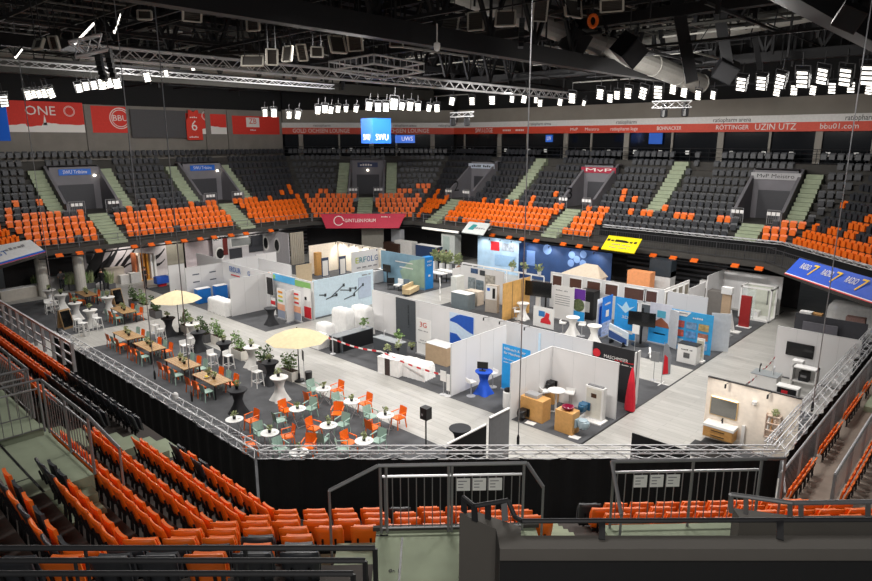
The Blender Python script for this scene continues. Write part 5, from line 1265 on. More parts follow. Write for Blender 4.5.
# --- wood wall, roll-ups, TVs
wd = wall('R', 'light oak plank wall left of the black television column', (503.5, 283.5), (530.5, 277), 2.5, mat=M('oak_planks', 'd2a35f', .5, vary=.12, scale=4), frame=False)
for k in range(1, 3): sheet(wd.t, 'groove_strip', wd.w * k / 3 - .02, 0, wd.w * k / 3 + .02, 2.5, M('groove_grey', '6f6354', .6), -.012)
t = thing('television_column', 'black television on a lattice column beside the oak wall', 'television', at(537, 316), RB + .2); MB().box(-.95, -.08, 1.35, .95, 0, 2.35).obj('screen', SCREEN, t); MB().box(-.14, 0, 0, .14, .2, 1.5).obj('column', WHITE, t); MB().box(.5, .0, 0, .6, .1, 1.4).obj('side_post', BLACK, t)
cocktail(523, 303, 'white', 'white cocktail table in front of the oak plank wall', 'white cocktail tables'); swivel(514.5, 318, 0, 'white swivel stool left of the table by the oak wall'); swivel(517, 322, .5, 'second white swivel stool in front of the table by the oak wall')
hs = rollup('white house-shaped poster with a red and blue emblem standing on the carpet edge', 533, 326, 1.5, 1.35, 'B', WHITE, base=False); sheet(hs, 'emblem_blue', .4, .75, .85, 1.1, M('emblem_blue', '2a76b8', .6), -.03); prism_print(hs, 'emblem_red', [(.55, .35), (1.3, .35), (1.3, .5), (1.15, .7), (1.2, 1.0), (.95, 1.05), (.85, .75), (.6, .6)], REDM, -.04)
t = rollup('tall white roll-up with grey text left of the purple poster', 553, 318, 1.5, 2.25, 'B', WHITE); text('~', .9, .12, GT, t, (.6, -.02, 1.95)); [sheet(t, 'text_line', .12, 1.6 - .15 * k, 1.2, 1.64 - .15 * k, GT, -.02) for k in range(5)]
t = rollup('poster with a purple top, a round garden photo and a blue foot', 571, 321, .95, 2.25, 'B', WHITE); sheet(t, 'purple_block', .05, 1.5, .95, 2.2, M('print_purple', '6a2fa0', .5), -.02); MB().slab([(.5 + .42 * math.cos(q * PI / 8), -.03, 1.15 + .42 * math.sin(q * PI / 8)) for q in range(16)], (0, 1, 0), .012).obj('round_photo', M('garden_photo', '5f6a45', .6, vary=.5, scale=8), t); sheet(t, 'blue_block', .05, .1, .95, .75, SKYB, -.02)
cocktail(573, 317, 'white', 'white cocktail table in front of the purple poster', 'white cocktail tables'); swivel(562.5, 334, .3, 'white swivel stool left of the table by the purple poster'); swivel(581.5, 336, -1.2, 'white swivel stool right of the table by the purple poster'); cocktail(594.5, 325.5, 'white', 'white cocktail table at the left blue folding banner', 'white cocktail tables')
dsp = block('dark_display', 'black slanted display case between the purple poster and the blue banners', 'display case', 588, 318, 1.1, .8, 1.9, RB, BLACK); sheet(dsp, 'pale_panel', -.4, .5, .3, 1.2, M('panel_pale', 'c9c8c4', .5), -.42)
t = rollup('narrow white banner with a blue stripe left of the blue folding banners', 595.5, 337, .7, 2.3, 'R', WHITE); sheet(t, 'blue_stripe', .25, .4, .5, 1.8, BLUE, -.02)
t = rollup('left blue folding banner with white script', 600.5, 338, 1.2, 2.45, 'R', M('banner_blue', '1c78d6', .5)); text('~', .7, .16, WHITETXT, t, (.6, -.02, 2.0)); sheet(t, 'photo_print', 0, .1, 1.2, .9, M('photo_lilac', 'a9b6d8', .5, vary=.4, scale=6), -.02); sheet(t, 'white_figure', .45, 1.2, .8, 1.6, WHITETXT, -.02)
t = rollup('right light blue folding banner with a white star figure and 3D lettering', 613, 337, 1.35, 2.5, 'B', M('banner_cyan', '2ba0ea', .5)); text('3D', .4, .18, WHITETXT, t, (.68, -.02, 1.35)); prism_print(t, 'star_print', [(.68, 1.6), (1.25, 2.1), (.9, 1.95), (.68, 2.3), (.46, 1.95), (.1, 2.1)], M('star_white', 'bfe4fa', .5), -.02); sheet(t, 'foot_print', .1, .4, 1.2, .6, WHITETXT, -.02)
t = thing('led_wagon', 'slanted blue and white display board before the blue folding banners', 'display board', at(618, 345), RB - .15); t.scale = (.8, .8, .85); V = [(-.9, 0, .35), (.75, 0, .1), (.75, 0, 1.0), (-.85, 0, 1.35)]
MB().slab(V, (0, 1, 0), .12).obj('board', M('board_pale', 'c9d4de', .4), t); prism_print(t, 'navy_print', [(-.85, .4), (.7, .18), (.7, .55), (-.85, .9)], M('print_navy', '2d4f8f', .5), -.02); prism_print(t, 'white_print', [(-.85, .95), (.3, .75), (.3, .85), (-.85, 1.05)], WHITE, -.02)
for q in (-.6, .5): MB().box(q - .05, -.2, 0, q + .05, .25, .3).obj('foot', BLACK, t)
t = thing('monitor_stand', 'black monitor on a black pole stand beside the blue folding banners', 'television', at(640, 345), RB + .25); MB().box(-.75, -.1, 1.15, .75, 0, 1.95).obj('screen', SCREEN, t); MB().tube((0, .05, 0), (0, .05, 2.2), .07, 8).obj('pole', BLACK, t); MB().lathe([(.5, 0), (.5, .04), (.1, .08)], 16).obj('base', BLACK, t)
t = rollup('light blue banner with a house picture right of the black monitor', 647.5, 342, 1.3, 2.4, 'B', M('banner_ice', 'd9dcea', .5)); sheet(t, 'blue_block', .0, .1, 1.3, 1.05, SKYB, -.02); prism_print(t, 'house_print', [(.2, 1.05), (1.2, 1.05), (1.1, 1.3), (.7, 1.6), (.3, 1.3)], M('house_brown', '9c5b43', .5), -.03); prism_print(t, 'teal_print', [(.45, 1.6), (.95, 1.6), (.95, 2.0), (.45, 2.0)], M('print_teal', '5cb3d0', .5), -.03); sheet(t, 'text_line', .3, .6, 1.0, .68, WHITETXT, -.02)
t = thing('folding_stand', 'white crossed folding legs lying below the light blue banner', 'stand', at(651, 356), .4); f = MB(); f.bar((-.5, 0, .05), (.5, .1, .3), .1, .06).bar((-.5, .1, .3), (.5, 0, .05), .1, .06).bar((-.4, -.3, .03), (.4, -.3, .03), .2, .05); f.obj('legs', WHITE, t)
# --- middle back: sanitary shop with white walls
mw = wall('B', 'white wall hung with dark bathroom pictures behind the aisle', (461, 264), (504, 273), 2.4)
for n, (px, py, a_, b_) in enumerate(((472, 280, .7, .9), (480, 281, .7, .8), (490, 283, .9, 1.3))):
    x, z = on(mw, px, py); sheet(mw.t, 'picture_print', x - a_ / 2, .7, x + a_ / 2, .7 + b_, M('picture_%d' % n, ['8f9aa0', '6f7f8a', 'a9a59c'][n], .4, vary=.4, scale=5), -.03)
sheetpx(mw, 'picture_print', 471, 268, 478, 274, M('pic_blue', '39547c', .5, vary=.4, scale=6)); sheetpx(mw, 'picture_print', 480, 270, 485, 276, M('pic_dark', '3c4046', .5))
wall('R', 'white side wall at the left end of the sanitary shop', (453, 272), (461, 264), 2.4)
gc = counter('grey counter with a white top in the sanitary shop', 463, 308, 1.5, .8, 1.1, RB, M('counter_slate', '6c777c', .5), WHITE)
t = block('info_column', 'white and taupe information column with a blue dot in front of the sanitary shop', 'column', 492, 312, .9, .35, 1.9, RB + .2, M('column_taupe', 'b8aea2', .5)); sheet(t, 'white_print', -.42, .9, .42, 1.85, WHITE, -.19); sheet(t, 'blue_dot', -.3, 1.5, -.1, 1.7, BLUE, -.2); sheet(t, 'dark_print', .1, 1.0, .3, 1.7, BLACK, -.2)
t = thing('door_arch', 'brown arched door frame in the sanitary shop', 'door frame', at(458, 292), .2); MB().path([(-.35, 0, 0), (-.35, 0, 1.6), (-.2, 0, 1.9), (.1, 0, 2.0), (.35, 0, 1.8)], .1, 8).obj('arch', M('arch_brown', '7d5338', .5), t)
block('shower_tray', 'beige shop furniture beside the white sanitary wall', 'furniture', 474, 304, 1.2, .7, 1.0, RB, M('furn_beige', 'cdbfae', .6)); block('shower_tray', 'white tall shower unit at the left of the sanitary shop', 'shower', 457.5, 303, .5, .9, 2.0, RB, M('unit_pale', 'd5d7d3', .4))
t = thing('zigzag_stand', 'white zigzag brochure stand in the cross aisle', 'brochure stand', at(440, 300), .8); MB().path([(-.3, 0, 0), (.3, 0, .3), (-.3, 0, .55), (.3, 0, .85), (-.3, 0, 1.1), (.35, 0, 1.6)], .035, 5).obj('folded_frame', WHITE, t)
rl = wall('B', 'long white fence rail of the blue stands', (462, 262.5), (544, 276), 1.1, .12, mat=WHITE, z0=1.0, frame=False, name='rail_panel', cat='railing')
for k in range(8): MB().box(rl.w * k / 7 - .04, 0, -1.0, rl.w * k / 7 + .04, .05, 0).obj('post', WHITE, rl.t)
# --- far blue stands
bl = wall('B', 'light blue spotlit wall with a red square sign under the far stand', (478, 237.5), (521, 243.5), 3.0, mat=M('light_blue_wall', 'a9c8e2', .6, vary=.15, scale=1), c=44.2)
sheetpx(bl, 'red_sign', 491, 241, 499.5, 251, REDM); sheetpx(bl, 'photo_print', 502, 243, 514, 252, M('photo_kitchen', '9aa6b5', .5, vary=.4, scale=5)); sheetpx(bl, 'wave_print', 495, 254, 515, 268, M('wave_pale', '8fb3d6', .6))
bd = wall('B', 'dark blue spotlit wall with pale round emblems under the far stand', (524, 244), (612, 257), 3.0, mat=M('dark_blue_wall', '24406e', .6, vary=.15, scale=1), c=44.0)
wall('R', 'dark blue side wall between the two blue stands', (519.5, 249), (524, 244), 3.0, mat=M('dark_blue_wall'), c=bd.o.y)
mb = MB()
for px, py, r in ((547.5, 249.5, .42), (572, 255, .3), (577, 259.5, .3), (583.5, 254.5, .3), (571, 263, .3), (583, 263.5, .3)):
    x, z = on(bd, px, py); mb = MB(); mb.slab([(x + r * math.cos(q * PI / 8), -.03, z + r * math.sin(q * PI / 8)) for q in range(16)], (0, 1, 0), .01); mb.obj('round_emblem', M('emblem_pale', '6f8fc4', .6), bd.t)
sheetpx(bd, 'list_print', 527, 250, 535, 266, M('print_light', '6384bd', .6))
for k in range(3): glowlamp(bl.X - .9, bl.o.y - bl.w * (k + .5) / 3, 2.9, 70, (bl.X, bl.o.y - bl.w * (k + .5) / 3, 1.6))
for k in range(4): glowlamp(bd.X - .9, bd.o.y - bd.w * (k + .4) / 4, 2.9, 90, (bd.X, bd.o.y - bd.w * (k + .4) / 4, 1.6))
for k in range(4): spot(bl.t, bl.w * (k + .5) / 4, 3.0, .6); spot(bd.t, bd.w * (k + .4) / 4, 3.0, .6)
t = thing('tower_shelf', 'white tower shelf before the dark blue wall', 'shelf', at(540, 278), RB)
for a in (-.35, .3): MB().box(a, -.25, 0, a + .05, .25, 2.3).obj('side_panel', WHITE, t)
for k in range(4): MB().box(-.35, -.25, .05 + .72 * k, .35, .25, .1 + .72 * k).obj('shelf_board', WHITE, t)
for n, (px, py) in enumerate(((502, 259, ), (558, 263.5))): cocktail(px, py, 'white', ['white cocktail table before the light blue wall', 'white cocktail table before the dark blue wall'][n], 'white cocktail tables')
for n, (px, py) in enumerate(((549, 275), (552.5, 276))): swivel(px, py, 0, ['left white stool before the dark blue wall', 'right white stool before the dark blue wall'][n])
t = thing('wall_screen', 'black low screen before the light blue wall', 'screen', at(485, 269), RB); MB().box(-.9, 0, .2, .9, .08, 1.3).obj('display', SCREEN, t); MB().box(-.3, -.15, 0, .3, .15, .2).obj('stand', WHITE, t)
t = thing('wall_screen', 'black low screen before the dark blue wall', 'screen', at(531, 276), RB); MB().box(-.6, 0, .2, .6, .08, 1.3).obj('display', SCREEN, t); MB().box(-.3, -.15, 0, .3, .15, .2).obj('stand', BLACK, t)
for n, (px, py) in enumerate(((512, 276), (524.5, 279), (539, 283))): potted('round green plant on the fence rail of the blue stands, %s from the left' % nth(n + 1), Vector((rl.X - .0, atX(px, py, rl.X).y, 1.125)), 2.6, LEAF2, pot=WHITE)
# --- middle far: dark stand with shelves, tables with plants
dkw = block('tall_white_cupboard', 'tall white cupboard with a glass door left of the grey far banner', 'cupboard', 451, 262, 1.7, .9, 2.7, RB, M('cupboard_pale', 'c4c9c5', .5)); sheet(dkw, 'glass_door', -.6, .2, .2, 2.5, M('door_pale_glass', 'a9b8b2', .2), -.47)
block('bar_shelf', 'navy bar counter with bottles in the far middle', 'bar', 429, 262, 2.8, .8, 1.6, RB, M('bar_navy', '2a3c5f', .5), WHITE); block('white_cabinet_row', 'row of white cabinets behind the world map wall', 'cabinets', 406, 259, 2.4, .8, 1.8, RB, M('cab_white', 'd7d5d0', .5)); block('brown_cabinet', 'dark brown cabinet at the far middle', 'cabinet', 394, 257.5, 2.2, .8, 1.5, RB, M('cab_brown', '3f2b20', .5)); block('white_machine', 'white tall machine on the far dark wall', 'machine', 398, 255.5, 1.3, .6, 2.7, RB, M('machine_white', 'b9bcc0', .4))
cpil = block('concrete_pillar', 'grey concrete pillar beneath the crimson forum banner', 'pillar', 371, 250, 2.2, .6, 3.15, ERZ[4], M('pillar_grey', '8d8a80', .8)); cpil.location = W(4, on_edge(4, 373, 245, .6), .6, 0)
t = thing('neon_tube', 'long white light tube under the far corner stand', 'lamp', (*at(440, 262)[:2], 3.0), RB); MB().box(-2.3, -.1, 0, 2.3, .1, .18).obj('tube', M('tube_glow', 'f4f2ea', .4, emit=.5, vary=0), t)
for n, (px, py) in enumerate(((435, 270), (442, 272), (449, 273), (458, 274))):
    p = at(px, py); tb_ = block('standing_planter', 'slim planter with a round green bush behind the cross aisle, %s from the left' % nth(n + 1), 'planter', px, py, .35, .35, .8, 0, WHITE); MB().leaves((0, 0, 1.35), (.32, .32, .55), 150, .2).obj('foliage', LEAF2, tb_)
for n, (px, py) in enumerate(((434, 281), (449, 280))):
    t = thing('trestle_table', ['white long table left of the far dining tables', 'white long table right of the far dining tables'][n], 'table', at(px, py), RB); MB().box(-1.2, -.4, .72, 1.2, .4, .78).obj('tabletop', WHITE, t)
    for a in (-1, 1):
        for b in (-1, 1): MB().box(a * 1.1 - .03, b * .33 - .03, 0, a * 1.1 + .03, b * .33 + .03, .72).obj('leg', BLACK, t)
# --- far left: marble wall, mirror shop, pillars, racks
mr = wall('R', 'white wall with black marble veins under the far left stand', (83, 250), (165, 240), 3.0, mat=M('marble_white', 'cfc9cc', .4), c=54.3)
VE = M('marble_vein', '1c1c1f', .4)
for (x0, z0, x1, z1, w_) in ((.0, .8, 2.6, 3.0, .55), (.6, .2, 4.2, 2.9, .25), (.0, .3, 3.4, 2.6, .18), (1.8, .3, 5.2, 2.6, .15), (2.6, .4, 6.5, 2.9, .22), (4.0, .3, 7.6, 1.2, .2), (6.4, .7, 9.9, 2.2, .2), (6.8, .4, 9.8, 1.3, .14), (3.2, 1.0, 6.6, 1.6, .08), (0.2, 2.2, 1.2, 3.0, .4), (5.6, .3, 8.4, .9, .1)):
    n = 8; pts = []
    sx = min(1, (mr.w - .05) / 10)
    for k in range(n + 1):
        u = k / n; pts.append((sx * (x0 + (x1 - x0) * u), z0 + (z1 - z0) * u ** 1.3 + .06 * math.sin(k * 1.7), (3.2 if x0 < 1 else 2.2) * w_ * (.35 + .65 * math.sin(PI * min(1, u + .1)))))
    V = [(p_[0], -.02, max(.02, p_[1] - p_[2] / 2)) for p_ in pts] + [(p_[0], -.02, min(2.98, p_[1] + p_[2] / 2)) for p_ in pts]
    MB().add(V, [(k, k + 1, n + 2 + k, n + 1 + k) for k in range(n)]).obj('vein_print', VE, mr.t)
for x in (16.5, 20.5, 24.5): glowlamp(x, 52.9, 2.95, 110, (x, 54.3, 1.3))
for x in (29.0, 32.0, 35.0): glowlamp(x, 52.6, 2.95, 80, (x, 54.2, 1.3))
for px, lab in ((78, 'white round pillar at the left end of the marble wall'), (40, 'grey concrete pillar under the white far left banner')):
    p = atY(px, 262, 52.6 if px > 50 else 53.2); struct('pillar', MB().lathe([(.38, 0), (.38, 3.3)], 16, (p.x, p.y, 0)), M('pillar_pale', 'c6c2ba', .7))
gp = wall('R', 'grey wall piece right of the marble wall', (165, 240), (182, 238), 3.0, mat=M('wall_olive', '9c988b', .7), c=54.4); pk = wall('R', 'pale pink spotlit wall between the grey wall piece and the mirror shop', (184, 238), (212, 235), 3.0, mat=M('wall_blush', 'd9cdd2', .7), c=54.5)
ms = wall('R', 'pale wall of the mirror shop with round mirrors and small shop lettering', (212, 237), (262, 230), 3.0, mat=M('wall_cool', 'c9c6ca', .7), c=54.1); text('BLAUSE', 1.6, .4, BLACKTXT, ms.t, (.9, -.03, 2.6))
wall('B', 'right pale wall of the mirror shop', (262, 230), (288, 234), 3.0, mat=M('wall_cool'), c=ms.o.x + ms.w)
for n, (px, w_, hh_, kind) in enumerate(((219.5, .7, .9, 'o'), (225, .45, 1.6, 'r'), (235, 1.3, 1.0, 'd'), (241, 2.2, .9, 'w'), (256, 1.6, 1.6, 'd'))):
    p = atY(px, 245, ms.Y); x = p.x - ms.o.x; t = hung(ms, 'shop_mirror' if kind == 'o' else 'shop_sign', ['round black mirror with a white ring in the mirror shop', 'narrow dark red panel in the mirror shop', 'dark grey washstand panel in the mirror shop', 'white framed wide mirror in the mirror shop', 'black shelf panel in the mirror shop'][n], 'mirror' if kind in 'ow' else 'panel', x, [1.2, 1.0, .5, 1.6, .9][n])
    if kind == 'o':
        for r, mt3, y in ((.62, WHITE, -.03), (.46, BLACK, -.05)): MB().slab([(r * .8 * math.cos(q * PI / 9), y, r * math.sin(q * PI / 9)) for q in range(18)], (0, 1, 0), .02).obj('ring' if r > .5 else 'glass', mt3, t)
    else: MB().box(-w_ / 2, -.06, 0, w_ / 2, -.01, hh_).obj('panel', {'r': M('panel_wine', '6a2320', .5), 'd': M('panel_slate', '3a3c42', .4), 'w': WHITE}[kind], t); kind == 'w' and MB().box(-w_ / 2 + .1, -.08, .1, w_ / 2 - .1, -.06, hh_ - .1).obj('glass', M('mirror_grey', '8d9192', .2), t)
for n, (px, w_) in enumerate(((266, 1), (277, 1))):
    p = atX(px, 243, ms.o.x + ms.w); t = thing('shop_mirror', ['left oval mirror with a white ring on the right mirror shop wall', 'right oval mirror with a white ring on the right mirror shop wall'][n], 'mirror', (p.x, p.y, 1.7), RB)
    for r, y in ((.62, -.03), (.45, -.05)): MB().slab([(r * .8 * math.cos(q * PI / 9), y, r * 1.2 * math.sin(q * PI / 9)) for q in range(18)], (0, 1, 0), .02).obj('ring' if r > .5 else 'glass', WHITE if r > .5 else BLACK, t)
block('vanity_unit', 'dark grey vanity block in front of the mirror shop', 'vanity', 229, 256, 1.7, .8, 1.5, 0, M('vanity_grey', '6f6f75', .5)); block('vanity_unit', 'white vanity column with brown niches in front of the mirror shop', 'vanity', 248, 256, 1.1, .8, 2.4, 0, WHITE); block('vanity_unit', 'wooden vanity at the right mirror shop wall', 'vanity', 272, 252, 1.5, .8, .8, RB, M('vanity_wood', '9a7350', .5))
cp_ = wall('R', 'folded grey-beige curtain wall right of the mirror shop', (290, 233.5), (303, 231.5), 3.0, mat=M('curtain_stone', 'b2aa9b', .8))
for k in range(7): MB().tube((cp_.w * (k + .5) / 7, -.02, 0), (cp_.w * (k + .5) / 7, -.02, 2.95), cp_.w / 16, 8).obj('fold', M('curtain_stone'), cp_.t)
dr_ = thing('door_sample_rack', 'rack of upright door and floor samples before the marble wall', 'rack', at(146, 279.5), 0)
for k, c_ in enumerate(('b0623a', 'e8dccb', 'd08a3a', 'c98a2e', 'f2f0ec', 'f4f2ee')): MB().box(-.9 + k * .32, -.35, .08, -.75 + k * .32, .35, 2.35 - .05 * k).obj('sample_board', M('sample_' + c_, c_, .5), dr_)
MB().box(-1.0, -.4, 0, 1.05, .4, .08).obj('base', PINE, dr_)
for n, (px, py, w_, hh_, c_) in enumerate(((115, 283, 1.4, 1.3, 'a89f94'), (124, 283, .7, .7, 'c9c7c4'), (135, 282, .8, .8, 'bfbdbb'))): block('shop_box', ['beige tall box before the marble wall', 'pale small box right of the beige box before the marble wall', 'pale case beside the door sample rack'][n], 'box', px, py, w_, .7, hh_, 0, M('box_' + c_, c_, .7))
t = block('blue_crate', 'blue plastic crate standing on a red trolley in the wide aisle', 'crate', 162, 286, 1.0, .6, .55, 0, M('crate_blue', '2c5cc4', .5)); t.location.z = .25; MB().box(-.3, -.2, -.25, .3, .2, 0).obj('trolley', REDM, t)
for n, (px, py) in enumerate(((165, 262), (172, 262))): block('sofa', 'dark grey sofa block in the far left corner, %s one' % ('left' if n == 0 else 'right'), 'sofa', px, py, 1.2, .8, .8, 0, M('sofa_dark', '47484c', .8))
bar = counter('grey bar counter of the cafe with a stainless top at the far left', 57, 289, 2.6, .9, 1.1, 0, M('bar_grey', '9a9a9a', .5), METAL); block('long_low_counter', 'long pale low counter at the left edge of the cafe', 'counter', 22, 298, 3.0, .8, .8, .15, M('low_pale', 'b3ada4', .6), WHITE)
# retracted grandstands: dark slatted stacks with a few orange seats
for i, s0, s1, lab in ((3, 13.6, 16.5, 'behind the yellow banner'), (3, 22.0, 29.6, 'left of the far white shower wall'), (5, 31.0 - 9.5, 31.0 - 6.2, 'left of the marble wall')):
    t = thing('folded_grandstand', 'black folded grandstand stack with horizontal slats %s' % lab, 'grandstand', W(i, s0, 2.0), ERZ[i])
    w_ = s1 - s0; MB().box(0, .1, 0, w_, 1.2, 3.1).obj('carcass', BLACK, t); f = MB()
    for k in range(8): f.box(0, -.05, .15 + k * .37, w_, .1, .3 + k * .37)
    f.obj('step_edge', M('step_edge_grey', '56565a', .5, .3), t)
FO = P[True, 1]
for i, px, py in ((3, 492, 235.5), (3, 509, 237), (3, 522, 238.5), (3, 536, 239.5), (3, 563, 243), (3, 579, 245), (3, 595, 247.5), (3, 653, 254), (3, 673, 256.5), (3, 694, 260), (3, 735, 264), (3, 759, 267), (3, 782, 270), (5, 16, 0), (5, 59, 252), (5, 79, 246.5), (5, 98, 244.5), (5, 134, 240.5), (5, 151, 238.5), (5, 168, 236.5), (5, 184, 235), (5, 200, 233.5), (5, 214, 232), (5, 231, 230.5), (5, 246, 228.5), (5, 271, 226)):
    if py == 0: continue
    p = atX(px, py, 44.7 - .25) if i == 3 else atY(px, py, 51.7 - .25); p.z = 3.176
    t = thing('tucked_chair', 'small orange folded seat tucked below the edge of the %s stand' % ('far right' if i == 3 else 'far left'), 'folded seat', p, ERZ[i], 'orange folded seats below the %s stand edge' % ('far right' if i == 3 else 'far left'))
    MB().box(-.24, -.1, -.105, .24, .12, .03).obj('seat_shell', ORANGE, t); MB().box(-.24, .1, .03, .24, .2, .13).obj('seat_back', ORANGE, t)
# --- sloping banners above the floor entrances
def slope(label, c, mat, lines, name='entrance_banner', edge=None):
    P4 = [Vector(p) for p in c]                       # top left, top right, bottom right, bottom left
    o = P4[3]; t = thing(name, label, 'banner', o, 0); n_ = (P4[2] - P4[3]).cross(P4[0] - P4[3]).normalized()
    MB().slab([p - o for p in (P4[3], P4[2], P4[1], P4[0])], -n_, .08).obj('board', mat, t)
    ex = (P4[2] - P4[3]).normalized(); ey = n_.cross(ex); L = (P4[2] - P4[3]).length; Hh = (P4[0] - P4[3]).dot(ey)
    Mx = Matrix((ex, ey, n_)).transposed().to_euler()
    for (s, u, v, w_, hg, mt3) in lines: text(s, w_, hg, mt3, t, ex * L * u + ey * Hh * v + n_ * .02, Mx)
    def rect(nm, u0, v0, u1, v1, mt3, lift=.012): MB().slab([ex * L * a + ey * Hh * b + n_ * lift for a, b in ((u0, v0), (u1, v0), (u1, v1), (u0, v1))], -n_, .01).obj(nm, mt3, t)
    return t, rect, ex * L, ey * Hh, n_, Mx
CRIM = M('banner_crimson', 'c0163c', .6)
cc = ELEN(4) / 2
t, rect, ex, ey, n_, Mx = slope('crimson banner with white forum lettering under the far corner stand', (W(4, cc - 4.1, -.35, 4.35), W(4, cc + 4.3, -.35, 4.35), W(4, cc + 3.6, -.95, 3.0), W(4, cc - 3.5, -.95, 3.0)), CRIM, [('GINTLEIN', .38, .52, 1.8, .36, WHITETXT), ('FORUM', .60, .52, 1.1, .36, WHITETXT), ('~', .82, .78, .9, .16, WHITETXT)])
mb = MB()
for q in range(20):
    a0, a1 = 2 * PI * q / 22, 2 * PI * (q + 1) / 22; c_ = ex * .17 + ey * .52 + n_ * .015; e1, e2 = ex.normalized(), ey.normalized()
    mb.add([c_ + (e1 * math.cos(a) + e2 * math.sin(a)) * r for a, r in ((a0, .5), (a1, .5), (a1, .42), (a0, .42))], [(0, 1, 2, 3)])
mb.obj('ring_emblem', WHITETXT, t)
def X4(px, py, X): return atX(px, py, X)
t, rect, *_ = slope('pale grey far banner with a teal square logo', (X4(469, 221.5, 44.6), X4(490.5, 223.5, 44.6), X4(483, 235, 43.0), X4(461.5, 232, 43.0)), M('banner_pale', 'cdd2d0', .6), [('~', .7, .5, 1.9, .3, GT)]); rect('teal_square', .12, .3, .36, .8, M('logo_teal', '2d8a8c', .6))
t, rect, *_ = slope('yellow banner with black lettering under the far right stand', (X4(609, 235.3, 43.4), X4(642, 239, 43.4), X4(634, 253.2, 42.0), X4(601, 248.5, 42.0)), M('banner_yellow', 'ecd90f', .6), [('~', .3, .68, 1.6, .36, BLACKTXT), ('~', .68, .68, 1.9, .36, BLACKTXT), ('~', .5, .42, 1.5, .16, GT), ('~', .5, .2, 1.6, .14, GT)])
t, rect, ex, ey, n_, Mx = slope('royal blue banner with three white and yellow RADIO 7 logos', (atX(799.5, 258, 37.5), atX(905, 287, 31.5), atX(880, 305, 31.0), atX(785, 273, 37.0)), M('banner_royal', '1d4fc0', .6), [('RADIO', .15, .62, .85, .36, WHITETXT), ('RADIO', .40, .62, .85, .36, WHITETXT), ('RADIO', .65, .62, .85, .36, WHITETXT), ('7', .25, .52, .45, .7, M('logo_yellow', 'f2c21b', .6)), ('7', .50, .52, .45, .7, M('logo_yellow')), ('7', .75, .52, .45, .7, M('logo_yellow'))])
rect('red_edge', 0, -.05, 1, 0, REDM); rect('white_edge', 0, 0, 1, .04, WHITE)
t, rect, ex, ey, n_, Mx = slope('white banner with a blue logo and blue lower edge at the far left', (atY(-8, 246.5, 48.6), atY(30, 239.5, 49.2), atY(45.5, 251.5, 48.0), atY(-3, 265.5, 47.2)), M('banner_white', 'dcdcdc', .6), [('LST', .22, .5, .9, .4, M('logo_blue')), ('~', .6, .62, 1.6, .3, GT)]); rect('blue_edge', 0, 0, 1, .1, BLUE); rect('red_edge', 0, -.03, 1, 0, REDM)
# ================================================================== CAFE
def chair_proto(col, arms):
    t = thing('cafe_chair', '', 'chair')
    MB().box(-.22, -.22, .42, .22, .2, .455).obj('seat', col, t)
    V = []; F = []
    for k in range(5):
        z = .47 + .37 * k / 4
        for q in range(5): a = q / 2 - 1; V.append((a * .21, .20 + .06 * k / 4 - .03 * (1 - a * a) * -1, z))
    b = MB(); n = len(V)
    for k in range(4):
        for q in range(4): i0 = k * 5 + q; F.append((i0, i0 + 1, i0 + 6, i0 + 5))
    b.add(V, F); b.add([(x, y + .02, z) for x, y, z in V], [tuple(reversed(f)) for f in F]); b.obj('backrest', col, t)
    for a in (-1, 1):
        for c in (-1, 1): MB().bar((a * .23, c * .23, 0), (a * .19, c * .19, .43), .035).obj('leg', col, t)
        if arms: MB().bar((a * .235, -.16, .43), (a * .235, -.16, .65), .03).bar((a * .235, -.18, .65), (a * .235, .22, .67), .04, .025).obj('armrest', col, t)
        else: MB().bar((a * .19, .2, .44), (a * .19, .24, .8), .03).obj('back_post', col, t)
    return t
CH = {(c, a): chair_proto({'o': ORANGE, 's': SAGE}[c], a) for c in 'os' for a in (True, False)}
CUSED = set()
def chair(p, rz, c, arms, label, group):
    if (c, arms) not in CUSED: CUSED.add((c, arms)); t = CH[c, arms]; t.location = p; t.rotation_euler = (0, 0, rz); t['label'] = label; t['group'] = group; return t
    return dup(CH[c, arms], p, rz, label, group)
CN = {'o': 'orange', 's': 'sage green'}
def face(p, q): return math.atan2(q.y - p.y, q.x - p.x) + PI / 2
RT = [(234.4, 419), (269.7, 432.5), (297.5, 408.5), (328.5, 425), (323.4, 388.4), (351.7, 401), (385.3, 415), (364, 440.5), (299, 452)]
RN = ['leftmost round table near the truss', 'round table second from the truss corner', 'round table behind the truss corner table', 'middle round table', 'backmost round table by the aisle', 'second round table along the aisle', 'rightmost round table by the loudspeaker', 'round table above the near truss', 'round table half hidden by the truss']
def rtable():
    t = thing('bistro_table', '', 'table'); MB().lathe([(.33, .715), (.345, .725), (.345, .74)], 22).obj('tabletop', WHITE, t)
    l = MB()
    for a in (-.2, .2): l.tube((-.25, a, 0), (.2, a, .715), .014, 5).tube((.25, a, 0), (-.2, a, .715), .014, 5)
    for x in (-.25, .25): l.tube((x, -.2, .02), (x, .2, .02), .014, 5)
    l.obj('folding_legs', ALUP, t); return t
rt0 = rtable(); TP = []
for n, (px, py) in enumerate(RT):
    p = at(px, py, .74); TP.append(p); q = Vector((p.x, p.y, 0))
    lab = 'white folding bistro table, ' + RN[n]
    if n == 0: rt0.location = q; rt0.rotation_euler = (0, 0, .6); rt0['label'] = lab; rt0['group'] = 'white bistro tables'
    else: dup(rt0, q, .6 + n * .5, lab, 'white bistro tables')
    potted('small potted plant standing on the ' + RN[n], Vector((p.x, p.y, .741)), 1.05, LEAF2, 'potted plants on the bistro tables')
    napkin = thing('menu_card', 'small menu card lying on the ' + RN[n], 'card', (p.x + .15, p.y - .1, .741), n); MB().box(-.06, -.04, 0, .06, .04, .004).obj('card', M('card_grey', 'b5b2ad', .6), napkin)
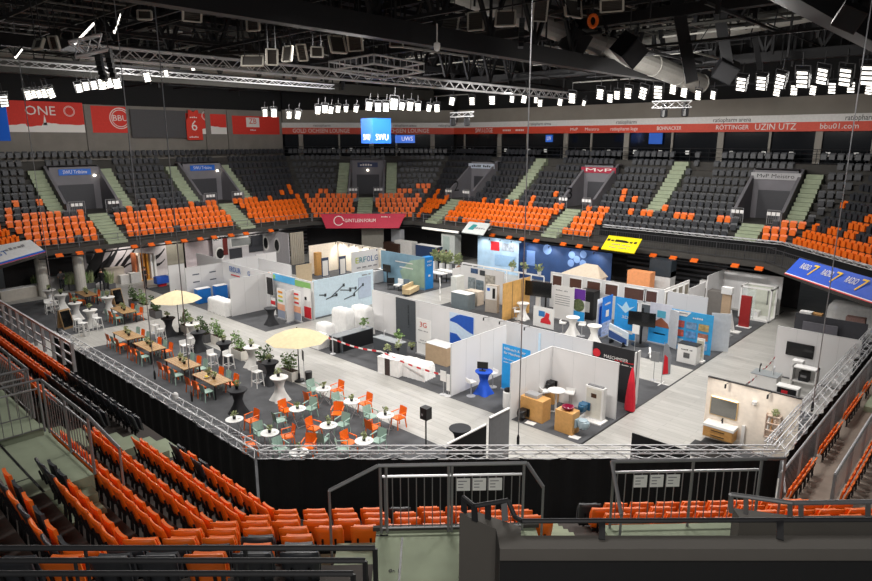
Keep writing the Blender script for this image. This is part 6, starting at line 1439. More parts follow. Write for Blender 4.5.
CHS = [(251.5, 420, 'o', 0), (261, 433, 's', 1), (286.6, 436, 'o', 1), (279.7, 420, 's', 2), (286, 410, 'o', 2), (310, 408, 's', 2), (316, 397, 'o', 4), (313.5, 389, 's', 4), (314, 428, 'o', 3), (281, 449, 's', 8), (309, 446, 'o', 8), (250, 444, 'o', 1),
       (337, 390, 'o', 4), (339.6, 402.5, 's', 5), (365, 403, 'o', 5), (337.5, 413, 'o', 3), (342, 424, 's', 3), (371, 416, 's', 6), (398.5, 417, 'o', 6), (373, 427, 'o', 6), (378, 440, 's', 7), (349, 442, 'o', 7), (322, 439, 's', 3), (343, 449, 's', 7), (357, 412, 's', 5)]
cnt = defaultdict(int)
for px, py, c, ti in CHS[:-1]:
    p = at(px, py, .45); p.z = 0; q = TP[ti]; cnt[(c, ti)] += 1; d_ = Vector((q.x, q.y, 0)) - p
    if d_.length < .66: p = Vector((q.x, q.y, 0)) - d_.normalized() * .66
    chair(p, face(p, q), c, True, '%s armchair, %s %s one at the %s' % (CN[c], nth(cnt[(c, ti)]), CN[c], RN[ti]), 'armchairs at the bistro tables')
WT = [((76, 291), (83, 289.5), (100, 294.5), (86, 298)), ((111, 307), (121, 305), (137, 311.6), (125, 314.4)), ((112, 331.6), (126, 329), (144, 336.5), (129, 340.5)), ((132, 342), (148, 339), (167, 348), (151, 353)), ((163.4, 358.7), (180, 354.6), (202, 365.6), (185.5, 371)), ((191, 372.5), (207.5, 369), (233, 381.5), (216.4, 387))]
WN = ['farthest wooden table', 'second farthest wooden table', 'third wooden table behind the parasol', 'fourth wooden table from the back', 'fifth wooden table from the back', 'nearest wooden table']
def wtable():
    t = thing('wooden_table', '', 'table'); top = MB()
    for k in range(6): top.box(-.44 + k * .148, -1.05, .71, -.44 + k * .148 + .142, 1.05, .745)
    top.obj('tabletop', WOOD, t)
    for a in (-1, 1):
        for b in (-1, 1): MB().box(a * .38 - .03, b * .95 - .03, 0, a * .38 + .03, b * .95 + .03, .71).obj('leg', BLACK, t)
    MB().box(-.38, -.95, .66, .38, .95, .71).obj('apron', BLACK, t); return t
wt0 = wtable()
for n, cs in enumerate(WT):
    ps = [at(x, y, .745) for x, y in cs]; c = sum(ps, Vector()) / 4; c.z = 0
    lab = 'wooden plank table, %s of the cafe' % WN[n]
    if n == 0: wt0.location = c; wt0['label'] = lab; wt0['group'] = 'wooden cafe tables'
    else: dup(wt0, c, 0, lab, 'wooden cafe tables')
    for q, (dx, dy) in enumerate(((.05, .35), (-.05, -.3))): potted('%s potted plant on the %s' % (['far', 'near'][q], WN[n]), c + Vector((dx, dy, .746)), 1.2, LEAF2, 'potted plants on the wooden tables')
    t = thing('menu_holder', 'white menu holder on the %s' % WN[n], 'menu holder', c + Vector((.05, .02, .746)), .3); MB().box(-.05, -.06, 0, .05, .06, .16).obj('card', WHITE, t); MB().box(-.07, -.08, 0, .07, .08, .01).obj('foot', BLACK, t)
    if n == 5:
        t = thing('fruit_bowl', 'small bowl of yellow fruit on the nearest wooden table', 'bowl', c + Vector((-.2, .1, .746))); MB().lathe([(.06, 0), (.13, .06), (.12, .06), (.05, .02)], 14).obj('bowl', WHITE, t); MB().lathe([(.03, .03), (.1, .06), (.06, .11), (.01, .12)], 10).obj('fruit', M('lemon_yellow', 'e9c63c', .5), t)
    for sd, rz in ((-1, PI / 2), (1, -PI / 2)):
        for k, yy in enumerate((.68, 0, -.68)):
            col = 'oso'[k] if (n + (sd > 0)) % 2 == 0 else 'sos'[k]
            if n == 5 and sd < 0: col = 'oos'[k]
            if n in (4, 3) and sd < 0: col = 'oos'[k]
            chair(c + Vector((sd * .62, yy, 0)), rz, col, False, '%s chair, %s along the %s side of the %s' % (CN[col], ['farthest', 'middle', 'nearest'][k], 'truss' if sd < 0 else 'aisle', WN[n]), 'chairs at the wooden tables')
# cocktail tables and stools
for px, py, c, lab in ((49, 290, 'white', 'white cocktail table next to the cafe bar counter'), (61, 294.5, 'white', 'white cocktail table behind the left chalkboard'), (75, 303, 'white', 'white cocktail table right of the left chalkboard'), (90, 310, 'white', 'white cocktail table nearest the left truss end'), (108, 297, 'white', 'white cocktail table beside the right chalkboard'),
                       (192, 324, 'white', 'white cocktail table between two black ones in the cafe'), (251.5, 347, 'white', 'white cocktail table among the planters by the aisle'), (279, 377, 'white', 'white cocktail table nearest the bistro tables'),
                       (168, 318, 'black', 'black cocktail table under the far parasol'), (198, 332, 'black', 'black cocktail table in front of the dark planter'), (224, 342.5, 'black', 'black cocktail table between the white planters'), (270, 362, 'black', 'black cocktail table beside the white stool and parasol'), (237.5, 389.5, 'black', 'black cocktail table near the leftmost round table')):
    t = cocktail(px, py, c, lab, c + ' cocktail tables')
    potted('small plant standing on the ' + lab, t.location + Vector((0, .05, 1.112)), 1.25, LEAF2)
for px, py, rz, lab in ((155, 325, .3, 'white bar stool left of the table under the far parasol'), (160.5, 329, .8, 'second white bar stool in front of the table under the far parasol'), (184.5, 345, 0, 'white bar stool left of the black table by the dark planter'), (191, 338, .5, 'white bar stool behind the black table by the dark planter'), (212, 354.5, 0, 'white bar stool left of the black table between planters'), (228, 355.5, .2, 'white bar stool before the black table between planters'), (257, 371.5, .1, 'white bar stool left of the black table by the parasol'),
                        (48, 303, 0, 'white bar stool near the cafe bar counter'), (54, 301, .4, 'second white bar stool near the cafe bar counter'), (77, 319, 0, 'white bar stool before the table right of the left chalkboard'), (97, 318, .3, 'dark-backed bar stool at the table nearest the left truss end'), (83, 323, .6, 'white bar stool near the left truss end')):
    stool(px, py, rz, lab, 'white bar stools')
# planters
def planter(px, py, col, lab, L=1.0, rz=PI / 2, big=1.0, kind=LEAF):
    t = thing('planter', lab, 'planter', at(px, py), rz); MB().box(-L / 2, -.22, 0, L / 2, .22, .5).obj('trough', col, t); MB().box(-L / 2 + .03, -.19, .49, L / 2 - .03, .19, .51).obj('soil', SOIL, t)
    n = 3
    for k in range(n):
        x = -L / 2 + L * (k + .5) / n; hh = (.5 + .25 * ((k * 7 + int(px)) % 3)) * big
        MB().leaves((x, 0, .5 + hh / 2), (.22 * big, .22 * big, hh / 2), 90, .13).obj('shrub', kind, t)
PWH, PDK = M('planter_white', 'dcd8cf', .7), M('planter_grey', '5f5f61', .7)
for px, py, c, lab in ((240, 358, PWH, 'white planter with leafy shrubs beside the aisle table'), (219, 344, PWH, 'white planter behind the black table between planters'), (187, 333, PWH, 'white planter behind the parasol stools'), (290, 379, PWH, 'white planter left of the near parasol'), (144, 311, PWH, 'white planter beside the second farthest wooden table'),
                       (204.5, 341, PDK, 'dark grey planter right of the black table'), (266, 372, PDK, 'dark grey planter behind the parasol table'), (156, 317, PDK, 'dark grey planter under the far parasol edge'), (135, 307, PDK, 'dark grey planter right of the chalkboard')):
    planter(px, py, c, lab, kind=LEAF if c is PWH else M('shrub_deep', '556b42', .7, vary=.4, scale=20))
for n, (px, py) in enumerate(((36, 293), (44, 293), (67, 290), (73, 290), (86, 289), (92, 288), (108, 288), (112, 289))):
    t = thing('reed_planter', 'dark planter with upright grassy leaves behind the cafe, %s from the left' % nth(n + 1), 'planter', at(px, py)); MB().box(-.25, -.2, 0, .25, .2, .45).obj('trough', PDK, t)
    mb = MB()
    for q in range(36):
        a = R.uniform(0, 2 * PI); r = R.uniform(.08, .3); hh = R.uniform(.6, 1.1); b_ = Vector((R.uniform(-.15, .15), R.uniform(-.12, .12), .42)); e_ = b_ + Vector((r * math.cos(a), r * math.sin(a), hh)); s_ = Vector((-math.sin(a), math.cos(a), 0)) * .03
        mb.add([b_ - s_, b_ + s_, (b_ + e_) / 2 + s_ * 1.4 + Vector((0, 0, .1)), e_, (b_ + e_) / 2 - s_ * 1.4 + Vector((0, 0, .1))], [(0, 1, 2, 3, 4)])
    mb.obj('reed_leaves', LEAF2 if n % 2 else LEAF, t)
# parasols
def parasol(px, py, hh, r, lab, n=8):
    t = thing('parasol', lab, 'parasol', at(px, py)); z0 = hh
    V = [(0, 0, z0 + .58)]; F = []
    for k in range(n):
        a = 2 * PI * k / n + .2; V.append((r * .5 * math.cos(a), r * .5 * math.sin(a), z0 + .34))
    for k in range(n):
        a = 2 * PI * k / n + .2; V.append((r * math.cos(a), r * math.sin(a), z0))
    for k in range(n): j = (k + 1) % n; F += [(0, 1 + k, 1 + j), (1 + k, 1 + n + k, 1 + n + j, 1 + j)]
    c = MB().add(V, F); c.obj('canopy', CANVAS, t)
    rb = MB()
    for k in range(n): rb.bar((0, 0, z0 - .15), V[1 + n + k], .015)
    rb.obj('ribs', WOOD, t); MB().tube((0, 0, .1), (0, 0, z0 + .62), .025, 8).obj('pole', DMETAL, t); MB().lathe([(.25, 0), (.25, .08), (.06, .12), (.05, .4)], 16).obj('base', DMETAL, t)
parasol(299.5, 381, 2.12, 1.5, 'cream parasol over the planters beside the bistro tables'); parasol(180, 334, 2.15, 1.45, 'cream parasol over the black table at the far planters')
# chalkboards, loudspeaker, bin
def aboard(px, py, lab, rz):
    t = thing('chalkboard', lab, 'chalkboard', at(px, py), rz)
    for sg, nm in ((-1, 'front_board'), (1, 'rear_board')):
        b = MB(); b.slab([(-.35, sg * .3, 0.0), (.35, sg * .3, 0.0), (.35, sg * .02, 1.2), (-.35, sg * .02, 1.2)], (0, sg, 0), .03); o = b.obj(nm, WOOD, t)
        c = MB(); c.slab([(-.3, sg * .305 + sg * .03 - sg * .035, .15), (.3, sg * .305 - sg * .005, .15), (.3, sg * .06, 1.12), (-.3, sg * .06, 1.12)], (0, sg, 0), .03); c.obj('slate', SCREEN, o)
aboard(66, 328, 'left wooden A-frame chalkboard beside the end of the left truss', .3); aboard(117.5, 305, 'right wooden A-frame chalkboard behind the second farthest wooden table', .2)
t = thing('pole_loudspeaker', 'black loudspeaker on a pole stand at the corner of the cafe carpet', 'loudspeaker', at(426, 446.5), RB); MB().box(-.17, -.15, 1.15, .17, .15, 1.62).obj('cabinet', BLACK, t); MB().tube((0, 0, .03), (0, 0, 1.15), .03, 8).obj('pole', BLACK, t); MB().box(-.09, -.16, 1.3, -.01, -.15, 1.38).obj('label_print', GT, t); MB().lathe([(.3, 0), (.3, .03), (.05, .06)], 14).obj('base', BLACK, t)
t = thing('waste_bin', 'dark round bin beside the near parasol base', 'bin', at(299.5, 381) + Vector((.3, -.35, 0))); MB().lathe([(.16, 0), (.18, .5), (.16, .5)], 14).obj('body', DMETAL, t)
signpost('dark menu sign on a slim white stand right of the near parasol', 304, 383, .32, .5, 1.2, BLACK, RB - .4)
# people: continuous skinned bodies
def person(px, py, lab, rz, h_=1.75, pose=0, top=BLACK, legs=None, hair='3b2a20'):
    t = thing('person', lab, 'person', at(px, py), rz)
    k = h_ / 1.75
    J = {'pel': (0, 0, .95), 'sp': (0, .01, 1.15), 'ch': (0, .0, 1.36), 'nk': (0, -.01, 1.5), 'hd': (0, -.03, 1.6), 'ht': (0, -.03, 1.72),
         'hl': (-.1, 0, .9), 'kl': (-.11, -.03, .5), 'al': (-.12, .02, .08), 'tl': (-.13, -.13, .04), 'hr': (.1, 0, .9), 'kr': (.12, .04 * (1 - pose), .5), 'ar': (.13, .08, .08), 'tr': (.14, -.07, .04),
         'sl': (-.2, 0, 1.4), 'el': (-.25, .03 - .1 * pose, 1.12), 'wl': (-.17, -.2, 1.02 + .12 * pose), 'fl': (-.13, -.28, 1.03 + .14 * pose), 'sr': (.2, 0, 1.4), 'er': (.25, .04, 1.12), 'wr': (.2, -.18 * (.4 + pose), .92 + .15 * pose), 'fr': (.19, -.26 * (.4 + pose), .86 + .2 * pose)}
    rad = {'pel': .14, 'sp': .125, 'ch': .15, 'nk': .06, 'hd': .085, 'ht': .07, 'hl': .09, 'kl': .062, 'al': .042, 'tl': .035, 'hr': .09, 'kr': .062, 'ar': .042, 'tr': .035, 'sl': .06, 'el': .045, 'wl': .032, 'fl': .035, 'sr': .06, 'er': .045, 'wr': .032, 'fr': .035}
    E_ = [('pel', 'sp'), ('sp', 'ch'), ('ch', 'nk'), ('nk', 'hd'), ('hd', 'ht'), ('pel', 'hl'), ('hl', 'kl'), ('kl', 'al'), ('al', 'tl'), ('pel', 'hr'), ('hr', 'kr'), ('kr', 'ar'), ('ar', 'tr'), ('ch', 'sl'), ('sl', 'el'), ('el', 'wl'), ('wl', 'fl'), ('ch', 'sr'), ('sr', 'er'), ('er', 'wr'), ('wr', 'fr')]
    ks = list(J); me = bpy.data.meshes.new('body'); me.from_pydata([tuple(c * k for c in J[q]) for q in ks], [(ks.index(a), ks.index(b)) for a, b in E_], [])
    o = bpy.data.objects.new('body', me); C.objects.link(o); o.parent = t
    m_ = o.modifiers.new('Skin', 'SKIN'); m_.use_smooth_shade = True
    for v, q in zip(me.skin_vertices[0].data, ks): v.radius = (rad[q] * 1.12 * k * (1.15 if q in ('ch', 'pel') else 1), rad[q] * k * (.8 if q in ('ch', 'pel', 'sp') else 1)); v.use_root = q == 'pel'
    o.modifiers.new('Subd', 'SUBSURF').levels = 1; o.modifiers['Subd'].render_levels = 2
    for m2 in (SKIN, top, legs or M('trousers_dark', '22242a', .8)): me.materials.append(m2)
    PEOPLE.append((o, t, k, hair))
PEOPLE = []
person(146, 289, 'person in black clothes standing in the wide aisle before the marble wall', .6, 1.8, 1); person(103, 291, 'person in a black shirt standing behind the cafe planters', 2.5, 1.75, .5); person(47, 293, 'person in black serving at the cafe bar counter', -.6, 1.75, 1); person(63, 291, 'person partly hidden at the right of the cafe bar counter', -.4, 1.7, 1, M('shirt_grey', '6f6f72', .8)); person(438.5, 267, 'person in dark clothes among the plants behind the cross aisle', .8, 1.75, .4); person(446, 268, 'person in a black top seated height behind the far white tables', .3, 1.7, .6)
bpy.context.view_layer.update(); _dg = bpy.context.evaluated_depsgraph_get()
for o, t, k, hair in PEOPLE:
    me = bpy.data.meshes.new_from_object(o.evaluated_get(_dg)); mats = list(o.data.materials); o.modifiers.clear(); o.data = me
    me.materials.clear()
    for m2 in mats: me.materials.append(m2)
    for p in me.polygons:
        c = p.center / k; p.material_index = 0 if c.z > 1.47 or (c.y < -.14 and c.z > .7) else (2 if c.z < .95 else 1)
    hm = MB()
    n = 10; V = []; F = []
    for a_, (r, z) in enumerate(((.1, 1.6), (.105, 1.66), (.09, 1.73), (.04, 1.77))):
        for i in range(n): an = 2 * PI * i / n; V.append((r * math.cos(an), .0 + r * 1.05 * math.sin(an), z * 1))
    for a_ in range(3):
        for i in range(n): j = (i + 1) % n; F.append((a_ * n + i, a_ * n + j, (a_ + 1) * n + j, (a_ + 1) * n + i))
    F.append(tuple(range(3 * n, 4 * n))); hm.add([(x * k, y * k, z * k) for x, y, z in V], F).obj('hair', M('hair_' + hair, hair, .8), t, True)
    fm = MB(); fm.box(-.012, -.135, 1.585, .012, -.105, 1.62); fm.v = [(x * k, y * k, z * k) for x, y, z in fm.v]; fm.obj('nose', SKIN, t)
    em = MB(); [em.box(sx - .012, -.118, 1.625, sx + .012, -.108, 1.64) for sx in (-.035, .035)]; em.v = [(x * k, y * k, z * k) for x, y, z in em.v]; em.obj('eyes', BLACK, t)
# ================================================================== TRUSS, CURTAIN AND THE FOREGROUND
TZ = 2.2
c0, c1, c2, c3 = at(60, 333, TZ), at(256, 453.5, TZ), at(781, 452.5, TZ), at(880, 330, TZ)
xl = (c0.x + c1.x) / 2; c0.x = c1.x = xl; yr = (c2.y + c3.y) / 2; c2.y = c3.y = yr; c3.x = 37
truss('curtain_truss', 'left silver box truss carrying the black curtain beside the cafe', c0, c1, .32, .28, .022, ALU, .5)
truss('curtain_truss', 'near silver box truss carrying the black curtain across the foreground', c1, c2, .32, .28, .022, ALU, .5)
truss('curtain_truss', 'right silver box truss carrying the black curtain', c2, c3, .32, .28, .022, ALU, .5)
truss('curtain_truss', 'second thinner silver truss parallel to the right box truss', Vector((c2.x + .2, yr + .42, TZ + .0)), Vector((37, yr + .42, TZ + .0)), .08, .2, .018, ALU, .5)
def curtain(lab, p, q, side):
    p, q = Vector(p), Vector(q); d = (q - p).normalized(); nrm = Vector((d.y, -d.x, 0)) * side; L = (q - p).length; n = int(L / .12); V = []; F = []
    for k in range(n + 1):
        w_ = .035 * math.sin(k * 1.05) + .02 * math.sin(k * .37); b = p + d * L * k / n + nrm * (.2 + w_); V += [(b.x, b.y, .02), (b.x, b.y, TZ - .12 + .02 * math.sin(k * .6))]
    for k in range(n): F.append((2 * k, 2 * k + 2, 2 * k + 3, 2 * k + 1))
    tag(MB().add(V, F).obj('black_curtain', CURT), lab, 'curtain')
curtain('black curtain hanging from the left truss', c0, c1, -1 if False else 1); curtain('black curtain hanging from the near truss', c1, c2, 1); curtain('black curtain hanging from the right truss', c2, c3, 1)
# legs that carry the truss
for n, p in enumerate([q + (Vector((24, 24, q.z)) - q).normalized() * .35 for q in (c0, c1, c2)]):
    t = thing('support_tower', 'silver truss tower %s' % ['at the far end of the left truss', 'at the left truss corner', 'at the right truss corner'][n], 'truss', (p.x, p.y, 0)); mb = MB()
    for a in (-1, 1):
        for b in (-1, 1): mb.tube((a * .12, b * .12, 0), (a * .12, b * .12, TZ - .15), .02, 5)
    mb.obj('uprights', ALU, t); MB().box(-.3, -.3, 0, .3, .3, .02).obj('base_plate', ALU, t)
t = thing('truss_lamp', 'white moving lamp sitting on the left truss', 'lamp', (xl, at(188, 400, TZ).y, TZ + .16), .3); MB().lathe([(.04, 0), (.1, .06), (.1, .2), (.05, .26)], 12).obj('head', WHITE, t)
# landing of the near corner block
def N(t_, d, z): return W(0, L0 - t_, d, z)
def plat(i, pts, z0, z1, mat, name='landing'):
    mb = MB(); mb.prism([(p.x, p.y) for p in pts], z0, z1); return struct(name, mb, mat)
plat(0, [N(1.95, 3.2, 0), N(4.4, 3.2, 0), N(4.4, 7.5, 0), N(1.95, 7.5, 0)], LAND - .3, LAND, STEPG)
plat(0, [N(5.45, 3.2, 0), N(8.2, 3.2, 0), N(8.2, 7.5, 0), N(5.45, 7.5, 0)], LAND - .3, LAND, STEPG)
for k in range(6):                                    # steps left of the landing and in the gap between the two railings
    z = ZR[4] + .02 if k == 0 else 0
plat(0, [N(1.35, 3.2, 0), N(1.97, 3.2, 0), N(1.97, 4.0, 0), N(1.35, 4.0, 0)], ZR[4] - .3, ZR[4] + .21, STEPG, 'stair_flight'); plat(0, [N(.75, 3.2, 0), N(1.36, 3.2, 0), N(1.36, 4.0, 0), N(.75, 4.0, 0)], ZR[4] - .3, ZR[4] + .03, STEPG, 'stair_flight')
for k in range(8):
    plat(0, [N(4.4, .4 * k, 0), N(5.45, .4 * k, 0), N(5.45, .4 * k + .42, 0), N(4.4, .4 * k + .42, 0)], ZR[k // 2] - .1, ZR[k // 2] + .2 * (k % 2) + .02, STEPG, 'stair_flight')
plat(0, [N(4.4, 3.2, 0), N(5.45, 3.2, 0), N(5.45, 7.5, 0), N(4.4, 7.5, 0)], LAND - .3, LAND - .2, STEPG)
for px, py, zz in ((366.5, 543, ZR[4] + .032), (383, 532.5, LAND + .002)):
    p = at(px, py, zz); t = thing('row_number', 'dark number 13 painted on the %s step left of the near landing' % ('lower' if zz < LAND else 'upper'), 'number', p, YAW - PI / 2); text('13', .22, .2, BLACKTXT, t, (0, 0, .002), (0, 0, PI / 2))
p = at(394, 571, LAND + .004); t = thing('row_number', 'dark small lettering on the floor of the near landing', 'number', p, YAW - PI / 2); text('Gr. 1', .14, .06, BLACKTXT, t, (0, 0, .002), (0, 0, 0))
mb = MB(); a, b = N(1.95, 5.1, LAND + .003), N(5.4, 5.1, LAND + .003); mb.bar(a, b, .03, .004); a, b = N(2.35, 3.4, LAND + .003), N(2.3, 5.1, LAND + .003); mb.bar(a, b, .03, .004); struct('trim_landing_joint', mb, BLACK)
mb = MB(); mb.bar(N(1.9, 3.2, LAND + .03), N(4.45, 3.2, LAND + .03), .06, .06); struct('trim_landing_edge', mb, CONC)
def rail(lab, fn, x0, x1, nbar, cards=(), posts=(), z0=LAND, hh=1.12, left=None, right=None, thick=.028, parts=True):
    t = thing('landing_rail', lab, 'railing', fn(x0, z0), 0); o = t.location.copy(); mb = MB()
    mb.tube(fn(x0, z0 + hh) - o, fn(x1, z0 + hh) - o, thick, 8)
    if left: mb.tube(fn(x0, z0 + hh) - o, left[0] - o, thick, 8); mb.tube(left[0] - o, left[1] - o, thick * .7, 6)
    if right: mb.tube(fn(x1, z0 + hh) - o, right[0] - o, thick, 8); mb.tube(right[0] - o, right[1] - o, thick * .7, 6)
    mb.obj('handrail', METAL, t)
    for x in posts: MB().tube(fn(x, z0) - o, fn(x, z0 + hh) - o, thick * .8, 6).obj('post', METAL, t)
    fr = MB(); fr.tube(fn(posts[0] + .03, z0 + hh - .18) - o, fn(posts[-1] - .03, z0 + hh - .18) - o, .02, 6); MB().tube(fn(posts[0], z0 + .08) - o, fn(posts[-1], z0 + .08) - o, .015, 5).obj('bottom_rail', METAL, t); fr.obj('mid_rail', ALUP, t)
    for k in range(nbar):
        x = posts[0] + (posts[-1] - posts[0]) * (k + .5) / nbar; MB().tube(fn(x, z0 + .08) - o, fn(x, z0 + hh - .18) - o, .008, 5).obj('bar', METAL, t)
    for x in cards:
        a, b = fn(x - .1, 0), fn(x + .1, 0); d = (b - a).normalized(); n_ = Vector((d.y, -d.x, 0)) * .02
        pts = [fn(x - .1, z0 + hh - .42), fn(x + .1, z0 + hh - .42), fn(x + .1, z0 + hh - .22), fn(x - .1, z0 + hh - .22)]
        c = MB(); c.slab([p - o + n_ * 1.2 for p in pts], n_.normalized(), .008); co_ = c.obj('row_card', WHITE, t)
        pr = MB()
        for r in range(3): pr.slab([fn(x - .08, z0 + hh - .27 - .05 * r) - o + n_ * 1.7, fn(x + (.0 if r else .05), z0 + hh - .27 - .05 * r) - o + n_ * 1.7, fn(x + (.0 if r else .05), z0 + hh - .255 - .05 * r) - o + n_ * 1.7, fn(x - .08, z0 + hh - .255 - .05 * r) - o + n_ * 1.7], n_.normalized(), .002)
        pr.obj('print', GT, co_)
    return t
fn0 = lambda x, z: N(x, 3.27, z)
rail('left grey landing railing with three white cards in the foreground', fn0, 2.0, 4.22, 18, (3.27, 3.51, 3.75), (2.03, 2.12, 3.05, 3.1, 4.18), left=(N(1.3, 3.5, LAND + .86), N(1.3, 3.5, ZR[4] + .03)), right=(N(4.42, 3.55, LAND + .88), N(4.42, 3.55, LAND - .2)))
rail('right grey landing railing with three white cards in the foreground', fn0, 5.5, 7.85, 18, (5.95, 6.2, 6.45), (5.54, 6.75, 7.8), left=(N(5.42, 4.05, LAND + .72), N(5.42, 4.05, LAND)), right=(N(8.6, 2.6, LAND + .75), N(8.6, 2.6, ZR[2])))
# the parapet of the entrance right in front of the viewer
ZP = 8.4; D0 = lambda px, py, z=ZP: at(px, py, z)
PARW = M('parapet_concrete', '5b5752', .85, scale=2); PARD = M('parapet_black', '151516', .8)
A_, B_, C_, D_, E_, F_ = D0(459.5, 513), D0(478, 512), D0(521, 527), D0(521, 535.5), D0(500, 549), D0(496, 529)
far_r, near_r = D0(1010, 535.5), D0(1010, 549)
mb = MB(); mb.prism([(p.x, p.y) for p in (A_, F_, E_, D_, C_, B_)], LAND, ZP); struct('wall_parapet_end', mb, PARW)
mb = MB(); mb.prism([(p.x, p.y) for p in (E_, near_r, far_r, D_)], LAND, ZP); struct('wall_parapet', mb, PARW)
off_ = Vector((-fwx, -fwy, 0)) * .02 if False else Vector((-math.cos(YAW), -math.sin(YAW), 0)) * .02
mb = MB(); a, b = E_ + off_, near_r + off_; mb.add([(a.x, a.y, LAND), (b.x, b.y, LAND), (b.x, b.y, ZP - .10), (a.x, a.y, ZP - .10), (a.x - off_.x, a.y - off_.y, ZP - .1), (b.x - off_.x, b.y - off_.y, ZP - .1)], [(0, 1, 2, 3), (3, 2, 5, 4)]); struct('wall_parapet_cladding', mb, PARD)
def hpipe(lab, pts, r=.022, posts=(), mat=DMETAL):
    t = thing('handrail', lab, 'handrail', pts[0]); o = Vector(pts[0]); mb = MB()
    mb.path([Vector(p) - o for p in pts], r, 8); mb.obj('pipe', mat, t)
    for p, q in posts: MB().bar(Vector(p) - o, Vector(q) - o, .05, .02).obj('post', mat, t)
z1 = ZP + .08; 
pts = [D0(463, 497, ZP + .13), D0(474, 506, ZP + .13), D0(508, 500.5, ZP + .13), D0(515, 517, ZP + .05), D0(522, 521, ZP + .05), D0(1010, 519, ZP + .05)]
hpipe('bent dark handrail on top of the black parapet at the bottom right', pts, .02, [(pts[1], D0(475, 521)), (D0(488, 504, ZP + .13), D0(488, 519)), (D0(504, 501, ZP + .13), D0(505, 521)), (D0(464, 498, ZP + .13), D0(464, 512)), (D0(602, 520, ZP + .05), D0(602, 540)), (D0(780, 520, ZP + .05), D0(780, 540))])
z2 = 7.3
pts = [at(731, 520, z2), at(731, 495, z2 + .0), at(745, 497, z2), at(792, 503.5, z2), at(1000, 499, z2)]
t_ = [at(731, 512, z2 - .12), at(731, 494.5, z2 + .12), at(792, 503, z2 + .12), at(1000, 499.5, z2 + .12)]
hpipe('second grey handrail behind the black parapet at the right', t_, .028, [(at(746, 498, z2 + .12), at(746, 514, z2 - .1)), (at(790, 503, z2 + .12), at(790, 517, z2 - .1)), (at(801, 503, z2 + .12), at(801, 517, z2 - .1)), (at(868, 502, z2 + .12), at(868, 517, z2 - .1))], METAL)
q0, q1, q2, q3 = at(733, 508, z2 - .12), at(795, 516, z2 - .12), at(1000, 514, z2 - .12), at(1000, 520, z2 - .12); q4 = at(740, 518, z2 - .12)
mb = MB(); mb.prism([(p.x, p.y) for p in (q0, q4, at(795, 521, z2 - .12), q3, q2, q1)], LAND, z2 - .12); struct('wall_parapet_return', mb, PARW)
# seat-row guard bars at the bottom left
for n, (y, xe) in enumerate(((548, 375), (560.5, 365), (573.5, 353))):
    z = 7.75 - n * .0; pL, pR = at(-60, y, z), at(xe, y, z)
    hpipe('dark guard bar at the bottom left, %s of three' % ['upper', 'middle', 'lower'][n], [pL, pR], .026, [(pR, pR + Vector((0, 0, -.6))), (at(xe - 130, y, z), at(xe - 130, y, z) + Vector((0, 0, -.6))), (at(xe - 290, y, z), at(xe - 290, y, z) + Vector((0, 0, -.6)))])
# left landing
XL = 3.42
def Lx(x): return lambda y, z: Vector((x, y, z))
mb = MB(); mb.box(-3, 11.5, LAND - .3, XL - .02, 13.9, LAND); mb.box(-3, 14.3, LAND - .3, XL - .02, 20, LAND); struct('landing', mb, STEPG)
for k in range(3): 
    mb = MB(); mb.box(2.55 - .0, 11.5 - .35 * (k + 1), LAND - .6, XL - .1, 11.5 - .35 * k, LAND - .18 * (k + 1)); struct('stair_flight', mb, STEPG)
mb = MB(); mb.box(1.5, 10.2, LAND - .6, 2.5, 11.45, LAND - .1); struct('landing_step', mb, TREAD); mb = MB(); mb.bar((2.6, 11.5, LAND + .003), (2.5, 20, LAND + .003), .04, .004).bar((-3, 12.2, LAND + .003), (2.6, 12.2, LAND + .003), .03, .004); struct('trim_landing_joint', mb, BLACK)
mb = MB(); mb.box(1.0, 11.6, LAND, 1.6, 12.3, LAND + .25); struct('landing_step', mb, STEPG)
fnL = Lx(XL)
rail('left landing railing with a thick top rail beside the orange seats', lambda x, z: Vector((XL, 14.0 - x, z)), 0, 2.55, 16, (), (0.05, 1.3, 2.5), thick=.03, right=(Vector((XL + .25, 10.9, LAND + .62)), Vector((XL + .25, 10.9, LAND - .4))))
rail('farther left landing railing behind the first one', lambda x, z: Vector((XL, 20.5 - x, z)), 0, 5.6, 36, (), (0.05, 1.4, 2.8, 4.2, 5.55), thick=.03)
rail('cross railing nearest the seats between the two left landings', lambda x, z: Vector((XL - x, 14.08, z)), 0, 5.5, 34, (), (0.05, 1.9, 3.8, 5.4), thick=.026)
rail('second cross railing behind the left landing gap', lambda x, z: Vector((XL - x, 14.95, z)), 0, 5.5, 34, (), (0.05, 1.9, 3.8, 5.4), thick=.026)
for n, s0 in enumerate((4.6, 5.3)):
    pass
for k in range(8):
    mb = MB(); d0 = .4 * k; mb.box(6.6 - d0 - .42, 14.95, ZR[k // 2] - .2, 6.6 - d0, 16.1, ZR[k // 2] + .02 + .2 * (k % 2)); struct('stair_flight', mb, STEPG)
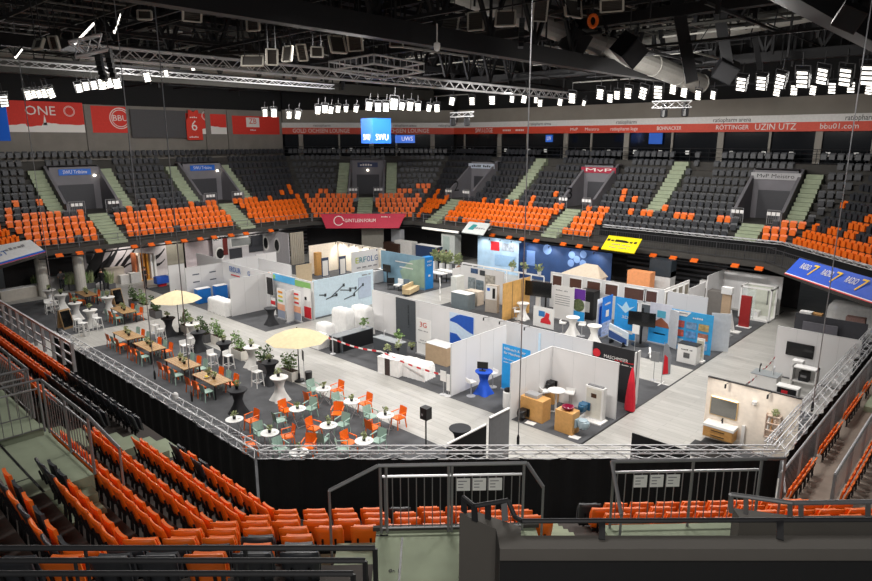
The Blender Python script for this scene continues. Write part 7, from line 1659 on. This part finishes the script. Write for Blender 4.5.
# white railing beyond the end of the left truss
t = thing('white_railing', 'pale railing with many posts beyond the far end of the left truss', 'railing', (7.0, 24.2, 3.3))
for k in range(16): MB().box(-.05, k * 1.1 - .05, 0, .05, k * 1.1 + .05, 1.05).obj('post', ALUP, t)
MB().bar((0, 0, 1.05), (0, 17, 1.05), .08).bar((0, 0, .6), (0, 17, .6), .05).bar((0, 0, .25), (0, 17, .25), .05).obj('rails', ALUP, t)
# low tiers with barred rails at the right edge
for k, (y0, y1, z) in enumerate(((2.6, 3.75, 1.75), (-6, 2.6, 2.15))): struct('floor_side_tier', MB().box(15.5, y0, 0, 42, y1, z), M('side_tier_brown', '8a7d72', .85, scale=2, vary=.1))
for n, (Y, z) in enumerate(((3.7, 1.75), (2.52, 2.15))):
    t = thing('side_rail', '%s of the two long barred railings at the right edge' % ['left', 'right'][n], 'railing', (17.4, Y, z), 0); mb = MB(); mb.tube((0, 0, 1.1), (14, 0, 1.1), .04, 8); mb.obj('handrail', ALUP, t)
    for q in range(8): MB().bar((q * 2.0, 0, 0), (q * 2.0, 0, 1.1), .07, .05).obj('post', METAL, t)
    for q in range(90):
        if q % 13: MB().tube((q * .154, 0, .08), (q * .154, 0, 1.05), .007, 4).obj('bar', METAL, t)
struct('stair_flight', MB().box(26.5, 2.62, 1.7, 28, 3.3, 1.95).box(28, 2.62, 1.7, 29, 3.3, 2.1), STEPG)
t = thing('diagonal_brace', 'grey pole slanting from the right truss corner to the right side rail', 'pole', c2 + Vector((-.3, -.2, .0))); MB().tube((0, 0, 0), Vector((17.6, 3.6, 2.2)) - (c2 + Vector((-.3, -.2, 0))), .03, 6).obj('tube', METAL, t)
# fit lettering to its place, as plain meshes
bpy.context.view_layer.update()
dg = bpy.context.evaluated_depsgraph_get()
for o, w in FITS:
    me = bpy.data.meshes.new_from_object(o.evaluated_get(dg)); dx = o.dimensions.x or 1
    n = bpy.data.objects.new(o.name + '_tmp', me); C.objects.link(n); n.parent = o.parent
    n.location = o.location; n.rotation_euler = o.rotation_euler; n.scale = (w / dx, 1, 1)
    cu = o.data; nm = o.name.split('.')[0]; bpy.data.objects.remove(o); bpy.data.curves.remove(cu); n.name = nm
